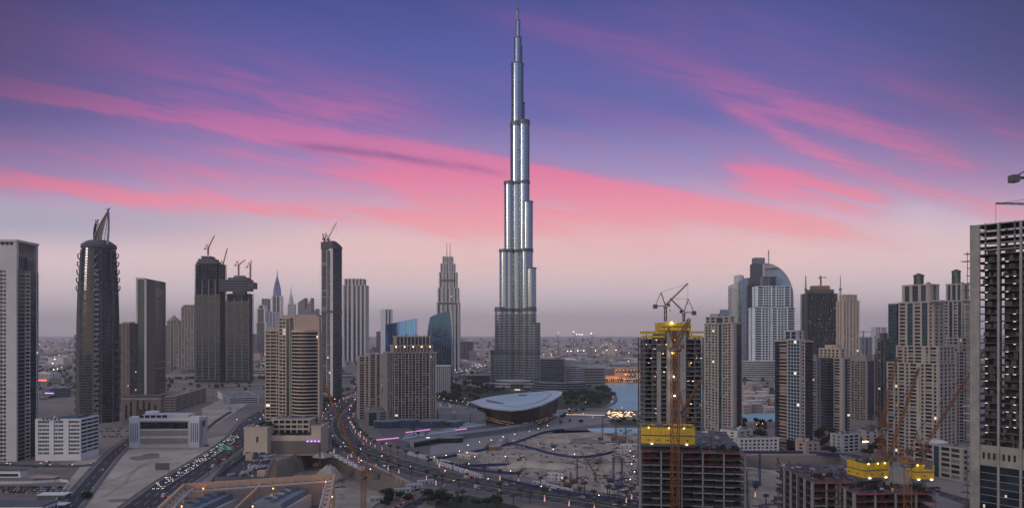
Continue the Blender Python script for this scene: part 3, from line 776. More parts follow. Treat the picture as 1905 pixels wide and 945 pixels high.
def left_midgroup():
    T, s_, t_, Y = corner('civic_building', 'low grey-brown stone building with tall slit windows, behind the long white building', 'building', 228, 299, 306, 790, 91)
    h = ZT(737, Y); T.wall('brown').box(0, s_, 0, t_, 0, h); T.wall('dgrey', 'roof').box(-2, s_+2, -2, t_+2, h, h+1.6); T.wall('tan','cornice').box(-.8,s_+.8,-.8,t_+.8,h-4,h-2)
    for i, (a, b, c) in enumerate(((.12,.2,.7),(.28,.1,.8),(.42,.3,.86),(.58,.3,.86),(.76,.1,.8),(.88,.2,.7))): T.wall('glass', 'slit_window').box(-.3, -.02, t_*a, t_*a+2.4, h*b, h*c)
    T.wall('blackrail', 'portal').box(-3, 0, t_*.4, t_*.62, 0, h*.55); T.finish(0, 1)
    T, s_, t_, Y = corner('parking_garage', 'long brown multi-storey car park with ribbon openings and cars on its roof', 'parking garage', 306, 325, 383, 768, 99, fh=4)
    h = ZT(739, Y); T.block(0, s_, 0, t_, 0, h, 'p:.3 f:4 p:.3 f:4 p:.3 f:4 p:.3 f:4 p:.3 f:4 p:.3', 'p:.3 f:3 p:.4 f:3 p:.3', wm='tan', gm='interior', win=.45); T.finish(0, 1)
    T, s_, t_, Y = corner('apartment_tower', 'brown tower with narrow window columns between the ringed tower and the slab tower', 'tower', 222, 241, 257, 757, 60)
    h = ZT(603, Y); T.block(0, s_, 0, t_, 0, h, 'p:.6 w*3 p:.5 w*3 p:.6', 'p:1 w p:3 w p:3 w p:1', wm='brown'); T.wall('tan','plant_room').box(3,s_-3,3,t_-3,h,h+4); T.finish(.01, 1)
    T, s_, t_, Y = corner('slab_tower', 'tall slab tower with a white framed teal glass end and brown side', 'tower', 254, 272, 308, 738, 97, fh=4)
    h = ZT(520, Y); T.block(0, s_, 0, t_, 0, h, 'p:5 f:6 p:.4', 'p:.8 G:3 p:.8', wm='brown', pm='brown', win=.55, cap=False)
    q = T.wall('offwhite', 'frame'); q.box(-1.6, .6, t_-2.5, t_+.5, 0, h+4); q.box(-1.6, .6, -.6, 2.6, 0, h); q.box(-1.6, .6, 2.6, t_-2.5, h, h+3); T.wall('dgrey','parapet').box(0,s_,0,t_,h,h+2)
    T.finish(.01, 1)
left_midgroup()

def stepped(name, label, Y, secs, depth, pat, wm, gm='glass', pm=None, fh=3.8, cat='tower', base=None, win=.62, seed=1, lit=.008, side=None, group=None, xtra=None, proud=.45, bm=None):
    """face-on tower: secs = [(left px, right px, top row)] widest/lowest first; each stands on the one below"""
    x0 = secs[0][0]; g = W(x0, HY, Y); s = Y/F; T = Tower(name, label, cat, (g.x, Y, 0), 0, group, fh); z = 0
    for i, (a, b, tp) in enumerate(secs):
        zt = ZT(tp, Y); ins = i*1.2; last = (i == len(secs)-1)
        T.block((a-x0)*s, (b-x0)*s, ins, depth-ins, z, zt, pat if isinstance(pat, str) else pat[i], side if x0 > CX else None, side if x0 < CX else None, wm if isinstance(wm, str) else wm[i], gm, pm, win, proud=proud, bm=bm); z = zt
    T.s = s; T.ztop = z
    if xtra: xtra(T, s, z)
    return T.finish(lit, seed)
def leaf_blob(mb, x, y, z, r, rs, n=12):
    for _ in range(n):
        c = Vector((x+rs.uniform(-r,r), y+rs.uniform(-r,r), z+rs.uniform(-.5,.8)*r)); a = Vector((rs.uniform(-1,1), rs.uniform(-1,1), rs.uniform(-.6,.6))).normalized()*.6
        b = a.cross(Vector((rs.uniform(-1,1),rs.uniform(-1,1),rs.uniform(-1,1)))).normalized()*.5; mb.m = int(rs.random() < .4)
        mb.add([tuple(c-a-b), tuple(c+a-b), tuple(c+a+b), tuple(c-a+b)], [(0,1,2,3)])
# ------------------------------------------------ towers under construction: slabs, columns, core
def frame_tower(name, label, x0px, x1px, Y, top, depth, m='dconcrete', fh=3.8, clad_to=None, group=None, cat='tower', base_z=0, inset=6, bays=None, core=True, cladm='navy', edge=None, lights=0, rz=0, seed=4, colm=None):
    g = W(x0px, HY, Y); s = Y/F; wd = (x1px-x0px)*s; h = ZT(top, Y)
    r = empty(name, (g.x, Y, base_z), rz, label, cat, group); h -= base_z; rs = random.Random(seed)
    nf = int(h/fh); idx = list(range(nf+1))
    for i in idx:
        z = i*fh; j = rs.uniform(-.5, .5)
        o = MB().box(-.8+j, wd+.8+j, -.8, depth+.8, z-.35, z).build('floor_slab', edge if (edge and i > nf-3) else m, r)
    cols = MB(); nb = bays or max(3, int(wd/8)); nd = max(2, int(depth/9))
    for i in range(nb+1):
        for k in range(nd+1):
            if 0 < i < nb and 0 < k < nd: continue
            x, y = wd*i/nb, depth*k/nd; MB().box(x-.5, x+.5, y-.4, y+.6, 0, h).build('column', colm or m, r)
    if core: MB().box(wd*.22, wd*.78, depth*.25, depth*.75, 0, h+5).build('core', 'dconcrete', r)
    # infill walls and clutter per bay
    inf = MB()
    for i in range(nf):
        for b in range(nb):
            if rs.random() < .8: inf.box(wd*b/nb+.8, wd*(b+rs.uniform(.4,.95))/nb, rs.uniform(1.5, inset), inset+.3, i*fh+.01, i*fh+rs.uniform(1.5, fh-.4))
            if rs.random() < .3: inf.box(wd*b/nb+1, wd*(b+.5)/nb, -.5, -.3, i*fh+.02, i*fh+1.1)
    MB().box(1.7, wd-1.7, depth*.5, depth*.5+.5, 0, h-1).build('spine_wall', 'interior', r)
    for sx in (1.2, wd-1.6): MB().box(sx, sx+.4, 1, depth-1, 0, h-2).build('side_wall', 'dconcrete', r)
    inf.build('infill_wall', ['interior'] if m != 'concrete' else ['dconcrete'], r, kind='stuff')
    if clad_to:
        zc = ZT(clad_to, Y)-base_z
        c = MB().box(-.9, wd+.9, -1.2, -.82, 0, zc).build('cladding', cladm, r)
        n = max(4, int(zc/7.6)); mm = MB()
        for i in range(n): mm.box(-1.0, wd+1.0, -1.9, -1.21, i*7.6, i*7.6+2.2)
        mm.build('floor_band', m, c)
    if lights:
        for i in range(lights):
            x, z = rs.uniform(1, wd-1), rs.randrange(1, max(2, nf))*fh-.6; MB().box(x, x+min(2.2, .12*fh*4), -.3, -.1, z, z+.3).build('site_light', 'tubelight', r)
    return r, wd, h, s

def twin_towers():
    Y = 1774.; s = Y/F
    r, w1, h1, _ = frame_tower('tower_under_construction', 'taller of two linked dark towers under construction, with stepped ragged top', 363, 409, Y, 490, 40, fh=7.4, clad_to=548, m='dconcrete', inset=8, seed=2)
    for (a, b, z0, z1) in ((1, 43, 490, 486), (4, 38, 486, 481), (10, 30, 481, 476)): MB().box(a*s, b*s*.9, 4, 34, ZT(z0, Y), ZT(z1, Y)).build('roof_block', 'dconcrete', r)
    for px_ in (0, 12, 24, 36): MB().box(px_*s+1, px_*s+3.4, -1.9, -1.2, 10, ZT(520, Y)).build('pier', 'grey', r)
    MB().box(100*s, 109*s, 4, 26, ZT(537, Y), ZT(525, Y)).build('bridge_overhang', 'dconcrete', r)
    sk = MB().box(45*s, 101*s, 4, 28, ZT(541, Y), ZT(520, Y)).build('sky_bridge', 'interior', r)
    rs = random.Random(8)
    for i in range(16): x = (46+i*4)*s; MB().box(x, x+1.2, 1.6, 2.8, ZT(541, Y), ZT(520, Y)).build('column', 'grey', sk)
    b = MB()
    for i in range(5): b.box(43*s, (102+[-2,2,5,0,-8][i])*s, 1-i*.3, 31, ZT(541-i*5, Y), ZT(541-i*5, Y)+1.5)
    b.build('floor_slab', 'grey', sk)
    MB().box(60*s, 96*s, 3, 29, ZT(520, Y), ZT(516, Y)).build('roof_block', 'dconcrete', r); MB().box(70*s, 88*s, 6, 24, ZT(516, Y), ZT(512, Y)).build('roof_block', 'grey', r)
    r2, w2, h2, _ = frame_tower('tower_under_construction', 'lower of two linked dark towers under construction, on the bridge side', 421, 463, Y+1, 545, 30, fh=7.4, clad_to=560, m='dconcrete', seed=3)
    for px_ in (0, 14, 28, 40): MB().box(px_*s+1, px_*s+3.2, -1.9, -1.2, 10, ZT(556, Y)).build('pier', 'grey', r2)
    for (px_, b_, tipx, tipy, lab) in ((384, 474, 396, 437, 'thin red crane on the taller linked tower, jib raised steeply'), (412, 512, 420, 461, 'thin red crane between the linked towers'), (463, 520, 465, 483, 'thin red crane at the bridge end of the linked towers'), (441, 514, 446, 497, 'short stubby crane on the lower linked tower')):
        p = W(px_, b_, Y); mh = (b_-470)*s*.45 if b_ > 500 else 8*s
        mh = max(14, mh); tip = W(tipx, tipy, Y); dz = tip.z-(p.z+mh+2.6); dx_ = tip.x-p.x
        L = math.hypot(dx_, dz) if dz > 0 else 20; el = math.degrees(math.atan2(max(dz, 5), abs(dx_)))
        lattice_crane('tower_crane', lab, (p.x, Y+10, p.z), mh, L, el, 0 if dx_ > 0 else math.pi, 'redsteel', w=2.6, t=.7, group='cranes on far towers')
twin_towers()

# ------------------------------------------------ centre-left
def centre_tower():
    T, s_, t_, Y = corner('residential_tower', 'cream tower with a bowed glass front of white balcony bands and stepped roof', 'tower', 489, 592, 599, 838, 84, fh=3.55)
    s = Y/F; zt = lambda py: ZT(py, Y)
    # face L: local y=t_ is the left end; px -> y
    yy = lambda px: t_*(592-px)/(592-489)
    base = 0
    T.block(6, s_, yy(521), yy(489), base, zt(616), None, 'p:.4 b:3 p:.4 b:4 p:.4 b:4 p:.3', None, wm='cream', gm='glass')
    T.block(2, s_, yy(538), yy(517), base, zt(592), None, 'p:.5 l:2 p:.3 l:2 p:.6 G:2 p:.3', 'p:1 w p:1 w p:1', wm='cream')
    T.block(3, s_, yy(592), yy(538), base, zt(617), 'p:1 w p:.6 w p:1', 'p:.3 w:9 p:.5 w:1.2 p:.4', None, wm='cream', cap=False)
    # crown masses
    q = T.wall('pinkstone', 'crown'); q.box(2.5, s_-1, yy(548), yy(521), zt(592), zt(586)); q.box(2.8, s_-2, yy(592), yy(546), zt(617), zt(588)); q.box(6.5, s_-3, yy(520), yy(492), zt(616)+1.3, zt(608)); q.box(4, 20, yy(586), yy(552), zt(588), zt(585))
    # bowed bay
    y0, y1 = yy(587), yy(541); N = 16
    def bow(off, bulge=7): 
        pts = [(3-off-bulge*math.sin(math.pi*(i/N)), y0+(y1-y0)*i/N) for i in range(N+1)]
        return [(4, y0)] + pts + [(4, y1)]
    MB().prism(bow(0)[::-1], base, zt(618)).build('bowed_bay', 'glass', T.root)
    z = base+4
    while z < zt(619):
        MB().prism(bow(.7, 7.4)[::-1], z, z+1.15).build('balcony', 'cream', T.root); z += 3.55
    MB().prism(bow(1.2, 8)[::-1], zt(618), zt(614)).build('bay_cornice', 'cream', T.root)
    T.finish(.012, 5)
    # podium
    Y2 = 712.; s2 = Y2/F; T = Tower('podium_building', 'cream podium with square openings and roof garden below the bowed cream tower', 'building', (W(454, HY, Y2).x, Y2, 0), 0, fh=4.5)
    z = lambda p: ZT(p, Y2); X = lambda p: (p-454)*s2
    T.block(0, X(497), 0, 30, 0, z(797), None, None, wm='cream'); T.wall('cream', 'plinth').box(-.6, X(497)+.5, -.8, 0, 0, 5.5); T.wall('glass', 'slot_window').box(X(477), X(480), -.3, .02, z(822), z(812))
    for i in range(3): T.wall('glass', 'shopfront').box(2+i*7, 7+i*7, -1.0, -.8, .3, 4.6)
    T.block(X(497), X(592), 9, 40, 0, z(812), None, None, wm='cream', cap=False); T.wall('brown', 'brown_base').box(X(499), X(590), 8.6, 9.01, 1, z(822))  # brown panel across the lower front of the podium wing
    T.block(X(497), X(567), 17, 40, z(812), z(785), 'p:.25 l:1.2 p:.25 l:1.2 p:.25 l:1.2 p:.25 l:1.2 p:.25 l:1.2 p:.25 l:1.2 p:.25', None, wm='cream', proud=1.2)
    T.block(X(574), X(592), 10, 40, z(812), z(797), None, None, wm='cream')
    gd = MB(); rs = random.Random(3)
    for _ in range(60): leaf_blob(gd, X(497)+1+rs.random()*(X(572)-X(498)-2), 11+rs.random()*5, z(812)+.8, 1.4, rs)
    for _ in range(46): leaf_blob(gd, 3+rs.random()*(X(497)-5)+X(8+454), 10+rs.random()*18, z(797)+2.4, 1.7, rs)
    gd.build('roof_garden', ['foliage', 'foliagelight'], T.root)
    for i in range(4): MB().box(X(566)+i*3.6, X(566)+i*3.6+2.0, 8.2, 8.6, z(822)-1, z(822)+.2).build('sign', 'purplesign', T.root)
    T.finish(0, 3)
centre_tower()

def slender_tower():
    T, s_, t_, Y = corner('slender_tower', 'very tall slim dark tower with a slanted curved top and diagonal lattice side', 'tower', 598, 619.5, 636, 748, 52, fh=3.8)
    h = ZT(462, Y)
    T.block(0, s_, 0, t_, 0, h, 'n:3', 'p:.3 f:3 p:.25 w:1 w:1 p:1.6', wm='grey', pm='offwhite', cap=False, gm='glass')
    lat = T.wall('grey', 'lattice')
    n = 46
    for i in range(n):
        z = i*h/n
        for j in range(4):
            a, b = s_*j/4, s_*(j+1)/4; lat.bar((a, -.6, z+ (j%2)*2), (b, -.6, z+6+(j%2)*2-1), 1.0, .5)
    for k in range(8):
        f = k/8; q = T.wall('dgrey', 'curved_crown'); q.prism([(0+s_*f,-1.5),(s_*(f+.125),-1.5),(s_*(f+.125),t_),(s_*f,t_)], h, h+2+11*(1-f**1.5)*1.0)
    T.wall('dgrey', 'curved_crown').box(-1.4, 0, 0, t_, h, h+13.2); T.wall('dgrey', 'mechanical_band').box(-.9, s_+.5, -.95, t_, h*.58, h*.58+4); T.finish(.008, 6)
    p = W(610, 455, Y+14)
    lattice_crane('tower_crane', 'thin white crane on the slim dark tower with a long raised jib', (p.x, Y+14, p.z), 8, 36*Y/F*.95, 62, .15, 'whitesteel', w=2.4, t=.6, group='cranes on far towers')
    p = W(604, 452, Y+20)
    lattice_crane('tower_crane', 'small stubby crane on the slim dark tower beside the long-jibbed one', (p.x, Y+20, p.z), 3, 12, 70, 2.9, 'redsteel', w=2, t=.6, group='cranes on far towers')
slender_tower()

mat('hotelstone', (.37,.315,.265), .85, var=.12, vs=.08); mat('hotelpier', (.47,.405,.35), .85, var=.12, vs=.08)
def hotel():
    T, s_, t_, Y = corner('hotel_tower', 'broad pinkish hotel tower with dense grid of recessed balconies and stepped crown', 'tower', 714, 719, 811, 790, 14, fh=3.35)
    h = ZT(657, Y); c = s_
    grid = 'l:1 p:.3 w:1 p:.22 '*6
    T.block(0, s_, 0, t_, 0, h, 'p:.5 w:.6 p:.3 w:.6 p:.3 w:.6 p:.3 w:.6 p:.5 ' + 'l:1.5 p:.3 w:1.5 p:.3 '*5 + 'p:.4 w:.6 p:.3 w:.6 p:.3 w:.6 p:.5', 'p:.5 w w p:.4 w w p:.4 w w p:.5', wm='hotelstone', pm='hotelpier', gm='glass', win=.78, proud=1.3)
    a, b = s_*.13, s_*.93
    T.block(a, b, 1, t_-4, h, ZT(644, Y), 'p:.5 w:.6 p:.3 w:.6 p:.3 '+'l:1.5 p:.3 w:1.5 p:.3 '*5+'w:.6 p:.5', None, wm='hotelstone', pm='hotelpier', win=.7, proud=.9)
    a, b = s_*.19, s_*.88
    T.block(a, b, 2, t_-8, ZT(644, Y), ZT(627, Y), 'p:.35 '+'g:1.1 p:.35 '*9, None, wm='hotelstone', pm='hotelpier', proud=1.0)
    for i in range(5): MB().box(a+i*(b-a)/4-.5, a+i*(b-a)/4+.5, -.4, .2, ZT(646, Y), ZT(645, Y)+.6).build('wall_lamp', 'lampwarm', T.root)
    # rear wing on the left
    T.block(-34, -8, 70, 110, 0, ZT(676, Y)*1.08, 'p:.4 l p:.4 l p:.4 w:.7 p:.4', None, wm='hotelstone', pm='hotelpier', proud=.8)
    T.block(-20, -2, 60, 90, 0, ZT(662, Y), 'p:.4 l p:.4 w:.7 p:.4', None, wm='hotelstone', pm='hotelpier', proud=.8)
    # podium left with ribbed side, and low curved front
    T.block(-26, 3, -3, 66, 0, 17, 'p:.3 G:1 p:.3 w:1 p:.3', 'p:.2 f:6 p:.2 f:6 p:.2 f:6 p:.2', wm='tan', win=.5)
    T.finish(.008, 8)
    r = empty('retail_building', tuple(W(770, HY, Y-22).xy)+(0,), .1, 'low curved dark glass retail building at the foot of the hotel tower', 'building')
    for i, (x, rx, hh) in enumerate(((-34, 17, 9), (-6, 13, 10.5), (24, 18, 9), (50, 13, 8))):
        b = MB().lathe([(1, 0), (1, hh-1.2)], 30, x, 0, rx, 10).build('pavilion', 'curtainglass', r); MB().lathe([(1.03, hh-1.2), (1.03, hh)], 30, x, 0, rx, 10).build('roof', 'grey', b)
        for k in range(22):
            t = math.pi+math.pi*k/21; MB().bar((x+math.cos(t)*rx, math.sin(t)*10, 0), (x+math.cos(t)*rx, math.sin(t)*10, hh-1), .35).build('mullion', 'grey', b)
hotel()

def blue_towers():
    def slanted(lab, x0, x1, Y, topL, topR, curveL, m='skyglass'):
        s = Y/F; g = W(x0, HY, Y); r = empty('glass_tower', (g.x, Y, 0), 0, lab, 'tower', 'blue glass towers'); wd = (x1-x0)*s; N = 14; hL, hR = ZT(topL, Y), ZT(topR, Y)
        body = MB(); outl = []
        for i in range(N+1):
            f = i/N; zz = hL*f
            xx = curveL*s*(max(0, (f-.5)*2)**2.2) if curveL else 0
            outl.append((xx, zz))
        top = []
        for i in range(1, 9):
            f = i/8; top.append((outl[-1][0]+(wd-(3*s if curveL else 0)-outl[-1][0])*f, hL+(hR-hL)*(f if not curveL else f**.8)))
        right = [(wd, 0)] if not curveL else [(wd, hR*.8), (wd, 0)]
        poly = outl+top+right; n = len(poly)
        vs = [(x, 0, z) for x, z in poly]+[(x, 34, z) for x, z in poly]
        body.add(vs, [tuple(range(n-1,-1,-1)), tuple(range(n,2*n))]+[(i,(i+1)%n,n+(i+1)%n,n+i) for i in range(n)])
        body.build('glass_body', [m], r)
        fin = MB(); k = int(wd/5)
        def zt_at(x):
            if x < outl[-1][0]:
                return max([z for xx, z in outl if xx <= x] or [hL*.5])
            f = (x-outl[-1][0])/max(1, top[-1][0]-outl[-1][0]); return hL+(hR-hL)*min(1, f)
        for i in range(k+1):
            x = wd*i/k; fin.box(x-.22, x+.22, -.7, 0, 4, zt_at(x))
        fin.build('vertical_fin', 'steel', r)
        fl = MB(); z = 8.
        while z < hL*.62: fl.box(.3, wd-.3, -.25, 0, z, z+1.2); z += 4.
        fl.build('floor_band', 'navy', r)
        return r
    slanted('sky-blue glass tower with a slanted straight roofline, left of the pair', 717, 773, 1610, 604, 592, 0)
    slanted('blue glass tower with curved left shoulder and darker base, right of the pair', 793, 840, 1500, 590, 577, 7, 'curtainglass')
    s = 1500/F
    r = empty('colonnade_building', tuple(W(808, HY, 1490).xy)+(0,), 0, 'low white colonnaded building at the foot of the curved blue tower', 'building')
    z0 = 30; MB().box(0, 32, 0, 12, 0, ZT(683, 1490)).build('wall', 'dgrey', r)
    for i in range(9): MB().box(i*4-.6, i*4+.6, -2, 0, 0, ZT(681, 1490)).build('column', 'white', r)
    MB().box(-1, 33, -2.2, 12, ZT(681, 1490), ZT(679, 1490)).build('roof', 'white', r)
blue_towers()

def spires2(T, s, z):
    for x in (18.5, 24.5): MB().tube((x*s, 14, z), (x*s, 14, z+28*s), 1.5, .8, 6).build('antenna', 'whitesteel', T.root)
    for a, b, tp in ((8, 34, 520), (4, 39, 563)):
        T.wall('brown', 'mechanical_band').box(a*s, b*s, -1.4, 0, ZT(tp+3, 2200), ZT(tp, 2200))
stepped('hotel_skyscraper', 'silver-beige stepped tower with twin antenna masts, left of the tallest tower', 2200, [(812,854,563),(814,852,536),(816.5,849,507),(819,845,491),(823,841,478)], 40,
        ['p:.6 n:.7 p:.9 w:.6 w:.6 p:.6 n:.8 p:.9 w:.6 w:.6 p:.6 n:.7 p:.6']*5, 'silver', 'navy', 'offwhite', fh=5.5, xtra=spires2, side='p:.5 n:1 p:.5 n:1 p:.5', proud=1.4)
# far skyline left
stepped('apartment_tower', 'small beige tower with domed top and teal stripe beside the slab tower', 2500, [(307,333,606),(310,330,597)], 30, 'p:.5 w w p:.4 G:1.2 p:.4 w w p:.5', 'tan', fh=6, xtra=lambda T, s, z: T.wall('tan','dome').lathe([(10*s,z),(9*s,z+6),(5*s,z+12),(1*s,z+20)], 16, 13*s, 14))
stepped('apartment_tower', 'plain beige tower left of the linked construction towers', 2300, [(337,361,572),(340,359,568)], 36, 'p:.4 w p:.4 w p:.4 w p:.4 w p:.4', 'tan', fh=5.5, side='p w p w p')
stepped('office_tower', 'wide grey-blue ribbed tower with notched flat top beside the slim dark tower', 2950, [(637.5,680,531),(640,675,519)], 60, 'p:.7 n:.9 p:.7 n:.9 p:1 n:.9 p:.7 n:.9 p:.7 n:.9 p:.6', 'silver', 'navy', 'offwhite', fh=7.5, side='p n p n p', proud=2)
stepped('office_tower', 'pale slim tower with a dark glass stripe behind the slanted blue tower', 3600, [(708,728,576)], 40, 'p:2.4 n:1 p:.5 n:1 p:.3', 'white', 'navy', fh=8)
stepped('office_tower', 'small dark slab tower left of the pale slim one', 3700, [(691,708,646),(700,707,617)], 40, 'p:.3 f:3 p:.3', 'dgrey', 'navy', fh=8)
stepped('office_tower', 'far blue-grey tower with arched top in the hazy skyline', 3900, [(475,495,600),(477,493,575),(480,491,568)], 50, 'p:.6 n:3 p:.6', 'silver', 'navy', 'white', fh=9)
stepped('office_tower', 'far narrow grey tower with flat top behind the arched blue one', 4200, [(486,501,590),(486.5,498,556)], 50, 'p:.5 n:.7 p:.5 n:.7 p:.5', 'grey', 'navy', fh=9)
stepped('office_tower', 'far pale block in the hazy skyline below the pointed tower', 4000, [(500,514,580)], 50, 'p:.5 w p:.5 w p:.5', 'offwhite', 'navy', fh=9)
def rose(T, s, z): T.wall('silver','spire').lathe([(8*s,z),(7*s,z+40),(4*s,z+80),(1.2*s,z+110),(.3*s,z+150)], 4, 9*s, 25)
stepped('pointed_tower', 'far blue-grey tower with a steep pointed top', 4100, [(504,522.5,600),(504.8,522,551)], 50, 'p:.7 n:1.4 p:.3 n:1.4 p:.5', 'silver', 'navy', 'white', fh=9, xtra=rose)
def chrys(T, s, z): T.wall('offwhite','spire').lathe([(5*s,z),(4.2*s,z+22),(2.8*s,z+46),(1.2*s,z+66),(.2*s,z+112)], 12, 6.5*s, 20)
stepped('pointed_tower', 'far pale tower with a layered needle top behind the bowed cream tower', 4400, [(533,549,600),(535,547,566)], 45, 'p:.5 w p:.4 w p:.4 w p:.5', 'offwhite', 'navy', fh=9, xtra=chrys)
def wings(T, s, z):
    for (x0, x1, a, b) in ((1, 14, 508, 530), (14, 26, 523, 530), (24, 36, 530, 550)):
        m = T.wall('steel', 'sail_roof')
        m.add([(x0*s,0,z),(x1*s,0,z),(x1*s,0,ZT(b+24,2600)),(x0*s,0,ZT(a+55,2600)),(x0*s,40,z),(x1*s,40,z),(x1*s,40,ZT(b+24,2600)),(x0*s,40,ZT(a+55,2600))],[(0,1,2,3),(7,6,5,4),(0,4,5,1),(1,5,6,2),(2,6,7,3),(3,7,4,0)])
stepped('office_building', 'dark glass building with angled sail-like roofs behind the bowed cream tower', 2600, [(553,592,586)], 40, 'n:3 p:.3 n:3', 'dgrey', 'navy', fh=6, xtra=wings)
rs = random.Random(21)
for (a, b, tp, Y, lab) in ((464,472,622,3300,'far low block at the right foot of the linked towers'),(519,533,590,4600,'faint far block between the two pointed towers'),(447,462,610,5200,'faint grey block seen behind the linked towers'),(680,690,650,4000,'small far block right of the wide ribbed tower'),
    (855,880,636,3300,'far brownish block right of the twin-mast tower'),(726,741,650,4300,'faint far block behind the hotel tower crown')):
    stepped('office_block', lab, Y, [(a,b,tp)], 45, 'p:.4 w w p:.4 w w p:.4', rs.choice(['tan','grey','brown']), fh=8)
# ------------------------------------------------ right group
def yellow_topped_tower():
    Y = 560.; s = Y/F
    r, wd, h, _ = frame_tower('tower_under_construction', 'concrete tower under construction topped with yellow screens, floodlights down its front', 1198, 1308, Y, 628, 24, m='concrete', fh=3.5, inset=4, bays=7, core=True, lights=14, seed=7, colm='dconcrete')
    gx = lambda px: (px-1198)*s
    for (a, b, tp, y0) in ((1240,1250,612,-1.6),(1259,1275,606,-1.8),(1222,1229,640,-1.4)):
        MB().box(gx(a), gx(b), y0, 2, 0, ZT(tp, Y)).build('shear_wall', 'concrete', r)
    MB().box(gx(1232), gx(1284), 2, 20, h, ZT(614, Y)).build('core', 'concrete', r)
    for (a, b, t, bt, y0, y1) in ((1229,1284,600,615,-3,22),(1199,1237,616,621,-2,20),(1203,1235,624,628,-2,20),(1281,1310,616,620,-2,20),(1283,1306,624,628,-2,20)):
        form = MB(); z0, z1 = ZT(bt, Y), ZT(t, Y); x0, x1 = gx(a), gx(b)
        for q in ((x0,x1,y0,y0+.4),(x0,x1,y1-.4,y1),(x0,x0+.4,y0+.4,y1-.4),(x1-.4,x1,y0+.4,y1-.4)): form.box(*q, z0, z1)
        f = form.build('climbing_screen', 'yellow', r); n = int((x1-x0)/2.4); g = MB()
        for i in range(1, n): g.box(x0+i*(x1-x0)/n-.06, x0+i*(x1-x0)/n+.06, y0-.05, y0, z0, z1)
        if z1-z0 > 4: g.box(x0, x1, y0-.08, y0-.05, (z0+z1)/2-.35, (z0+z1)/2+.35)
        g.build('panel_joint', 'blackrail', f)
    for px_, py in ((1248,600),(1250,656),(1251,700),(1253,735)):
        p = MB(); x, z = gx(px_), ZT(py, Y); p.ball((x, -3.4, z), .75, 8, 5); p.build('floodlight', 'lampgold' if py < 690 else 'lampwhite', r)
        L = bpy.data.lights.new('flood', 'POINT'); L.energy = 500; L.color = (1,.8,.5); L.shadow_soft_size = .7; o = bpy.data.objects.new('flood', L); C.objects.link(o); o.parent = r; o.location = (x, -4.6, z)
    rs = random.Random(6)
    for _ in range(40):
        x, z = gx(rs.uniform(1200, 1306)), rs.randrange(1, 34)*3.5-.6; MB().box(x, x+rs.uniform(.5,1.4), -.2, .0, z-.05, z+.2).build('site_light', rs.choice(['lampwarm','tubelight','lampwarm']), r)
    for _ in range(30):
        x, z = gx(rs.uniform(1200, 1300)), rs.randrange(1, 34)*3.5; MB().box(x, x+rs.uniform(1.5,4), -1.3, -1.2, z, z+rs.uniform(1.2,3.2)).build('safety_net', rs.choice(['dgrey','rebar','bluesteel','dconcrete','timberform']), r)
    for px_ in (1205, 1262, 1290):
        MB().bar((gx(px_), 6, h), (gx(px_), 6, h+5), .5).build('mast', 'dgrey', r)
    p = W(1238, 598, Y+8)
    lattice_crane('tower_crane', 'larger luffing crane on the yellow-topped tower, long jib up to the right', (p.x, Y+8, p.z), 10, 24.5, 44, .05, 'rebar', w=1.6, t=.34)
    p = W(1272, 598, Y+14)
    lattice_crane('tower_crane', 'second luffing crane on the yellow-topped tower, jib raised to the left', (p.x, Y+14, p.z), 5, 15, 45, math.pi-.05, 'rebar', w=1.5, t=.34)
    m = MB().lattice((gx(1254), -3.6, 0), (gx(1254), -3.6, ZT(616, Y)), 1.3, 50, .18); m.build('hoist_mast', 'orange', r)
yellow_topped_tower()

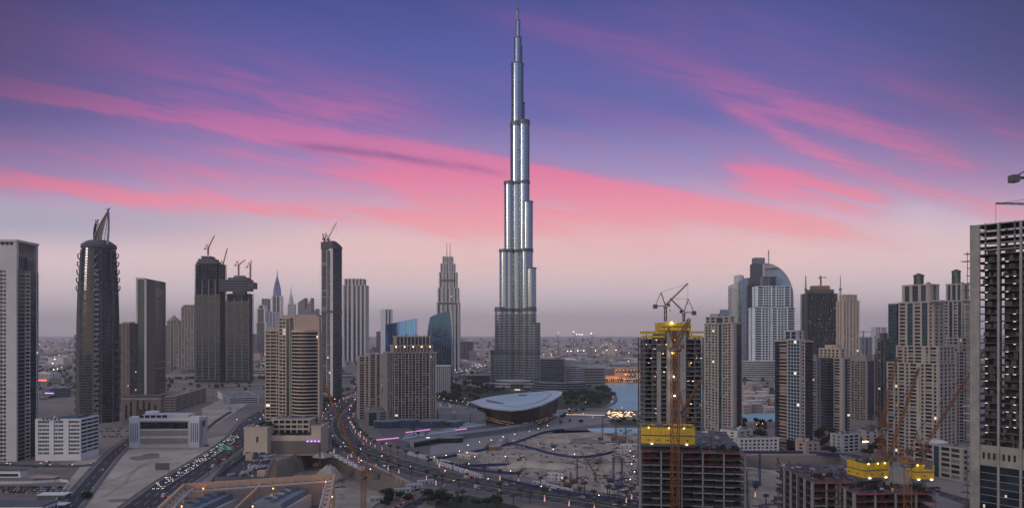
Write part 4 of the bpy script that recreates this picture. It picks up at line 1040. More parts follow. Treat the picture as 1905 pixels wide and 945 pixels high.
def deck_building(name, label, x0, x1, yfront, depth, ztop, m='dconcrete', seed=5, skew=0, cx=5, fh=3.6):
    r = empty(name, (x0, yfront, 0), skew, label, 'building under construction'); wd = x1-x0; rs = random.Random(seed); n = int(ztop/fh)
    for i in range(n+1):
        z = ztop-i*fh
        if z < 1: break
        MB().box(0, wd, 0, depth, z-.38, z).build('floor_slab', m, r)
        e = MB(); k = cx*2
        for q in range(k):
            if rs.random() < .75: e.box(wd*q/k+.4, wd*(q+1)/k-.2, -1.5-rs.random(), 0, z-.3, z-.05)
        e.build('slab_edge', 'redsteel' if i < 2 else ('concrete' if rs.random() < .7 else 'timberform'), r)
        rail = MB(); 
        for q in range(int(wd/2)): rail.box(q*2, q*2+.12, -.2, -.08, z, z+1.1)
        rail.box(0, wd, -.2, -.12, z+1.05, z+1.15); rail.build('guard_rail', 'redsteel' if i < 3 else 'dgrey', r)
        g = MB()
        for q in range(int(wd*depth/60)):
            x, y = rs.uniform(1, wd-3), rs.uniform(1, min(depth, 14)-1); g.box(x, x+rs.uniform(.3, 3), y, y+.4, z+.01, z+rs.uniform(.4, fh*.8))
        g.build('props', 'interior', r, kind='stuff')
    for q in range(cx+1):
        x = wd*q/cx; MB().box(x-.4, x+.4, -.5, .3, 0, ztop).build('column', 'grey', r)
        MB().box(x-.5, x+.5, depth*.35, depth*.35+1, 0, ztop).build('column', 'dconcrete', r)
        if q < cx: MB().box(x+1.5, wd*(q+1)/cx-1.5, 9, 9.5, 0, ztop-.5).build('inner_wall', 'interior', r)
    for k in range(int(depth/9)):
        MB().box(-.6, .3, k*9, k*9+1, 0, ztop).build('column', 'concrete', r)
    # rebar, formwork and material on the deck
    rb = MB()
    for q in range(170):
        x, y = rs.uniform(0, wd), rs.uniform(0, depth); hh = rs.uniform(.8, 2.2); rb.box(x, x+.16, y, y+.16, ztop+.01, ztop+hh)
    rb.build('rebar_starter', 'rebar', r, kind='stuff')
    for q in range(46):
        x, y = rs.uniform(1, wd-6), rs.uniform(1, depth-4); a = rs.choice([0, 1]); L = rs.uniform(1.5, 5)
        MB().box(x, x+(L if a else 1.2), y, y+(1.2 if a else L), ztop+.02, ztop+rs.uniform(.3, 1.3)).build('stacked_material', rs.choice(['timberform','steel','dgrey','whitesteel','dconcrete','bluesteel','rebar','dgrey']), r)
    m2 = MB()
    for q in range(14):
        x, y = rs.uniform(1, wd-9), rs.uniform(1, depth-4); m2.box(x, x+rs.uniform(4, 9), y, y+rs.uniform(2, 4), ztop+.005, ztop+.03)
    m2.build('formwork_mat', 'steel', r)
    return r
xL, xR = (1192-CX)*.294, (1382-CX)*.294
dk = deck_building('building_under_construction', 'wide bare concrete frame in front of the yellow-topped tower, yellow screen box on its deck', xL, xL+(xR-xL)*.985, 400, 88, ZT(838, 400), cx=5, seed=5, skew=-R(9.5))
def screen_box(label, x0, x1, y0, y1, z0, z1, rz=0, loc=None, parts=6):
    r = empty('climbing_formwork', loc or (x0, y0, z0), rz, label, 'formwork'); wd, dp, hh = x1-x0, y1-y0, z1-z0
    def panel(nm, ax, a0, a1, b):
        for (za, zb) in ((0, hh*.46), (hh*.54, hh)):
            m = MB(); n = max(2, int((a1-a0)/2.6))
            for i in range(n):
                u0, u1 = a0+(a1-a0)*i/n+.05, a0+(a1-a0)*(i+1)/n-.05
                if ax == 'x': m.box(u0, u1, b-.15, b+.15, za, zb)
                else: m.box(b-.15, b+.15, u0, u1, za, zb)
            p = m.build('screen_panel', 'yellow', r)
            d = MB()
            for i in range(1, n, 2):
                u = a0+(a1-a0)*(i+.5)/n
                if za == 0:
                    if ax == 'x': d.box(u-.5, u+.5, b-.2, b-.15, hh*.18, hh*.27)
                    else: d.box(b-.2, b-.15, u-.5, u+.5, hh*.18, hh*.27)
            if d.f: d.build('slot', 'blackrail', p)
    panel('f', 'x', 0, wd, 0); panel('b', 'x', 0, wd, dp); panel('l', 'y', .2, dp-.2, 0); panel('r', 'y', .2, dp-.2, wd)
    MB().box(.3, wd-.3, .3, dp-.3, -1.5, hh*.8).build('inner_core', 'dconcrete', r)
    MB().box(.2, wd-.2, .2, dp-.2, hh*.8, hh*.84).build('working_deck', 'dgrey', r)
    q = MB()
    for i in range(26):
        x, y = U(1, wd-2), U(1, dp-2); q.box(x, x+U(.3, 1.6), y, y+U(.3, 1.2), hh*.84, hh*.84+U(.8, 2.6))
    q.build('deck_gear', 'steel', r)
    rl = MB()
    for i in range(int(wd)): rl.box(i, i+.08, .2, .28, hh, hh+1.1)
    rl.box(0, wd, .2, .28, hh+1, hh+1.1); rl.build('guard_rail', 'dgrey', r)
    for x in (wd*.14, wd*.52, wd*.8): MB().ball((x, -.5, hh-.1), .3, 8, 5).build('work_lamp', 'lampgold', r)
    for x in (wd*.2, wd*.85): MB().box(x-.5, x+.5, -.6, -.2, -.25, .05).build('strip_lamp', 'lampwhite', r)
    return r
s_ = 402/F
screen_box('long yellow climbing screen box on the deck of the wide frame building', (1193-CX)*s_, (1290-CX)*s_, 402, 420, ZT(824, 402), ZT(794, 402), -R(9.5))
lattice_crane('tower_crane', 'orange crane whose mast rises in front of the wide frame building', ((1256-CX)*392/F, 392, 0), ZT(640, 392)-4, 17, 62, 0.1, 'orange', w=3.6, t=.34)
p = W(1272, 790, 425)
lattice_crane('tower_crane', 'small orange crane with white gear on the yellow screen box', (p.x, 425, p.z-3), 9, 22, 50, .6, 'orange', w=1.8, t=.35)

mat('paleframe', (.36,.42,.47), .6, var=.1)
def T1():
    T, s_, t_, Y = corner('residential_tower', 'beige tower with dark glass edge and pale crown, right of the yellow-topped tower', 'tower', 1311, 1364, 1380, 805, 33, fh=3.5)
    h = ZT(590, Y)
    T.block(0, s_, 0, t_, 0, h-8, 'p:1.6 n:3 p:.2', 'p:.5 l:1 p:.3 l:1 p:.5 w p:.4 w p:.5 G:1.3 p:.3 w w p:.4 l:1 p:.9', wm='beige', pm='beige', proud=.8)
    T.block(1, s_*.5, t_*.12, t_*.97, h-7, h, 'p w p', 'l:1 p:.4 l:1 p:.4 G:1.6 p:.4 l:1 p:.4', wm='beige', proud=.8)
    T.wall('silver', 'crown').box(2, s_*.5, t_*.30, t_*.50, h+1.5, ZT(575, Y)); T.wall('beige', 'crown').box(2, s_*.5, t_*.55, t_*.85, h+1.4, h+5)
    T.finish(.012, 11)
    T, s_, t_, Y = corner('residential_tower', 'tower with a white glazed grid centre and pinkish shoulders beside the construction pit', 'tower', 1442, 1498, 1512, 842, 22, fh=3.5)
    h = ZT(636, Y)
    T.block(0, s_, 0, t_, 0, h, 'n:1', 'n:.9 l:1.2 w:.6 p:1.5 l:1 p:.1', wm='pinkstone', pm='pinkstone', proud=.7)
    a, b = t_*.09, t_*.50
    T.block(-3, 6, a, b, 0, h+1.6, None, 'p:.15 w*4 p:.15', wm='paleframe', pm='paleframe', gm='navy', win=.74, proud=.5)
    T.block(-2, s_*.6, t_*.2, t_*.62, h+2.9, ZT(617, Y), 'p w p', 'p:.3 g:1 p:.3 g:1 p:.3', wm='paleframe', gm='navy')
    T.wall('pinkstone', 'portal').box(-5, 4, -2, 8, 0, 15); T.wall('glass', 'lobby').box(-3.9, -3.0, a, b, 0, 11)
    T.finish(.012, 12)
    T, s_, t_, Y = corner('residential_tower', 'rounded dark glass tower with banded balconies and cream crown arches', 'tower', 1524, 1568, 1583, 803, 25, fh=3.5)
    h = ZT(668, Y)
    T.block(0, s_, 0, t_, 0, h, 'p:.7 G:1 l:1 p:.4', 'n:4 p:.2 l:1.4 p:.8', wm='beige', pm='beige')
    N = 12; y0, y1 = t_*.38, t_*.99
    def bow(off): return [(0, y1)] + [(-off-4.5*math.sin(math.pi*i/N), y1-(y1-y0)*i/N) for i in range(N+1)] + [(0, y0)]
    MB().prism(bow(.1), 0, h+1).build('bowed_bay', 'navy', T.root)
    z = 3.
    while z < h: MB().prism(bow(.8), z, z+.8).build('balcony', 'dgrey', T.root); z += 3.5
    T.block(-1, s_*.7, t_*.1, t_*.98, h+1.3, ZT(650, Y), 'p w p', 'p:.3 w p:.3 w p:.3 w p:.3 w p:.3 w p:.3', wm='cream')
    T.block(2, s_*.6, t_*.3, t_*.8, ZT(650, Y)+1.3, ZT(644, Y), None, None, wm='cream'); T.finish(.01, 13)
    for (xl, xc, xr, base, a, top, lab, wm, pR, pL) in (
        (1508,1519,1526,805,30,672,'slim grey tower wedged between the gridded tower and the rounded dark one','grey','p w p','p:.3 w w w p:.3'),
        (1578,1612,1628,782,35,672,'shorter tan tower with square windows right of the rounded dark tower','tan','p:.4 n:2 p:.4','p:.4 w w p:.3 w w p:.3 w w p:.4'),
        (1632,1645,1656,800,35,632,'slender dark tower left of the big teal-striped tower','dgrey','p:.4 n p:.3','p:.4 l p:.3 n p:.3'),
        (1626,1634,1640,775,30,660,'narrow dark tower directly behind the slender dark one','dgrey','p w p','p w p w p')):
        T, s_, t_, Y = corner('residential_tower', lab, 'tower', xl, xc, xr, base, a, fh=3.5); h = ZT(top, Y)
        T.block(0, s_, 0, t_, 0, h, pR, pL, wm=wm); T.block(2, s_-2, 2, t_-2, h+1.4, h+7, None, None, wm=wm); T.finish(.015, base)
T1()

def teal_tower(lab, xl, xc, xr, base, a, rows, seed):
    """big terraced tower: rows = rooflines of podium body, middle body, shaft, crown, turret"""
    T, s_, t_, Y = corner('residential_tower', lab, 'tower', xl, xc, xr, base, a, fh=3.5); Z = lambda p: ZT(p, Y)
    L0 = 'p:.3 l:1 p:.3 w:.5 p:.3 l:1 p:.3 w:.5 p:.3 l:1.2 p:.8 w:.5 p:.3 l:1.2 p:.3 w:.5 p:.3'
    T.block(0, s_, 0, t_, 0, Z(rows[0]), 'p:.4 w p:.3 w p:.3 w p:.3 w p:.4', L0, wm='beige', proud=.8)
    T.block(1, s_*.95, 0.5, t_*.82, Z(rows[0]), Z(rows[1]), 'p:.4 w p:.3 w p:.3 w p:.3 w p:.4', 'p:.3 l:1 p:.3 w:.5 p:.3 l:1 p:.3 l:1.2 p:.8 w:.5 p:.3 l:1.2 p:.3', wm='beige', proud=.8)
    T.block(2, s_*.7, t_*.12, t_*.78, Z(rows[1]), Z(rows[2]), 'p:.4 w p:.3 w p:.4', 'p:.3 l:1.2 p:.5 G:1.2 p:.4 l:1.2 p:.4 G:1.2 p:.4 w:.5 p:.2', wm='beige', proud=.8)
    T.block(1.5, s_*.6, t_*.83, t_*.99, Z(rows[0]), Z(rows[2])-1, None, 'G:2', wm='grey')
    T.block(3, s_*.6, t_*.2, t_*.72, Z(rows[2])+1.3, Z(rows[3]), 'p G p', 'p:.6 G:1 p:.6 n:1.2 p:.6 G:1 p:.6', wm='beige', proud=1)
    T.wall('beige', 'roof_arm').box(-6, 4, -5, t_*.14, Z(rows[2])+.5, Z(rows[2])+1.6)
    m = MB(); x, y = s_*.3, t_*.47; m.lathe([(4.6, Z(rows[3])), (4.6, Z(rows[4])+1)], 8, x, y); m.build('turret', 'teal', T.root)
    MB().lathe([(5.2, Z(rows[4])+1), (5.2, Z(rows[4])+1.8), (.4, Z(rows[4])-0+4)], 8, x, y).build('turret_roof', 'dgrey', T.root)
    return T.finish(.01, seed)
teal_tower('big terraced beige tower with teal glass stripes and a small domed turret', 1650, 1746, 1778, 858, 33, (678,646,562,529,512), 14)
teal_tower('similar terraced beige tower partly hidden between the turreted one and the right edge', 1742, 1800, 1822, 825, 33, (655,630,560,528,505), 15)
T, s_, t_, Y = corner('podium_building', 'beige podium with a curved parapet at the foot of the turreted tower', 'building', 1700, 1790, 1812, 896, 22, fh=4.5)
T.block(0, s_, 0, t_, 0, 26, 'p:.4 w p:.4 w p:.4', 'p:.3 l:1.5 p:.3 l:1.5 p:.3 G:1 p:.4 l:1.5 p:.3 l:1.5 p:.4', wm='beige'); T.wall('offwhite', 'curved_roof').lathe([(9, 27), (9, 28), (6, 29)], 24, 10, t_*.7); T.finish(.02, 3)

def right_edge_frame():
    a = R(-37); Y0 = 350.; X0 = (1805-CX)/F*Y0
    r = empty('tower_under_construction', (X0, Y0, 0), -R(53), 'huge dark half-clad concrete tower under construction filling the right edge', 'tower')
    wd = 58.; dp = 22.; h = ZT(421, Y0); fh = 3.48; n = int(h/fh); rs = random.Random(9)
    zc = 66.  # clad below
    for i in range(n+1):
        z = h-i*fh
        if z < 2: break
        MB().box(0, wd, 0, dp, z-.34, z).build('floor_slab', 'dconcrete' if z > zc else 'dgrey', r)
    for i, x in enumerate((0, 11.5, 20.5, 31, 42, 53)):
        w_ = 4.2 if i == 0 else 1.0
        MB().box(x, x+w_, -.5, .6, 0, h if i < 3 else h).build('column', 'concrete', r)
        if i: MB().box(x, x+1, 9, 10, 0, h).build('column', 'dconcrete', r)
    for (x0, x1) in ((4.3, 11.4), (12.6, 20.4), (21.6, 30.9), (32.1, 41.9)):
        MB().box(x0, x1, 5.2, 5.6, 0, h-14).build('inner_wall', 'interior', r)
        g = MB()
        for i in range(n-3):
            z = h-14-i*fh
            if z < zc: break
            for k in range(3):
                if rs.random() < .6: u = rs.uniform(x0, x1-2); g.box(u, u+rs.uniform(.8, 2.4), 3, 5.1, z+.0, z+rs.uniform(1.4, 3))
            if rs.random() < .8: g.box(x0, x1, -.35, -.25, z+.9, z+1.0)
        g.build('infill_wall', 'dconcrete', r, kind='stuff')
    # glazed lower part
    for (x0, x1) in ((4.3, 11.4), (12.6, 20.4), (21.6, 30.9), (32.1, 41.9), (43.1, 52.9)):
        MB().box(x0, x1, -.05, .3, 0, zc-8).build('cladding', 'navy', r)
        for i in range(0, 18): MB().box(x0, x1, -.2, -.051, zc-8-i*fh-.14, zc-8-i*fh+.14).build('transom', 'grey', r)
        MB().box(x0, x1, -.02, .35, zc-7.9, zc+1.5).build('mechanical_wall', 'concrete', r)
        for k in range(3): MB().box(x0+1+k*2.2, x0+2.0+k*2.2, -.12, -.02, zc-5, zc-2).build('vent', 'interior', r)
    # site tube lights
    for i in range(5, n):
        z = h-i*fh-.5
        if z < zc+6: break
        for x in (6.0, 14.6, 17.6, 24, 28):
            if rs.random() < .62: MB().box(x, x+1.1, .9, 1.05, z-.12, z+.05).build('tube_light', 'tubelight', r)
    for x, z in ((5.5, 38), (14.5, 44), (26, 40), (23.5, 24), (8, 20)): MB().box(x, x+.9, -.1, -.06, z, z+1.4).build('lit_window', 'dimwindow', r)
    MB().box(24.5, 50, 1, 18, ZT(421, Y0)-6, h+9).build('core', 'dconcrete', r)
    for i in range(5):
        MB().bar((0, 0, h-i*3), (24.4, 0, h-i*3), .5).build('roof_beam', 'concrete', r)
    for x in (0, 6, 12, 18, 24): MB().box(x, x+.7, .2, .9, h-14, h+.5).build('roof_post', 'dconcrete', r)
    # outriggers / catch decks on the left edge
    for i in range(46):
        z = h-13-i*3.48
        if z < 3: break
        MB().box(-rs.uniform(1.2, 4.6), 0, 0, 4, z-.15, z+.05).build('catch_deck', rs.choice(['dconcrete','whitesteel','rebar']), r)
    for x in (-1.6, -.4): MB().bar((x, 1, 0), (x, 1, h-12), .25).build('scaffold_pole', 'steel', r)
    return r
right_edge_frame()
p = W(1925, 340, 330)
lattice_crane('tower_crane', 'tower crane at the right edge, dark counter jib reaching in over the half-clad tower', (p.x+2, 330, 60), p.z-60, 40, 8, .05, 'dgrey', luff=False, w=3, t=.4)
o = W(1985, 383, 380)
lattice_crane('tower_crane', 'lower tower crane at the right edge, thin jib reaching left over the roof frame', (o.x, 380, 60), o.z-62, 37, 1, math.pi, 'dgrey', luff=False, w=1.8, t=.3)

# ---- domed-crest hotel and neighbours
mat('litwhite', (.55,.58,.62), .6, emit=.10, ecol=(.85,.93,1)); mat('crestpanel', (.34,.42,.50), .5, .2, var=.06)  # faint emission in the hotel walls stands in for lit balconies
def crest_hotel():
    Y = 1875.; s = Y/F; g = W(1403, HY, Y); T = Tower('crescent_hotel', 'hotel with a huge quarter-round sail crest and bright ribbed tiers', 'hotel', (g.x, Y, 0), 0, fh=6.4)
    X = lambda px: (px-1403)*s
    pat = 'p:.3 f:2 p:.2 w*3 p:.3 f:1.4 p:.3 w*3 p:.2 f:2 p:.3'
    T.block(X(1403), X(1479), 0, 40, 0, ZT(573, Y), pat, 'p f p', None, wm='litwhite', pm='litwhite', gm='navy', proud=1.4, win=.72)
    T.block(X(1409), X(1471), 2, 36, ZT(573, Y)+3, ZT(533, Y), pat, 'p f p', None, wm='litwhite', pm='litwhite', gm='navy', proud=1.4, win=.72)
    T.block(X(1418), X(1446), 4, 16, ZT(533, Y)+1.3, ZT(515, Y), 'p:.5 f:3 p:.4 n:3 p:.5', None, None, wm='grey', gm='navy')
    T.wall('whitesteel', 'light_spine').box(X(1432), X(1434), -3, -1, 14, ZT(571, Y))
    T.wall('dgrey', 'mechanical_band').box(X(1405), X(1477), -.5, 38, ZT(573, Y)+1, ZT(573, Y)+3.2)
    # crest: thick quarter disc
    cx0, z0 = X(1426), ZT(552, Y); rx, rz_ = X(1480)-X(1426), ZT(489, Y)-z0; N = 22
    pts = [(cx0, ZT(640, Y))] + [(cx0+rx*math.sin(math.pi/2*i/N), z0+rz_*math.cos(math.pi/2*i/N)) for i in range(N+1)] + [(cx0+rx, ZT(640, Y))]
    m = MB(); n = len(pts); m.add([(x, 18, z) for x, z in pts]+[(x, 30, z) for x, z in pts], [tuple(range(n)), tuple(range(2*n-1, n-1, -1))]+[(i, n+i, n+(i+1)%n, (i+1)%n) for i in range(n)])
    c = m.build('crest', 'crestpanel', T.root)
    m = MB()
    for i in range(1, n-1): m.bar((pts[i][0], 17.5, pts[i][1]), (pts[i+1][0], 17.5, pts[i+1][1]), 2.4)
    m.bar((cx0, 17.5, z0), (cx0, 17.5, pts[1][1]), 3); m.build('crest_rim', 'whitesteel', c)
    MB().lathe([(16, ZT(498, Y)), (17, ZT(496, Y)), (3, ZT(494, Y))], 20, X(1438), 14, 1, .5).build('roof_canopy', 'cream', T.root)
    MB().lattice((X(1434), 16, ZT(492, Y)), (X(1434), 16, ZT(464, Y)), 2, 8, .7).build('mast', 'whitesteel', T.root)
    # fanned base tiers
    for i in range(9):
        f = i/9; wx = 20*(1-f)
        MB().lathe([(1, 4+i*5.4), (1, 4+i*5.4+2.2)], 30, X(1420), 12, (X(1462)-X(1400))*(.62+.34*(1-f)), 28-8*f).build('podium_tier', 'offwhite', T.root)
        if i < 8: MB().lathe([(1, 4+i*5.4+2.2), (1, 4+(i+1)*5.4)], 30, X(1420), 12, (X(1462)-X(1400))*(.60+.33*(1-f)), 26-8*f).build('podium_glazing', 'navy', T.root)
    T.finish(.03, 2)
crest_hotel()
def curved_silver():
    Y = 2250.; s = Y/F; g = W(1361, HY, Y); r = empty('residential_tower', (g.x, Y, 0), 0, 'blue-silver tower with a slanted curved roof and round drum on top', 'tower'); wd = 35*s; N = 12
    zt = lambda x: ZT(531-14*min(1, (x/wd)*1.25)**.7, Y)
    poly = [(0,0)]+[(wd*i/N, -8*math.sin(math.pi*i/N)) for i in range(1,N)]+[(wd,0),(wd,36),(0,36)]
    MB().prism(poly, 0, lambda x, y: zt(x)).build('glass_body', 'silver', r)
    m = MB(); z = 10.
    while z < ZT(535, Y): m.prism([(x*1.0, y-.7 if y < 1 else y-2) for x, y in poly], z, z+1.6); z += 6
    m.build('floor_band', 'grey', r); MB().box(wd*.78, wd+1, -3, 30, 0, ZT(517, Y)).build('side_fin', 'navy', r)
    MB().lathe([(9*s, ZT(530, Y)), (9*s, ZT(513, Y)), (6*s, ZT(511, Y))], 20, 17*s, 18).build('roof_drum', 'offwhite', r)
curved_silver()
r_, wd_, h_, s__ = frame_tower('tower_under_construction', 'dark unfinished tower left of the round-crested hotel', 1398, 1430, 2050, 528, 40, fh=6.5, m='dconcrete', lights=30, seed=12)
MB().box(5*s__, 31*s__, 2, 36, h_, ZT(490, 2050)).build('upper_shaft', 'dconcrete', r_); MB().box(7*s__, 26*s__, 4, 30, ZT(490, 2050), ZT(479, 2050)).build('crown', 'grey', r_)
for i in range(7): MB().box(4.4*s__, 31.6*s__, 1, 37, ZT(526-i*5.4, 2050)-.5, ZT(526-i*5.4, 2050)+.5).build('floor_slab', 'grey', r_)
r_, wd_, h_, s__ = frame_tower('tower_under_construction', 'dark dotted frame tower with a mustard screen box on top, flanked by two hoist masts', 1503, 1559, 1800, 545, 45, fh=5.2, m='dconcrete', lights=90, seed=13, bays=12)
MB().box(8*s__, 50*s__, 4, 38, h_, ZT(538, 1800)).build('upper_floor', 'dconcrete', r_); MB().box(14*s__, 43*s__, 6, 34, ZT(538, 1800), ZT(531, 1800)).build('climbing_screen', 'timberform', r_)
MB().box(15*s__, 42*s__, 7, 33, ZT(541, 1800), ZT(536, 1800)).build('core', 'grey', r_)
for a, lab, tp in ((1499, 'thin hoist mast up the left side of the dark dotted frame tower', 513), (1563.5, 'thin pale hoist mast with lights up the right side of the dark dotted frame tower', 513)):
    q = empty('hoist_mast', (W(a, HY, 1795).x, 1795, 0), 0, lab, 'mast'); MB().lattice((0,0,0), (0,0,ZT(538, 1795)), 3, 50, .7).build('mast', 'dgrey' if a < 1550 else 'whitesteel', q)
    MB().lattice((0,0,ZT(538, 1795)), (0,0,ZT(tp, 1795)), 2, 8, .6, .8).build('mast_top', 'redsteel' if a < 1550 else 'whitesteel', q)
    MB().box(-3, 3, -2, 2, ZT(537, 1795)-3, ZT(537, 1795)).build('platform', 'dgrey', q)
p = W(1527, 531, 1810); lattice_crane('tower_crane', 'pale flat-jib crane on the mustard screen box of the dotted tower', (p.x, 1810, p.z), 17, 14, 3, .0, 'redsteel', luff=False, w=2.4, t=.7)
stepped('residential_tower', 'slim cream tower with square-cut crown right of the dotted frame tower', 1600, [(1568,1599,560),(1573,1595,549)], 32, 'p:.4 w:1 p:.3 w:1 p:.5 l:1 p:.5 w:1 p:.3 w p:.4', 'cream', fh=4.4, side='p w p w p')
stepped('residential_tower', 'cream lower tower below the slim cream one', 1150, [(1579,1597,668)], 22, 'p w p', 'cream', fh=4)
stepped('residential_tower', 'faint far tower with lit roof edge between the cream and dark towers', 2900, [(1602,1623,628)], 40, 'p:.3 w p:.4 n p:.4 w p:.3', 'grey', fh=8)
stepped('residential_tower', 'pale hazy tower behind the slender dark tower', 3300, [(1625,1651,624),(1628,1651,609)], 40, 'p:.3 w w p:.4 w w p:.4', 'offwhite', fh=8)
p = W(1606, 628, 2900); lattice_crane('tower_crane', 'faint far crane on the lit-edged hazy tower', (p.x, 2900, p.z), 20, 34, 2, 0, 'grey', luff=False, w=3, t=1)

# ---- bottom right deck with yellow boxes and orange cranes
gx, Y0 = (1640-CX)/F*330, 330
dk2 = deck_building('building_under_construction', 'low concrete deck at the bottom right, strewn with formwork and carrying two yellow boxes', (1590-CX)/F*335, (1742-CX)/F*335, 335, 74, ZT(917, 335), cx=4, seed=8)
dk3 = deck_building('building_under_construction', 'narrow dark scaffolded deck left of the bottom right concrete deck', (1512-CX)/F*352, (1588-CX)/F*352, 352, 50, ZT(897, 352), cx=3, seed=18)
dY = 350.
screen_box('yellow climbing screen box, left one on the bottom right deck', 0, 14, 0, 12, 0, 0+ (ZT(862, dY)-ZT(889, dY)), R(14), (W(1608, 620, dY).x, dY, ZT(889, dY)))
screen_box('yellow climbing screen box, right one on the bottom right deck', 0, 9.5, 0, 12, 0, (ZT(862, dY)-ZT(889, dY)), 0, (W(1701, 620, dY).x, dY, ZT(891, dY)))
MB_ = MB().box(0, 14, 0, 10, 0, 7).build('concrete_core', 'concrete'); MB_.location = (W(1642, 620, dY+4).x, dY+4, ZT(917, 335)); tag(MB_, 'bare concrete core wall between the two yellow boxes on the bottom right deck', 'wall')
for (px_, Yb, top, L, el, az, lab, w_) in ((1689, 325, 868, 13, 62, 2.6, 'orange crane rising in front of the bottom right deck, short jib leaning left', 3.0),
                                       (1641, 372, 800, 36, 74, .35, 'orange crane left of the turreted tower, jib raised steeply', 2.4),
                                       (1652, 392, 862, 52, 70, .1, 'faded orange crane with a long steep jib before the turreted tower', 2.2)):
    lattice_crane('tower_crane', lab, (W(px_, 620, Yb).x, Yb, 0), ZT(top, Yb), L, el, az, 'orange', w=w_, t=.24)
lattice_crane('tower_crane', 'orange crane with a long jib leaning right across the turreted tower', (W(1716, 620, 410).x, 410, 0), ZT(845, 410), 72, 55, .15, 'orange', w=2.0, t=.22)
mat('benchlamp', (.9,.7,.4), .5, emit=2.2, ecol=(1,.66,.36))
# ------------------------------------------------ opera house: dhow-shaped hall under a pointed pale roof
def opera():
    Y = 930.; s = Y/F; z0 = lambda py, YY: ZT(py, YY)
    r = empty('opera_house', (W(955, 620, Y+20).x, Y+20, 0), 0, 'boat-shaped theatre with dark slatted glass walls under a pointed pale roof', 'theatre')
    ox, oy = W(955, 620, Y+20).x, Y+20
    # roof outline in world xy (pixels at roof height ~), left tip low, right tip high
    def at(px, py, z):
        YY = (EYE-z)*F/(py-HY); return ((px-CX)*YY/F-ox, YY-oy)
    H0 = lambda f: 20+11*f**1.5     # roof height from left tip to right tip
    front = [(874,749,0),(895,757,.12),(920,762,.26),(950,765,.42),(980,762,.58),(1008,755,.74),(1030,745,.9),(1045,735,.99)]
    back = [(1046,730,1),(1030,728,.93),(1000,730,.76),(960,733,.56),(920,738,.34),(895,743,.14)]
    ring = [(*at(px, py, H0(f)), H0(f)) for px, py, f in front+back]
    n = len(ring); m = MB(); m.add([(x, y, z) for x, y, z in ring]+[(x, y, z+1.6) for x, y, z in ring], [tuple(range(n))[::-1] if False else tuple(range(n-1,-1,-1)), tuple(range(n, 2*n))]+[(i,(i+1)%n,n+(i+1)%n,n+i) for i in range(n)])
    roof = m.build('roof', 'roofpale', r)
    # inset panels on the roof
    cxm, cym = sum(p[0] for p in ring)/n, sum(p[1] for p in ring)/n
    m = MB(); N = 22
    def inner(k, f): p = ring[k]; return (cxm+(p[0]-cxm)*f, cym+(p[1]-cym)*f, p[2]*f+25*(1-f)+1.75)
    for k in range(2, n-5):
        a, b = inner(k, .72), inner(k+1, .72); m.bar(a, b, 2.6, .3)
    m.build('roof_seam', 'roofgrey', roof)
    e = MB().lathe([(1,0),(1,1.1)], 24, *at(978, 735, 27), 11, 9); o = e.build('roof_well', 'dgrey', roof); o.location = (0, 0, 26.6)
    a, b = inner(11, .75), inner(1, .5); p_, q_ = at(906, 745, 24), at(936, 751, 24); MB().bar((p_[0], p_[1], 24.6), (q_[0], q_[1], 24.4), 3, 1).build('roof_slot', 'dgrey', roof)
    # body: lofted inward-leaning walls
    levels = [(0,.80),(3,.82),(3.6,.85),(11,.88),(19,.91)]
    rows = []
    body_ids = [k for k in range(n)]
    for (z, f) in levels: rows.append([(cxm+(ring[k][0]-cxm)*f*(1.0 if k not in (0,) else .96), cym+(ring[k][1]-cym)*f, z if z < 19 else ring[k][2]-.2) for k in body_ids])
    m = MB(); m.m = 0
    for j in range(len(rows)-1):
        m.m = 1 if j == 0 else 0
        q = rows[j]+rows[j+1]; m.add(q, [(i,(i+1)%n,n+(i+1)%n,n+i) for i in range(n)])
    m.build('hall_wall', ['operaglass', 'glass'], r)
    f_ = MB()
    for k in range(n):
        for t in range(7):
            g0 = [Vector(rows[j][k]).lerp(Vector(rows[j][(k+1)%n]), t/7) for j in range(len(rows))]
            for j in range(1, len(rows)-1): f_.bar(g0[j], g0[j+1], .55)
    f_.build('slat', 'operabronze', r, kind='stuff')
    for zf, nm in ((3.4, 'floor_light'), (6.5, 'floor_light')):
        g = MB()
        for k in range(0, 8):
            a, b = Vector(rows[1][k]), Vector(rows[1][k+1]); f = 1+.006*zf
            for t in range(5):
                if random.random() < .7: p, q = a.lerp(b, t/5), a.lerp(b, (t+.6)/5); c = Vector((cxm,cym,0)); g.bar((c.x+(p.x-c.x)*1.05,c.y+(p.y-c.y)*1.06,zf),(c.x+(q.x-c.x)*1.05,c.y+(q.y-c.y)*1.06,zf), .35)
        g.build(nm, 'operalight', r)
    b = MB()
    for k in range(0, n): b.bar(rows[1][k], rows[1][(k+1)%n], 3.5, .8)
    b.build('canopy', 'grey', r)
mat('roofpale', (.46,.58,.61), .45, 0, var=.06, vs=.03); mat('roofgrey', (.26,.31,.36), .6, var=.1); mat('operaglass', (.045,.035,.033), .3, .2, var=.3, vs=.1)
mat('operabronze', (.13,.085,.07), .5, .3); mat('operalight', (.8,.5,.3), .5, emit=.4, ecol=(1,.55,.28))
opera()

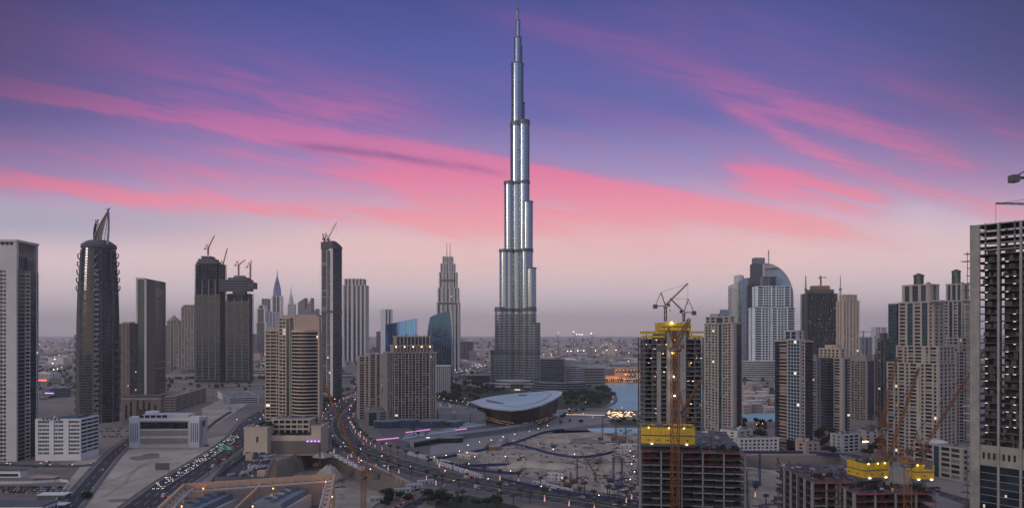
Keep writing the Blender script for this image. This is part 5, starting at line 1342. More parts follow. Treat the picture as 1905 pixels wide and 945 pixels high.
# ------------------------------------------------ around the lake
def lakeside():
    # ribbon office block right of the tall tower
    T, s_, t_, Y = corner('office_building', 'long dark office block with ribbon floors at the right foot of the tallest tower', 'office building', 1000, 1001, 1052, 713, 12, fh=4.2)
    h = ZT(669, Y); T.block(-20, s_, 0, 40, 0, h, 'p:.1 f:9 p:.5', None, wm='grey', gm='navy', win=.6); T.finish(.02, 4)
    r = empty('office_building', tuple(W(1068, 620, 1690).xy)+(0,), 0, 'rounded office building with curved glass bands and tan cylinder, beside the ribbon block', 'office building'); s = 1690/F
    MB().lathe([(17*s*.62, 0), (17*s*.62, ZT(676, 1690))], 30, -8, 10, 1.2, 1).build('drum', 'tan', r)
    for i in range(9): MB().lathe([(20*s*.62, 4+i*5), (21*s*.62, 4.6+i*5), (21*s*.62, 6.2+i*5), (20*s*.62, 6.4+i*5)], 30, 0, 2, 1.3, 1).build('floor_band', 'offwhite', r)
    MB().lathe([(20*s*.6, 0), (20*s*.6, ZT(687, 1690))], 30, 0, 2, 1.3, 1).build('glazed_drum', 'navy', r)
    # curved low annex
    r = empty('annex_building', tuple(W(1048, 620, 1440).xy)+(0,), 0, 'low curved annex with stacked dark terraces behind the boat-shaped theatre', 'building')
    for i in range(5):
        a0 = math.pi*1.02; N = 18; o1 = []; o2 = []
        for k in range(N+1):
            t = -math.pi*.85 + k/N*math.pi*.62; ra, rb = 74-i*2.5, 48
            o1.append((math.cos(t)*ra, 60+math.sin(t)*ra)); o2.append((math.cos(t)*rb, 60+math.sin(t)*rb))
        MB().prism(o1+o2[::-1], i*4.6, i*4.6+3).build('storey', 'navy', r); 
        o3 = [(x*1.02, 60+(y-60)*1.02) for x, y in o1]; MB().prism(o3+o2[::-1], i*4.6+3, i*4.6+4.58).build('terrace_slab', 'grey', r)
    # mall
    Y = 1800; s = Y/F
    T, s_, t_, Y = corner('shopping_mall', 'mall front with a dark window band between the round office and lit facade', 'building', 1084, 1085, 1126, 716, 5, fh=6); h = ZT(686, Y)
    T.block(0, s_, 0, 60, 0, h, 'p:.3 f:5 p:.3', None, wm='tan', gm='glass', win=.45); T.block(-4, s_+3, 4, 70, h+1.4, h+9, None, None, wm='offwhite'); T.finish(.05, 6)
    r = empty('lakeside_market', tuple(W(1124, 620, GY(713)).xy)+(0,), 0, 'low arcaded facade glowing orange at the far shore of the lake', 'building'); Y = GY(713); s = Y/F
    MB().box(0, 26*s, 0, 30, 0, ZT(699, Y)).build('wall', 'souk', r); MB().box(20*s, 76*s, 6, 40, 0, ZT(684, Y)).build('wall', 'souk', r); MB().box(36*s, 60*s, -1, 6, 0, ZT(694, Y)).build('wall', 'souk', r)
    MB().box(0, 20*s, 30, 50, 0, ZT(687, Y)).build('wall', 'tan', r)
    for row, (x0, x1, py0, py1, y) in enumerate(((1, 36, 712, 702, -.1), (60, 76, 712, 702, 5.9), (38, 58, 711, 704, -1.1), (38, 58, 702, 696, -1.1), (22, 75, 694, 688, 5.9))):
        n = int((x1-x0)/3.2)
        for i in range(n):
            x = (x0+(x1-x0)*(i+.25)/n)*s; wd = (x1-x0)*s/n*.5
            zb, zt = ZT(py0, Y)+.5, ZT(py1, Y)
            o = MB().prism([(x, y-.1), (x+wd, y-.1), (x+wd, y+.05), (x, y+.05)], max(.3, zb), zt).build('archway', 'interior', r)
            if row < 3 or i % 2 == 0: MB().box(x+wd*.3, x+wd*.7, y-.25, y-.12, zt-1.2, zt-.6).build('wall_lamp', 'lampwarm', r)
    MB().box(-1, 77*s, -3, -2.4, .0, 3).build('arcade', 'souk', r)
    for i in range(12):
        L = bpy.data.lights.new('facade_light', 'POINT'); L.energy = 1500; L.color = (1,.45,.2); L.shadow_soft_size = 1; o = bpy.data.objects.new('facade_light', L); C.objects.link(o); o.parent = r; o.location = (4+i*6.3*s, -5 if i < 7 else 1, 10 if i % 2 else 22)
    # vaulted skylight roofs of the mall
    for j, (x0, x1, py, Yv, lab) in enumerate(((1046,1086,680,2000,'mall roof with slanted white skylights behind the round office'),(1105,1196,682,2000,'long mall roof with a row of pale skylight ribs above the lit facade'),(1088,1140,688,1900,'pale blue flat mall roof left of the lit facade'))):
        s = Yv/F; r = empty('mall_roof', (W(x0, 620, Yv).x, Yv, 0), 0, lab, 'building'); z = ZT(py+6, Yv); wd = (x1-x0)*s
        MB().box(0, wd, 0, 90, 0, z).build('wall', 'tan', r); N = 10
        pts = [(18+30*math.cos(math.pi*k/N)*-1+12, z+7*math.sin(math.pi*k/N)) for k in range(N+1)]
        m = MB(); m.add([(0, y, zz) for y, zz in pts]+[(wd, y, zz) for y, zz in pts], [(i, N+1+i, N+2+i, i+1)[::-1] for i in range(N)]+[tuple(range(N+1)), tuple(range(2*N+1, N, -1))]); m.build('vault', 'roofpale', r)
        if j < 2:
            k = int(wd/8)
            for i in range(k): MB().bar((i*8+2, 0, z+.3), (i*8+4.5, 12, z+6.6), 3.4, .8).build('skylight', 'navy', r)
    # flat roofed sprawl further back
lakeside_mat = mat('souk', (.55,.36,.22), .8, var=.15, vs=.1)
lakeside()

def courtyard(lab, x, Y, n, seed, zmax=16, m='pinkstone', lit=True):
    rs = random.Random(seed); r = empty('courtyard_building', (W(x, 620, Y).x, Y, 0), rs.uniform(-.3,.3), lab, 'building')
    for i in range(n):
        a, b, c, d, h = rs.uniform(-22, 22), rs.uniform(0, 40), rs.uniform(9, 20), rs.uniform(9, 16), rs.uniform(6, zmax)
        w_ = MB().box(a, a+c, b, b+d, 0, h).build('wall', m, r); MB().box(a-.3, a+c+.3, b-.3, b+d+.3, h, h+.9).build('parapet', 'offwhite', w_)
        k = int(c/3.4)
        for q in range(k):
            for z in (1, 5.4, 9.8):
                if z+3 < h: MB().box(a+q*c/k+.8, a+q*c/k+2.2, b-.15, b+.1, z, z+2.4).build('archway', 'lampwarm' if (lit and rs.random() < .08) else 'interior', w_)
    return r
courtyard('sandstone courtyard houses left of the gap between the towers, above the lake', 1396, 1240, 16, 1, 22)
courtyard('sandstone arcaded palace hotel right above the small blue lake arm', 1420, 1150, 16, 2, 20)
courtyard('low sandstone arcade building beside the crescent hotel base', 1380, 1400, 14, 3, 26)
courtyard('sandstone terrace houses with dark arches between the two towers, nearest the lake arm', 1405, 1090, 12, 23, 16)
courtyard('sandstone houses partly behind the gridded tower', 1445, 1320, 6, 13, 22)
def low_block(lab, xl, xc, xr, base, a, h, wm, pR, pL, nm='villa_block', fh=3.6, win=.5):
    T, s_, t_, Y = corner(nm, lab, 'building', xl, xc, xr, base, a, fh=fh); T.block(0, s_, 0, t_, 0, h, pR, pL, wm=wm, win=win); T.finish(.01, int(base)); return T
low_block('pale low terrace building with small windows right of the wide frame building', 1366, 1374, 1449, 843, 5, 14, 'offwhite', 'p:.6 w p:.4 w p:.4 w p:.4 w p:.4 w p:.4 w p:.4 w p:.4 w p:.4 w p:.6', 'p w p')
low_block('pale angular low building with a sloping stair side next to the yellow-topped tower', 1340, 1372, 1400, 826, 40, 13, 'offwhite', 'p w p w p', 'p w p w p')
low_block('cream low building with dark shop openings behind the pit, between the towers', 1545, 1567, 1600, 842, 25, 17, 'offwhite', 'p:.5 l:1 p:.3 l:1 p:.3 l:1 p:.5', 'p w p w p')
low_block('cream low block with a lit terrace right of the cream shop building', 1595, 1605, 1650, 828, 15, 15, 'offwhite', 'p w p w p w p', 'p w p')
MB().box(0, 6, -.6, -.3, 0, 1.5).build('lit_terrace', 'lampwarm', tag(empty('terrace_canopy', tuple(G(1604, 833).xy)+(6,), 0), 'small canopy with glowing orange lamps on the cream low block', 'canopy'))
low_block('beige low block at the base of the gridded tower with trees beside it', 1480, 1500, 1524, 846, 20, 11, 'pinkstone', 'p w p w p', 'p w p')
low_block('wide low block with white roof beside the motorway bend, behind the bowed cream tower', 405, 425, 482, 752, 28, 10, 'offwhite', 'p:.3 f:6 p:.3', 'p:1')
low_block('low dark glass office with white flank left of the hotel rear wing', 670, 686, 702, 720, 25, 40, 'white', 'p:.3 f:4 p:.2', 'p:1', fh=4)
low_block('pinkish low office block with round windows under the wide ribbed tower', 667, 690, 705, 690, 35, 46, 'pinkstone', 'p w w p', 'p w w w p')
low_block('dark elevated station box with white gate at the left foot of the tallest tower', 862, 866, 912, 712, 8, 16, 'dgrey', 'p:.2 f:4 p:.2', 'p:1')
low_block('small beige block with lit sign at the left of the elevated station', 868, 872, 884, 706, 8, 22, 'offwhite', 'p:1 n:3 p:1', 'p:1')
low_block('grey block behind the ringed tower with red sign strip', 88, 120, 132, 716, 60, 14, 'grey', 'f:1', 'p f:4 p')
low_block('low pale block with glowing strip left of the ringed tower', 78, 92, 132, 740, 42, 16, 'grey', 'p:.1 f:5 p:.1', 'f:1')
o = MB().box(-9, 9, -.6, .6, -1.2, 1.2).build('red_sign', 'lampred'); o.location = (W(101, 620, 1540).x, 1500, 24); tag(o, 'long red lit sign on the low grey block in the left distance', 'sign')
o = MB().box(-7, 7, -.4, .4, -.8, .8).build('lit_sign', 'purplesign'); o.location = (W(109, 620, 1250).x, 1225, 20); tag(o, 'pale violet lit strip sign left of the ringed tower', 'sign')

# ------------------------------------------------ far low city: individual low blocks, then the hazy carpet beyond
rs = random.Random(77)
protos = []
for k in range(8):
    m = ['tan','offwhite','pinkstone','grey','cream','white','brown','tan'][k]
    o = MB(); w0, d0, h0 = rs.uniform(18, 60), rs.uniform(18, 50), rs.uniform(8, 22)
    o.box(-w0/2, w0/2, -d0/2, d0/2, 0, h0); r = o.build('low_building', m); tag(r, 'low pale flat-roofed block in the hazy city beyond the towers', 'building', 'low blocks of the far city')
    p = MB()
    for i in range(int(h0/4)): p.box(-w0/2+1, w0/2-1, -d0/2-.15, -d0/2+.05, i*4+1.4, i*4+3.2)
    p.build('window_band', 'glass', r); MB().box(-w0*.2, w0*.1, -3, 5, h0, h0+3).build('stair_head', m, r); protos.append(r)
placed = []
used = [False]*8
def free(x, y, rr):
    return all((x-a)**2+(y-b)**2 > (rr+c)**2 for a, b, c in placed)
for i in range(290):
    for _ in range(30):
        py = HY + 8 + 92*rs.random()**1.5; px = rs.uniform(-20, 1925); p = G(px, py)
        if 900 < px < 1060 and py > 690: continue
        if 800 < px < 1200 and py > 678: continue
        if py > 706: continue
        if free(p.x, p.y, 30 if py > 660 else 45): break
    else: continue
    placed.append((p.x, p.y, 30)); k = rs.randrange(8); q = protos[k]; sc_ = U(.8, 1.5)*(1 if py > 650 else 1.6)
    if not used[k]: q.location = (p.x, p.y, 0); q.rotation_euler.z = rs.uniform(-.5,.5); used[k] = True
    else: copy_tree(q, (p.x, p.y, 0), rs.uniform(-.5, .5), scale=(sc_, sc_, rs.uniform(.6, 1.4)))
m = MB()
for i in range(5200):
    py = HY + 2.5 + 60*rs.random()**2.0; px = rs.uniform(-200, 2100); p = G(px, py)
    if p.y > 24000: continue
    a = rs.uniform(8, 26)*(1+p.y/14000); b = rs.uniform(8, 26)*(1+p.y/14000); h = rs.uniform(4, 15)*(1.0 if rs.random() < .93 else 3.5); m.m = rs.choice([0,0,1,1,2,3,4]); m.box(p.x-a, p.x+a, p.y-b, p.y+b, 0, h)
o = m.build('far_city', ['tan','offwhite','pinkstone','grey','cream']); tag(o, 'dense carpet of tiny low houses fading into the haze', 'houses', kind='stuff')
m = MB()
for i in range(1500):
    py = HY + 4 + 75*rs.random()**1.6; p = G(rs.uniform(0, 1905), py); q = p.y/1500; m.ball((p.x, p.y, 14), rs.uniform(.5,1.1)*q**.8*1.0, 5, 3) if rs.random() < .33 else m.ball((p.x, p.y, 5), 5*q, 6, 3)
    m.mi[-1] = m.mi[-1]
# trees (dark) and lights as separate meshes
m1, m2 = MB(), MB()
for i in range(300):
    py = HY + 4 + 75*rs.random()**1.5; p = G(rs.uniform(0, 1905), py); q = max(1, p.y/1700); m1.ball((p.x, p.y, 14), rs.uniform(.5, .95)*q**.75, 5, 3)
tag(m1.build('city_lights', 'lampwarm'), 'scattered tiny warm street lights over the distant low city', 'lights', kind='stuff')
for i in range(2000):
    py = HY + 12 + 95*rs.random()**1.3; px = rs.uniform(-50, 1950); p = G(px, py)
    if not free(p.x, p.y, 4) or (800 < px < 1200 and py > 690): continue
    rr = rs.uniform(3, 7)*max(1, p.y/2600); m2.lathe([(rr*.5, 1), (rr, rr*.7), (rr*.8, rr*1.3), (.2, rr*1.7)], 6, p.x, p.y)
tag(m2.build('far_vegetation', 'foliage'), 'dark specks of trees between the distant houses', 'trees', kind='stuff')

# long pale block belts and flyovers in the middle distance
def flyover(lab, pts, wd, z, m='offwhite'):
    r = empty('flyover', (0,0,0), 0, lab, 'bridge'); path = gp(pts, 6); d = MB(); strip(d, path, -wd/2, wd/2, z-1.6, z); d.build('deck', m, r)
    for sg in (-1, 1):
        k = MB(); a, b = sorted((sg*wd/2, sg*(wd/2-.4))); strip(k, path, a, b, z, z+1); k.build('barrier', m, r)
    for i in range(1, len(path)-1, 3): MB().box(path[i][0]-1.6, path[i][0]+1.6, path[i][1]-1, path[i][1]+1, 0, z-1.6).build('pier', 'grey', r)
    k = MB(); strip(k, path, -wd/2+.6, wd/2-.6, z+.02); k.build('roadway', 'asphalt', r)
    return r
flyover('wide pale flyover crossing behind the linked construction towers', [(300,706),(420,703),(500,704),(640,704),(720,700)], 26, 9)
flyover('curved pale ramp left of the ringed tower', [(72,744),(100,738),(125,725),(150,712)], 14, 7)
flyover('long pale flyover below the wide ribbed tower', [(600,729),(660,724),(720,722),(800,716)], 16, 8)
flyover('low pale flyover in the middle distance between the ringed tower and the linked towers', [(290,694),(380,690),(470,689)], 18, 9, 'tan')

# ------------------------------------------------ trees
def leaf_crown(mb, rad, hgt, z0, n, rs, sz):
    lobes = [(rs.uniform(-.5,.5)*rad, rs.uniform(-.5,.5)*rad, z0+rs.uniform(.3,.75)*hgt, rs.uniform(.45,.7)*rad) for _ in range(6)]
    for i in range(n):
        lx, ly, lz, lr = rs.choice(lobes); th, ph = rs.uniform(0, 6.283), math.acos(rs.uniform(-.8, 1)); q = lr*(rs.uniform(.55, 1.05))
        c = Vector((lx+q*math.sin(ph)*math.cos(th), ly+q*math.sin(ph)*math.sin(th), lz+q*math.cos(ph)*.8))
        a = Vector((rs.uniform(-1,1), rs.uniform(-1,1), rs.uniform(-.6,.6))).normalized()*sz; b = a.cross(Vector((rs.uniform(-1,1),rs.uniform(-1,1),rs.uniform(-1,1)))).normalized()*sz*.8
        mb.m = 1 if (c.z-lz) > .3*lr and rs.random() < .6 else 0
        mb.add([tuple(c-a-b), tuple(c+a-b), tuple(c+a+b), tuple(c-a+b)], [(0,1,2,3)])
def make_tree(seed, rad, hgt):
    rs = random.Random(seed); r = empty('broadleaf_tree', (0,0,-500), 0, 'dark round broadleaf tree in the park and roadside groves', 'tree', 'park and roadside trees')
    t = MB().tube((0,0,0), (.2,0,hgt*.45), .3, .18, 6)
    for k in range(4): a = k*1.6; t.tube((.2,0,hgt*.4), (math.cos(a)*rad*.5, math.sin(a)*rad*.5, hgt*.7), .14, .05, 5)
    t.build('trunk', 'bark', r); c = MB(); leaf_crown(c, rad, hgt*.75, hgt*.25, 340, rs, .55); c.build('crown', ['foliage', 'foliagelight'], r); return r
TP = [make_tree(1, 3.6, 7.5), make_tree(2, 4.4, 8.5), make_tree(3, 3.0, 6.5), make_tree(4, 5.0, 9.5)]
def grow(proto_list, p, sc_, used={}):
    q = proto_list[random.randrange(len(proto_list))]
    if q.name not in used:
        KIDS.setdefault(q.name, [(c, SC_ALL(c)) for c in SC_ALL(q)]); used[q.name] = 1; q.location = p; q.scale = (sc_,)*3; q.rotation_euler = (0,0,U(0,6)); return q
    return copy_tree(q, p, U(0, 6), scale=sc_)
areas = [([(812,704),(912,716),(905,735),(880,755),(812,745)], 70), ([(1050,722),(1132,724),(1142,742),(1115,757),(1052,760)], 62), ([(905,722),(1050,722),(1040,728),(905,732)], 26), ([(1380,725),(1440,722),(1440,762),(1380,764)], 22),
         ([(1376,748),(1440,748),(1440,763),(1376,764)], 20), ([(1376,786),(1450,786),(1450,828),(1376,828)], 18), ([(1510,800),(1560,800),(1560,848),(1515,846)], 16), ([(1590,812),(1650,812),(1670,850),(1600,850)], 16), ([(505,760),(530,760),(535,790),(500,792)], 7), ([(1000,760),(1040,762),(1035,772),(1000,772)], 5),
         ([(560,700),(640,700),(640,712),(560,712)], 8), ([(600,730),(640,730),(615,770),(598,770)], 14)]
for poly, n in areas:
    xs, ys = [p[0] for p in poly], [p[1] for p in poly]; k = 0
    while k < n:
        px, py = U(min(xs), max(xs)), U(min(ys), max(ys))
        if in_poly(px, py, poly): grow(TP, tuple(G(px, py)), U(.75, 1.35)*(1.25 if py < 760 else 1)); k += 1
o = make_tree(9, 4.2, 4.6); o.location = G(163, 927); o['label'] = 'lone round dark bush on the empty sand lot beside the road'; del o['group']; o.name = 'desert_bush'
for px, py in ((833,938),(850,942),(885,945),(795,930),(760,938),(742,932),(905,943),(722,938)): grow(TP, tuple(G(px, py)), U(.8, 1.1))

def make_palm(seed, lit):
    rs = random.Random(seed); lab = 'date palm with trunk wrapped in pinkish fairy lights along the boulevard' if lit else 'unlit date palm along the boulevard'
    r = empty('palm_tree', (0,0,-500), 0, lab, 'palm', 'light-wrapped palms along the boulevard' if lit else 'unlit palms along the boulevard'); h = 8.
    t = MB().tube((0,0,0), (.1,.05,h), .38, .26, 8)
    for i in range(10): t.lathe([(.40-.012*i, i*.8), (.46-.012*i, i*.8+.25), (.38-.012*i, i*.8+.5)], 8)
    tr = t.build('trunk', 'bark', r)
    if lit:
        m = MB().lathe([(.40,.3),(.44,.4),(.38,3),(.34,4.4),(.27,4.5)], 8)
        m.build('fairy_lights', 'wraplight', tr)
    c = MB()
    for k in range(30):
        a = k*2.399; up = rs.uniform(-.35, 1.0); L = rs.uniform(2.6, 3.6); prev = Vector((.1,.05,h)); d = Vector((math.cos(a), math.sin(a), up)).normalized()
        for sgm in range(5):
            nx = prev+d*L/5; d = (d+Vector((0,0,-.30))).normalized(); sd = d.cross(Vector((0,0,1))).normalized()*(.42 if sgm < 4 else .15)
            c.add([tuple(prev-sd), tuple(prev), tuple(nx), tuple(nx-sd*.9+Vector((0,0,-.22))), tuple(prev+sd), tuple(nx+sd*.9+Vector((0,0,-.22)))], [(0,1,2,3),(1,4,5,2)]); prev = nx
    c.build('crown', 'palmleaf', r); return r
PL = [make_palm(1, True), make_palm(2, True)]; PU = [make_palm(5, False), make_palm(6, False)]
def along(path, d, step, z=0, skip=lambda i: False):
    A = offs(path, d); out = []; acc = 0; k = 0
    for i in range(len(A)-1):
        L = math.hypot(A[i+1][0]-A[i][0], A[i+1][1]-A[i][1])
        while acc < L:
            f = acc/L; out.append((A[i][0]+(A[i+1][0]-A[i][0])*f, A[i][1]+(A[i+1][1]-A[i][1])*f, math.atan2(A[i+1][1]-A[i][1], A[i+1][0]-A[i][0]))); acc += step
        acc -= L
    return out
def vis(x, y, m=0): px = CX+x/y*F; return -30 < px < 1935
for sg in (1, -1):
    for i, (x, y, a) in enumerate(along(BL, sg*21.5, 20)):
        if not vis(x, y): continue
        px = CX+x/y*F
        if sg > 0 and 700 < px < 900 and y < 800 and False: continue
        grow(PL if rnd() < .55 else PU, (x+U(-1,1), y+U(-1,1), .09), U(.85, 1.2))
        if sg < 0 and rnd() < .5: grow(PL if rnd() < .55 else PU, (x+U(-6,2), y-U(4,8), 0), U(.8, 1.1))
for i, (x, y, a) in enumerate(along(BL, 0, 18)):
    if vis(x, y) and rnd() < .3: grow(PU, (x, y, .155), U(.6, .8))
for px, py in ((1080,930),(1105,935),(1130,925),(1010,925),(985,935),(955,940),(930,938),(1165,935),(1385,930),(1405,925),(1425,940),(1450,928),(1480,935),(1500,930),(770,812),(778,816)): grow(PU if rnd() < .6 else PL, tuple(G(px, py)), U(.9, 1.15))
for x, y, a in along(M1, -19, 34):
    if vis(x, y) and y < 1500 and rnd() < .4: grow(PU, (x, y, 0), U(.7, 1))

for i in range(64):
    px, py = U(700, 1060), U(905, 946)
    if py < 896+(px-700)*.085+22 or (745 < px < 800) : continue
    grow(PU if rnd() < .45 else TP, tuple(G(px, py)), U(.65, 1.0))
sheet('lawn', 'lawn', [(806,950),(815,926),(870,920),(960,940),(1000,960)], .02)
for px, py in ((1060,768),(1072,767),(1084,766),(1050,775),(1045,780),(1060,786),(1080,789),(1042,790),(868,772),(858,779),(850,785),(842,790),(833,795),(1140,786),(1160,785),(1180,786),(1150,790)): grow(TP, tuple(G(px, py)), U(.6, .9))
low_block('long plain grey wall-like block left of the boat-shaped theatre', 813, 817, 903, 790, 8, 13, 'grey', 'p:3 w:.2 p:3 f:.3 p:3', 'p:1', nm='service_block')
low_block('small white box building on the roof level beside the hotel retail pavilions', 818, 821, 838, 778, 8, 15, 'white', 'p:1', 'p:1', nm='service_block')
# ------------------------------------------------ street lamps
def make_lamp(lab, grp, m='lampwhite', h=10, arm=2.2, rb=.27):
    r = empty('street_lamp', (0,0,-500), 0, lab, 'street lamp', grp); MB().tube((0,0,0),(0,0,h),.14,.08,6).build('pole', 'steel', r)
    MB().bar((0,0,h),(arm,0,h+.3),.12).build('arm', 'steel', r); hd = MB().box(arm-.5, arm+.4, -.2, .2, h+.25, h+.4).build('lamp_head', 'steel', r); MB().ball((arm,0,h), rb, 8, 5).build('bulb', m, hd); return r
LA = make_lamp('tall street lamp with a lit white head beside a road', 'lit street lamps along the roads'); LB = make_lamp('small warm globe lamp on a promenade or lakeside path', 'warm lamps round the park', 'lampwarm', 5, .8, .26)
LC = make_lamp('lit white lamp on a post round the fenced construction site', 'site lamps along the blue fences', 'lampwhite', 6, .6, .34); LT = make_lamp('thin double-arm street light without lit head over the boulevard', 'unlit boulevard lights', 'whitesteel', 12, 5, .1)
first = {}
def lamp(q, x, y, z=0, a=0, s=1):
    if q.name not in first:
        first[q.name] = 1; KIDS[q.name] = [(c, SC_ALL(c)) for c in SC_ALL(q)]; q.location = (x, y, z); q.rotation_euler = (0,0,a); q.scale = (s,s,s)
    else: copy_tree(q, (x, y, z), a, scale=s)
for sg in (1, -1):
    for x, y, a in along(BL, sg*19.5, 48):
        if vis(x, y) and rnd() < .75: lamp(LA, x, y, .09, a-sg*math.pi/2, max(1, y/950))
    for x, y, a in along(M1, sg*16.5, 44):
        if vis(x, y) and y > 900 and rnd() < .5: lamp(LA, x, y, 0, a-sg*math.pi/2, max(1, y/950))
for x, y, a in along(BL, 0, 44):
    if vis(x, y) and y < 800: lamp(LT, x, y, .15, a+1.57)
for px, py in ((813,752),(823,754),(836,757),(846,758),(858,760),(868,762),(878,763),(815,749),(830,747),(848,750),(862,753),(835,770),(866,766),(866,771),(867,777)): lamp(LA, *G(px, py).xy, 0, 0, 1.15)
for i in range(56):
    px, py = rs.choice([(U(815,905),U(706,716)), (U(1055,1140),U(716,758)), (U(1376,1445),U(762,767)), (U(1376,1445),U(784,800)), (U(1000,1190),U(766,782)), (U(640,720),U(700,728)), (U(1128,1195),U(714,715))]); lamp(LB, *G(px, py).xy, 0, U(0,6), U(1,1.5))
for px, py in ((870,838),(893,832),(915,828),(937,822),(958,817),(985,812),(1002,806),(1018,800),(868,853),(882,861),(940,860),(1030,846),(1070,856),(829,858),(856,850),(1172,850),(1176,875),(1180,890),(1174,905),(1178,860),(765,880),(672,868),(690,885),(668,872)): lamp(LC, *G(px, py).xy, 0, U(0,6), 1)
# tall site flood masts with bright heads in the far haze
for i, (px, top, Y) in enumerate(((1039,619,3600),(1067,617,3700),(1073,622,3800),(1078,622,3900),(1083,622,3900),(1100,620,3700),(1056,653,3000),(1062,653,3050),(1075,652,3050),(1086,652,3000),(1108,652,3100),(1129,651,3000),(1146,651,3000),(98,676,2000),(100,687,1700),(102,668,2300),(107,686,1900))):
    r = empty('flood_mast', (W(px, HY, Y).x, Y, 0), 0, 'tall far flood mast with a bright head in the haze', 'mast', 'flood masts in the distance'); z = ZT(top, Y); MB().tube((0,0,0),(0,0,z),.9,.5,6).build('mast', 'steel', r); MB().ball((0,0,z), 1.25*Y/2500, 8, 5).build('floodlight', 'lampwhite', r)
for (px, top, lab) in ((1039, 622, 'far hazy crane left of centre right skyline with a lit tip'), (1067, 618, 'far hazy crane with a lit tip, middle of the far row'), (1100, 620, 'far hazy crane with a lit tip, right end of the far row')):
    q = W(px, 650, 3600); lattice_crane('tower_crane', lab, (q.x, 3600, 0), ZT(640, 3600), 46, 78, 0 if px > 1050 else math.pi, 'grey', w=3, t=1)

# ------------------------------------------------ vehicles
def make_car(i, col, van=False, lit=True):
    m = 'carpaint%d' % i
    if m not in MT: mat(m, col, .3, .3, var=.05)
    lab = ('boxy van' if van else 'car')+(' on the city roads, ' if lit else ' parked with its lights off, ')+['white','silver','black','dark red','dark blue','grey','beige'][i]
    r = empty('parked_van' if van else 'car', (0,0,-500), 0, lab, 'van' if van else 'car', lab+(' among the traffic' if lit else ' in the parking rows')); L, wd, h = (6.2, 2.1, 2.5) if van else (4.5, 1.8, .78)
    b = MB()
    if van: b.prism([(-3.1,-1.05),(3.1,-1.05),(3.1,1.05),(-3.1,1.05)], .35, 1.3); b.prism([(-3.1,-1.03),(2.0,-1.03),(2.0,1.03),(-3.1,1.03)], 1.3, 2.6, [(-3.05,-.98),(1.8,-.98),(1.8,.98),(-3.05,.98)])
    else: b.prism([(-2.2,-.88),(2.2,-.88),(2.2,.88),(-2.2,.88)], .3, .9, [(-2.15,-.84),(2.05,-.84),(2.05,.84),(-2.15,.84)])
    bo = b.build('body', m, r)
    g = MB(); 
    if van: g.prism([(1.81,-.95),(2.75,-.95),(2.75,.95),(1.81,.95)], 1.31, 2.25, [(1.81,-.9),(2.1,-.9),(2.1,.9),(1.81,.9)])
    else: g.prism([(-1.7,-.8),(1.15,-.8),(1.15,.8),(-1.7,.8)], .9, 1.42, [(-1.2,-.66),(.45,-.66),(.45,.66),(-1.2,.66)])
    g.build('window', 'glass', r)
    if not van: MB().prism([(-1.2,-.66),(.45,-.66),(.45,.66),(-1.2,.66)], 1.42, 1.46).build('roof', m, r)
    for sx in (-1.35, 1.4):
        for sy in (-.86, .86): MB().tube((sx*(1.4 if van else 1), sy-.1, .33), (sx*(1.4 if van else 1), sy+.1, .33), .33, .33, 10).build('wheel', 'tyre', r)
    for sy in (-.6, .6):
        MB().box(L/2-.3, L/2-.02, sy-.14, sy+.14, .62, .80).build('headlight', 'headlamp' if lit else 'glass', r); MB().box(-L/2+.0, -L/2+.12, sy-.2, sy+.2, .62, .82).build('taillight', 'taillamp' if lit else 'redsteel', r)
    return r
mat('headlamp', (.9,.9,.85), .4, emit=4.5, ecol=(1,.93,.8)); mat('taillamp', (.6,.05,.03), .4, emit=3, ecol=(1,.05,.03))
cols = [(.62,.62,.62),(.32,.33,.34),(.02,.02,.022),(.16,.03,.03),(.03,.05,.12),(.14,.14,.15),(.36,.32,.26)]
CP = [make_car(i, c) for i, c in enumerate(cols)]; VP = [make_car(0, cols[0], True)]; CU = [make_car(i, c, False, False) for i, c in enumerate(cols)]
cfirst = {}
def car(x, y, a, z=.03, van=None, s=1.0, lit=True):
    q = CU[random.choices(range(7), [6,4,5,3,1,4,1])[0]] if not lit else VP[0] if (van if van is not None else rnd() < .06) else CP[random.choices(range(7), [6,4,4,1,1,3,1])[0]]
    if q.name not in cfirst: cfirst[q.name] = 1; KIDS[q.name] = [(c, SC_ALL(c)) for c in SC_ALL(q)]; q.location = (x, y, z); q.rotation_euler = (0,0,a)
    else: copy_tree(q, (x, y, z), a)
def traffic(path, d, step, prob, ymax, flip=False, ymin=0, z=.035):
    for x, y, a in along(path, d, step):
        if vis(x, y) and ymin < y < ymax and rnd() < prob: car(x+U(-.3,.3), y+U(-.3,.3), a+(math.pi if flip else 0), z)
for d in (3, 6.5, 10, 13): traffic(M1, d, 7.6, .62, 860, True, 560)      # queue towards the camera
for d in (3, 8): traffic(M1, d, 26, .25, 1300, True, 880)
for d in (-4, -8, -12): traffic(M1, d, 40, .3, 1500)
for d in (7, 10.5, 14): traffic(BL, d, 38, .38, 1500, True); traffic(BL, -d, 44, .36, 1500)
traffic(M3, -3, 30, .4, 900); traffic(M4, 3, 20, .6, 900); traffic(M6, 8, 9, .6, 700)
for (x0, x1, y0, y1, nx, ny, pr) in ((0,120,905,918,22,3,.85),(380,470,722,745,14,5,.5),(186,240,795,815,10,4,.55),(1640,1700,838,850,8,3,.5),(1700,1760,905,935,6,5,.5),(640,690,770,800,5,4,.3),(755,800,925,940,6,2,.8),(1440,1540,835,840,12,1,.6),(405,470,757,764,10,2,.6)):
    for i in range(nx):
        for j in range(ny):
            if rnd() < pr:
                p = G(x0+(x1-x0)*(i+.5)/nx+U(-1,1), y0+(y1-y0)*(j+.5)/ny); car(p.x, p.y, U(1.3,1.8), .02, lit=False)
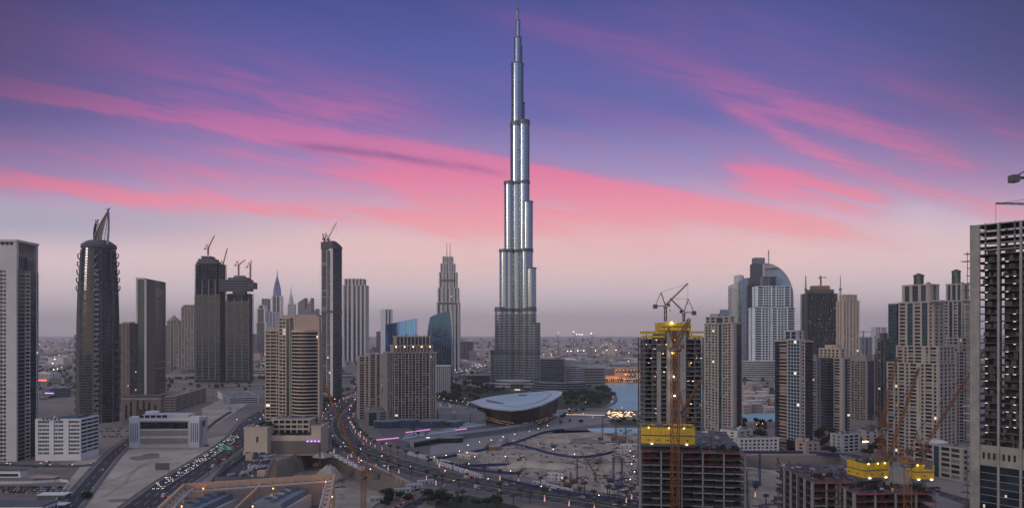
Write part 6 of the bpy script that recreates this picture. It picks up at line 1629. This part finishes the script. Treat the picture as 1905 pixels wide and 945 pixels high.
for px, py in ((78,863),(88,860),(104,863),(16,862),(220,842),(209,849),(65,869),(38,877)): p = G(px, py); car(p.x, p.y, U(-.2,.3), .03, lit=False)
# ------------------------------------------------ construction sites
def fence(lab, pts, m='hoarding', h=2.4, world=False, lit=False):
    r = empty('hoarding_fence', (0,0,0), 0, lab, 'fence'); path = gp(pts, 5); f = MB(); strip(f, path, -.12, .12, 0, h); f.build('panel', m, r)
    q = MB()
    for x, y, a in along(path, .2, 4): q.box(x-.35, x+.35, y-.35, y+.35, h+.001, h+.35)
    q.build('post', 'whitesteel', r); return r
fence('dark blue hoarding with white posts running along the theatre square', [(795,858),(850,848),(900,838),(960,824),(1010,806),(1050,800)])
fence('dark blue hoarding looping through the middle of the construction site', [(940,824),(985,834),(1030,846),(1075,852),(1115,848),(1140,842)])
fence('dark blue hoarding along the boulevard side of the container yard', [(822,862),(870,868),(930,866),(968,868),(960,882),(890,876),(850,868)])
fence('dark blue hoarding along the boulevard below the dug site', [(932,893),(1000,908),(1080,922),(1160,932),(1196,938)])
fence('dark blue hoarding behind the right-hand pit', [(1376,844),(1440,845),(1500,845),(1562,850)], h=3.5)
fence('grey barrier beside the motorway queue', [(300,912),(350,880),(392,852)], 'kerbstone', 1)
fence('red and white barrier row across the motorway lot', [(330,902),(360,900),(395,898)], 'redsteel', 1.1)
def cabin(px, py, a, L, wd=2.6, h=2.7, m='offwhite', lab='', grp=None, stack=1):
    p = G(px, py); r = empty('site_cabin', tuple(p), a, lab, 'cabin', grp)
    for k in range(stack):
        z = k*(h+.1); b = MB().box(0, L, 0, wd, z, z+h).build('cabin_body', m, r); MB().box(-.15, L+.15, -.15, wd+.15, z+h, z+h+.1).build('roof', 'whitesteel', b)
        for i in range(max(1, int(L/3))): MB().box(.8+i*3, 2.0+i*3, -.06, .0, z+1.0, z+2.0).build('window', 'hoarding' if i % 2 else 'glass', b)
        MB().box(L*.48, L*.48+.9, -.07, 0, z+.05, z+2.1).build('door', 'bluesteel', b)
dirn = math.atan2(G(900,882).y-G(760,848).y, G(900,882).x-G(760,848).x)
for i in range(9):
    f = i/9; px, py = 757+f*88, 845+f*21
    cabin(px, py, dirn, 8.4, lab='long white site cabin with blue panels in the row beside the boulevard, hotel end', grp='cabins beside the boulevard, hotel end')
for i in range(9):
    f = i/9; px, py = 808+f*82, 862+f*27
    cabin(px+3, py+1, dirn, 8.4, wd=3, lab='long white site cabin with blue panels in the row beside the boulevard, junction end', grp='cabins beside the boulevard, junction end')
for i in range(8): cabin(990+i*9, 901+i*2.1, -.2, 5, lab='small pale site cabin in the row inside the lower blue hoarding', grp='cabins inside the lower hoarding')
cabin(1019, 893, -.22, 13, 3, 3.0, lab='two-storey stack of white cabins in the middle of the dug site', stack=2); 
cabin(850, 850, -.75, 18, 4, 3.5, 'cream', 'first long cream container shed inside the upper blue hoarding'); cabin(862, 846, -.75, 20, 4, 3.5, 'cream', 'second long cream container shed inside the upper blue hoarding, right of the first')
for i in range(7): cabin(612+i*9, 846+i*4.5, -.9, 7, 3, 2.8, 'white', 'white cabin in the row along the left excavation wall', 'cabins along the left excavation')
for i in range(5): cabin(690+i*22, 934-i*8, .42, 13, 3.4, 3.2, 'offwhite', 'pale site hut in the row below the left excavation', 'huts below the left excavation')
cabin(1085, 835, .1, 9, 3, 3, 'tan', 'tan hut on the upper part of the dug site'); cabin(1155, 832, .05, 12, 3, 3, 'white', 'white bus-like cabin at the right side of the dug site')
cabin(1150, 842, .05, 9, 3, 3, 'offwhite', 'pale cabin just below the bus-like white one'); cabin(912, 838, .3, 12, 4, 4.5, 'timberform', 'brown timber shed beside the fence below the theatre')
def excavator(px, py, a, lab, m='orange'):
    r = empty('excavator', tuple(G(px, py)), a, lab, 'excavator')
    for sy in (-1.2, 1.2): MB().box(-2.2, 2.2, sy-.35, sy+.35, 0, .9).build('track', 'blackrail', r)
    MB().box(-2.2, 1.2, -1.3, 1.3, 1.0, 2.3).build('body', m, r); c = MB().box(.2, 1.8, .1, 1.3, 2.3, 3.2).build('cab', m, r); MB().box(1.8, 1.86, .2, 1.2, 2.0, 3.1).build('window', 'glass', c)
    MB().bar((1.2,-.3,1.8), (4.2,-.3,4.6), .5, .7).build('boom', m, r); MB().bar((4.2,-.3,4.6), (6.2,-.3,1.8), .4, .5).build('stick', m, r); MB().box(5.6, 6.8, -.9, .3, .4, 1.6).build('bucket', 'dgrey', r)
for a in ((967,857,.4,'orange excavator on the mound in the dug site'),(1030,832,2,'blue-grey excavator on the upper dug site'),(906,832,1,'brown excavator by the fence near the theatre'),(1050,890,2.4,'excavator near the stacked cabins'),(1110,862,.8,'excavator at the right slope of the dug site'),(925,833,3,'small excavator between the two upper fences')):
    excavator(*a, m='bluesteel' if 'blue' in a[3] else 'orange')
def rig(px, py, h, lab, m='orange', lean=0):
    r = empty('drilling_rig', tuple(G(px, py)), 0, lab, 'drilling rig')
    for sy in (-1.5, 1.5): MB().box(-2.6, 2.6, sy-.4, sy+.4, 0, 1).build('track', 'blackrail', r)
    MB().box(-3, 2, -1.5, 1.5, 1, 3.2).build('body', m, r); MB().lattice((2.2,0,.5), (2.2+lean,0,h), 1.0, 14, .2).build('leader', m, r); MB().bar((2.9,0,.5), (2.9+lean,0,h-1), .5).build('drill_rod', 'steel', r); MB().bar((-1,0,3), (2.2+lean*.7,0,h*.7), .25).build('brace', m, r)
for a in ((1068,898,22,'rust drilling rig right of the stacked cabins','rebar'),(1142,820,24,'rust drilling rig by the pool behind the dug site','rebar'),(1160,823,26,'grey drilling rig right of the rust one by the pool','dgrey'),(1136,896,20,'first blue drilling rig on the lower right of the dug site','bluesteel'),(1151,908,24,'second, taller blue drilling rig on the lower right of the dug site','bluesteel'),(1408,902,26,'blue drilling rig in the right-hand pit','bluesteel'),(1056,905,12,'short rust rig near the lower hoarding','rebar'),(1117,818,25,'thin rust rig left of the pool rigs','rebar'),(590,868,22,'tan rig at the back of the left excavation','rebar')): rig(*a)
lattice_crane('crawler_crane', 'blue crawler crane with boom lying to the right in the right-hand pit', tuple(G(1460, 905))[:2]+(-13,), 3, 30, 35, .3, 'bluesteel', w=1.4, t=.25)
lattice_crane('crawler_crane', 'second blue crawler crane in the right-hand pit with raised boom', tuple(G(1488, 912))[:2]+(-13,), 3, 34, 48, .5, 'bluesteel', w=1.4, t=.25)
lattice_crane('crawler_crane', 'small orange crawler crane on the dug site, boom to upper left', tuple(G(1108, 895)), 3, 22, 55, 2.7, 'rebar', w=1.2, t=.22)
lattice_crane('tower_crane', 'orange tower crane standing in the left excavation with a long jib leaning left', tuple(G(676, 960).xy*.87)+(-15,), 52, 58, 64, math.pi-.25, 'orange', w=2.2, t=.24)
lattice_crane('tower_crane', 'thin rusty crane mast at the front of the right-hand pit', (W(1458, 620, 480).x, 480, -12), 36, 12, 70, 2.6, 'rebar', w=1.6, t=.3)
# spoil heaps and debris
def heap(px, py, rx, ry, h, lab, m='dirt', seed=0, z=0):
    rs = random.Random(seed or int(px)); n, k = 28, 7; vs = []
    ph = [rs.uniform(0, 6) for _ in range(6)]
    for j in range(k+1):
        f = j/k
        for i in range(n):
            t = 2*math.pi*i/n; q = (1+.16*math.sin(3*t+ph[0])+.1*math.sin(5*t+ph[1])+rs.uniform(-.04,.04)); vs.append((rx*q*(1-f)*math.cos(t), ry*q*(1-f)*math.sin(t), h*(math.sin(f*math.pi/2)**1.1)*(1+rs.uniform(-.12,.12))))
    m_ = MB().add(vs, [(j*n+i, j*n+(i+1)%n, (j+1)*n+(i+1)%n, (j+1)*n+i) for j in range(k) for i in range(n)]+[tuple(range(n-1,-1,-1))]).build('spoil_heap', m, smooth=True); m_.location = (*G(px, py).xy, z); tag(m_, lab, 'heap')
heap(1032, 822, 26, 14, 5, 'large orange-brown spoil heap on the upper dug site', 'dirt'); heap(1085, 822, 24, 16, 4, 'dark heap of rubble right of the orange-brown one', 'darksand'); heap(980, 868, 22, 12, 6, 'pale spoil mound left of the stacked cabins', 'sand')
heap(1030, 868, 26, 12, 3.5, 'wide low sand mound above the stacked cabins', 'sand'); heap(1140, 872, 20, 16, 5, 'brown slope at the right edge of the dug site', 'dirt'); heap(612, 860, 16, 12, 13, 'pale earth slope inside the left excavation', 'sand', z=-16); heap(600, 850, 10, 7, 5, 'grassy mound at the rim of the left excavation', 'dirt')
heap(545, 868, 14, 8, 4, 'low spoil in the left excavation by the rear wall', 'sand', z=-16); heap(1400, 905, 12, 8, 5, 'low spoil heap in the right-hand pit', 'dirt', z=-13)
m = MB(); rs = random.Random(31)
for (x0, x1, y0, y1, n) in ((905,1190,812,905,520),(1376,1500,900,945,300),(1140,1196,800,940,420),(500,640,860,940,240)):
    for i in range(n):
        p = G(U(x0,x1), U(y0,y1)); z = -16.3 if in_poly(p.x, p.y, PIT_A) else (-13.3 if in_poly(p.x, p.y, PIT_B) else 0); a, b = U(.2,2.2), U(.2,1.2); m.m = random.choice([0,1,1,2,3,4,5,2]); m.box(p.x-a, p.x+a, p.y-b, p.y+b, z, z+U(.2,1.3))
tag(m.build('site_debris', ['offwhite','dgrey','rebar','steel','bluesteel','tan']), 'loose timber, pipes and rubble scattered over the dug ground', 'debris', kind='stuff')
for i, (px, py) in enumerate([(1120+U(0,70), 806+U(0,24)) for _ in range(26)]):
    p = G(px, py); a = U(0,3); r = MB().bar((-5,0,1), (5,0,1), 1.4, U(.6,2)).build('material_stack', random.choice(['steel','dgrey','timberform','offwhite'])); r.location = p; r.rotation_euler.z = a; tag(r, 'stack of building material beside the pool at the edge of the dug site', 'stack', 'material stacks beside the pool')

# lit band of angled benches and grass berm by the lake, tents, square strips
r = empty('light_garden', tuple(G(1150, 775)), 0, 'sloping garden with zigzag glowing bench lines beside the lake', 'garden'); rs = random.Random(5)
bz = lambda y: max(.05, (y+11)*.42)
MB().prism([(-24,-9),(36,-11),(42,7),(-8,11)], 0, lambda x, y: bz(y)).build('berm', 'darksand', r)
for i in range(34): x, y = rs.uniform(-16, 32), rs.uniform(-8, 5); a = rs.choice([.8, -.7, .2, -.8])+rs.uniform(-.1,.1); L = rs.uniform(2.5, 7); y2 = y+math.sin(a)*L*.8; MB().bar((x, y, bz(y)+.3), (x+math.cos(a)*L, y2, bz(y2)+.3), .5).build('bench_light', 'benchlamp', r)
r = empty('curved_wall', tuple(G(1090, 774)), 0, 'long curved low wall washed by warm light beside the lake garden', 'wall'); m = MB()
pts = [(-34,6),(-15,3),(4,0),(22,-3),(38,-5)]; 
for a, b in zip(pts, pts[1:]): m.bar((a[0],a[1],1), (b[0],b[1],1), 1, 2)
m.build('wall', 'pinkstone', r); m = MB()
for a, b in zip(pts, pts[1:]): m.bar((a[0],a[1]-.2,2.15), (b[0],b[1]-.2,2.15), .4, .25)
m.build('light_strip', 'benchlamp', r)
# pavilions and pale stepped squares left of the theatre
for i, (x0, x1, y0, y1, lab) in enumerate(((745,790,806,820,'pale stepped plaza left of the long grey wall'),(790,850,800,812,'pale stepped plaza below the retail building'),(850,905,783,800,'pale stepped plaza at the left foot of the theatre'))):
    r = empty('stepped_plaza', (0,0,0), 0, lab, 'steps'); 
    for k in range(4):
        P = [G(x0+k*4, y1-k*2.5), G(x1, y1-8-k*2), G(x1-3, y0), G(x0+10+k*4, y0+3)]; MB().prism([tuple(p.xy) for p in P], .1+k*.5, .58+k*.5).build('step', 'roofpale' if k % 2 else 'kerbstone', r)
for (x0, x1, y0, y1, lab) in ((700,742,822,818,'first pink lit strip on the plaza below the hotel tower'),(755,800,808,802,'long pink lit strip on the plaza by the retail building'),(847,868,803,801,'short pink lit strip nearest the theatre')):
    a, b = G(x0, y0), G(x1, y1); o = MB().bar((a.x,a.y,2.5), (b.x,b.y,2.5), .8, 1.2).build('lit_strip', 'pinksign'); tag(o, lab, 'sign')
a, b = G(792, 838), G(1050, 800)
r = empty('long_wall', (0,0,0), 0, 'long slanted grey wall with dark glazed end, running below the theatre square', 'wall'); P = gp([(770,832),(850,818),(940,806),(1000,796)], 4); m = MB(); strip(m, P, 0, 6, 0, 5.5); m.build('wall', 'pavinggrey' if 'pavinggrey' in MT else 'grey', r)
m = MB(); strip(m, P[:5], -.4, -.05, .4, 4.4); m.build('glazing', 'glass', r); m = MB(); strip(m, P, -1, 16, 5.52, 5.9); m.build('roof', 'grey', r)
r = empty('round_pavilion', tuple(G(828, 822)), 0, 'dark round-ended glass pavilion on the plaza right of the long pink strip', 'building'); MB().lathe([(1,0),(1,5)], 30, 0, 0, 20, 7).build('wall', 'glass', r); MB().lathe([(1.05,5),(1.05,6)], 30, 0, 0, 20, 7).build('roof', 'grey', r); MB().box(-20,-16,-7.4,-6.6,5,6).build('lamp', 'lampwhite', r)
# trees lights behind opera etc.
# road sign over the motorway
p = G(420, 846); r = empty('road_sign', tuple(p), -.2, 'green motorway direction sign on a gantry over the motorway', 'sign'); MB().tube((-9,0,0),(-9,0,8),.25,.25,6).build('post', 'steel', r); MB().tube((9,0,0),(9,0,8),.25,.25,6).build('post', 'steel', r); MB().bar((-9,0,7.6),(9,0,7.6),.4).build('beam', 'steel', r)
mat('signgreen', (.0,.16,.09), .5, emit=.12, ecol=(0,.6,.35)); 
for x in (-7.6, .6): q = MB().box(x, x+7, -.3, -.1, 5.2, 8.8).build('sign_panel', 'signgreen', r); MB().box(x+.6, x+5.5, -.36, -.301, 6.0, 6.5).build('lettering', 'whitesteel', q); MB().box(x+.6, x+4.2, -.36, -.301, 7.3, 7.8).build('lettering', 'whitesteel', q)
p = G(302, 878); r = empty('billboard', tuple(p), 0, 'dark square billboard frame on the empty sand lot', 'billboard')
for i in range(2):
    q = MB().box(-6+i*6.2, -.2+i*6.2, 0, .3, 2, 8).build('panel', 'dgrey', r); m = MB()
    for k in range(5): m.bar((-6+i*6.2+k*1.2, -.1, 2), (-6+i*6.2+k*1.2, -.1, 8), .12)
    m.build('grid', 'grey', q)
for x in (-5, 0, 5): MB().tube((x,.4,0),(x,.4,8),.15,.15,6).build('post', 'steel', r)

# ------------------------------------------------ bottom left yards
def villa_yard():
    Y = G(10, 945).y
    r = empty('villa', (*G(-30, 965).xy, 0), 0, 'long white single-storey building with dark openings, bottom left corner', 'house'); MB().box(0, 38, 0, 16, 0, 8).build('wall', 'white', r); MB().box(-.5, 38.5, -.5, 16.5, 8, 8.8).build('roof', 'dconcrete', r)
    for i in range(7): MB().box(3+i*5, 5.2+i*5, -.2, .05, 2, 6).build('window', 'glass', r)
    for i in range(4): MB().box(38, 38.2, 2+i*3.6, 3.8+i*3.6, 1.5, 6).build('window', 'glass', r)
    r = empty('shed', (*G(-20, 888).xy, 0), 0, 'low white shed with a long dark opening at the left edge', 'shed'); MB().box(0, 26, 0, 9, 0, 5.5).build('wall', 'white', r); MB().box(-.5, 26.5, -.5, 9.5, 5.5, 6.1).build('roof', 'dconcrete', r); MB().box(2, 24, -.15, .05, 1, 3.2).build('opening', 'interior', r)
    for k, (px, py, L, wd, lab) in enumerate(((68, 930, 20, 9, 'white roofed shed in the yard beside the villa'), (46, 950, 26, 8, 'long white canopy at the bottom left corner'), (60,897,18,7,'tan tarpaulin roof with white tank in the yard by the road'))):
        r = empty('yard_shed', (*G(px, py).xy, 0), .05, lab, 'shed'); MB().box(.4, L-.4, .4, wd-.4, 0, 3.4).build('wall', 'dconcrete', r); MB().box(0, L, 0, wd, 3.4, 3.9).build('roof', 'white' if k < 2 else 'pinkstone', r)
    r = empty('yard_wall', (0,0,0), 0, 'low pale boundary wall round the yard beside the road, bottom left', 'wall'); P = gp([(-40,901),(60,899),(126,897),(110,925),(88,955)], 3); m = MB(); strip(m, P, -.2, .2, 0, 2.2); m.build('wall', 'offwhite', r)
villa_yard()

# ------------------------------------------------ foreground roofs
mat('coolergrey', (.20,.24,.28), .6, .2, var=.2, vs=.4)
def truss_roof():
    z = 62.; mat('timbercream', (.52,.36,.24), .75, var=.12, vs=.3)
    at = lambda px, py: (((px-CX)/F)*((EYE-z)*F/(py-HY)), (EYE-z)*F/(py-HY))
    z_ = z
    r = empty('rooftop_frame', (0,0,0), 0, 'cream steel roof-edge frame with trusses and orange lamps, nearest roof at the bottom', 'roof')
    A, B, Cc, D = at(342, 905), at(622, 886), at(596, 1010), at(230, 1010)
    TL, TR = Vector((*A, z)), Vector((*B, z)); BL_, BR = Vector((*D, z)), Vector((*Cc, z))
    L = MB()
    def beam(p, q, nm, w_=1.0, h=2.2, m='timbercream'):
        MB().bar(p, q, w_, h).build(nm, m, r)
    beam(TL, TR, 'edge_beam'); beam(TL, BL_, 'edge_beam'); beam(TR, BR, 'edge_beam')
    inset = Vector((0,-3.2,-1.2)); beam(TL+inset+Vector((2.5,0,0)), TR+inset-Vector((1.5,0,0)), 'inner_beam', .5, .6, 'whitesteel')
    n = 14
    for i in range(n+1):
        p = TL.lerp(TR, i/n); MB().bar(p, p+inset, .22).build('strut', 'timbercream', r)
    for (P, Q, dx_) in ((TL, BL_, 3.2), (TR, BR, -3.0)):
        o = Vector((dx_, 0, -.8)); beam(P+o, Q+o, 'inner_beam', .4, .5, 'whitesteel'); m = MB(); k = 13
        for i in range(k): m.bar(P.lerp(Q, i/k), P.lerp(Q, (i+.5)/k)+o, .22); m.bar(P.lerp(Q, (i+.5)/k)+o, P.lerp(Q, (i+1)/k), .22); m.bar(P.lerp(Q, i/k), P.lerp(Q, i/k)+o, .2)
        m.build('truss', 'whitesteel', r)
    # parapet body below: wall panels inside the ring
    MB().bar(TL+Vector((0,0,-8)), TR+Vector((0,0,-8)), .6, 14).build('parapet_wall', 'tan', r)
    MB().bar(TR+Vector((0,0,-4)), BR+Vector((0,0,-4)), .5, .7).build('lower_beam', 'timbercream', r); MB().bar(TL+Vector((0,0,-4)), BL_+Vector((0,0,-4)), .5, .7).build('lower_beam', 'timbercream', r)
    for (P, Q) in ((TL, BL_), (TR, BR)):
        for i in range(12): a = P.lerp(Q, i/12); MB().bar(a, a+Vector((0,0,-11)), .4).build('post', 'timbercream', r)
    dk = MB(); dk.add([(BL_.x,BL_.y,z-11),(BR.x,BR.y,z-11),(TR.x,TR.y,z-11),(TL.x,TL.y,z-11)], [(0,1,2,3)]); dk.build('roof_deck', 'dconcrete', r)
    for i in range(6):
        p = TL.lerp(TR, .12+i*.16)+Vector((0,-.5,-7)); MB().bar(p-Vector((0,0,5)), p+Vector((0,0,6)), .4).build('post', 'timbercream', r)
    beam(TL.lerp(TR,.5)+Vector((0,-.6,-1)), TL.lerp(TR,.47)+Vector((0,-30,-6)), 'cross_beam', .7, .8)
    for i in range(4): MB().bar(TL.lerp(TR,.02)+Vector((0,-.4,-4-i*2.4)), TR+Vector((-1,-.4,-4-i*2.4)), .16).build('rail', 'timbercream', r)
    for (px, py, dy_) in ((378,905,0),(508,905,0),(606,893,0),(338,938,0),(470,938,0),(618,920,0)):
        q = at(px, py); p = Vector((q[0], q[1], z-.6)); MB().ball(tuple(p), .22, 8, 5).build('orange_lamp', 'lamporange', r)
        Lg = bpy.data.lights.new('roof_lamp', 'POINT'); Lg.energy = 190; Lg.color = (1,.36,.08); Lg.shadow_soft_size = .25; o = bpy.data.objects.new('roof_lamp', Lg); C.objects.link(o); o.parent = r; o.location = p+Vector((0,-1.0,-.7))
    # big cooling plant boxes inside the frame
    for i, (px, py, L_, lab) in enumerate(((380,915,7,'left grey cooling unit with round fans inside the cream roof frame'),(512,908,8,'right grey cooling unit with round fans inside the cream roof frame'))):
        zz = z-4; YY = (EYE-zz)*F/(py-HY); e = empty('cooling_unit', ((px-CX)/F*YY, YY-26, z-11), -.1, lab, 'cooling unit'); MB().box(0, L_+3, 0, 26, 0, 7.2).build('casing', 'coolergrey', e)
        for k in range(4):
            f_ = MB().lathe([(2.6,7.2),(2.7,8.4),(2.3,8.4),(2.2,7.5)], 20, (L_+3)/2, 3.5+k*6.3).build('fan_cowl', 'coolergrey', e)
            MB().lathe([(2.15,7.55),(2.15,7.7)], 16, (L_+3)/2, 3.5+k*6.3).build('fan_disc', 'blackrail', f_)
        MB().box(L_+3.2, L_+4.4, 0, 26, 0, 5).build('pipe_rack', 'whitesteel', e)
truss_roof()
def plant_roof():
    z = 34.; at = lambda px, py: ((px-CX)/F*((EYE-z)*F/(py-HY)), (EYE-z)*F/(py-HY))
    P = [at(400,893), at(490,893), at(512,848), at(456,850)]; r = empty('plant_building', (0,0,0), 0, 'low tan building with a dark roof crowded with white ducts, behind the cream roof frame', 'building')
    MB().prism(P, 0, z).build('wall', 'tan', r); MB().prism([(x, y) for x, y in P], z+.02, z+.4).build('roof', 'blackrail', r)
    for i in range(4): p, q = Vector((*P[i], z+1)), Vector((*P[(i+1)%4], z+1)); MB().bar(p, q, .5, 2.2).build('parapet', 'dgrey' if i != 1 else 'tan', r)
    p1, p2 = Vector((*P[1], 0)), Vector((*P[2], 0))
    for i in range(8):
        q = p1.lerp(p2, (i+.3)/8); MB().box(q.x+.2, q.x+.9, q.y, q.y+2.6, z-12, z-2).build('pilaster', 'timbercream', r)
    rs = random.Random(2)
    for i in range(54):
        u, v = rs.uniform(.2,.85), rs.uniform(.08,.92); a = Vector((*P[0],0)).lerp(Vector((*P[1],0)), u); b = Vector((*P[3],0)).lerp(Vector((*P[2],0)), u); q = a.lerp(b, v); s = rs.uniform(.3, .75)
        if i % 3: MB().box(q.x-s, q.x+s, q.y-s, q.y+s, z+.41, z+rs.uniform(.9, 1.7)).build('duct_unit', rs.choice(['grey','steel','offwhite','dgrey']), r)
        else: MB().bar((q.x, q.y, z+1.6), (q.x+rs.uniform(1, 3), q.y+rs.uniform(4, 9), z+1.6), .8).build('duct', 'whitesteel', r)
    q = at(478, 888); MB().box(q[0], q[0]+5, q[1], q[1]+4, z+.41, z+4).build('stair_head', 'timbercream', r); q = at(462, 858); MB().box(q[0]-2, q[0]+2.5, q[1], q[1]+4, z+.41, z+5).build('stair_head', 'timbercream', r)
plant_roof()
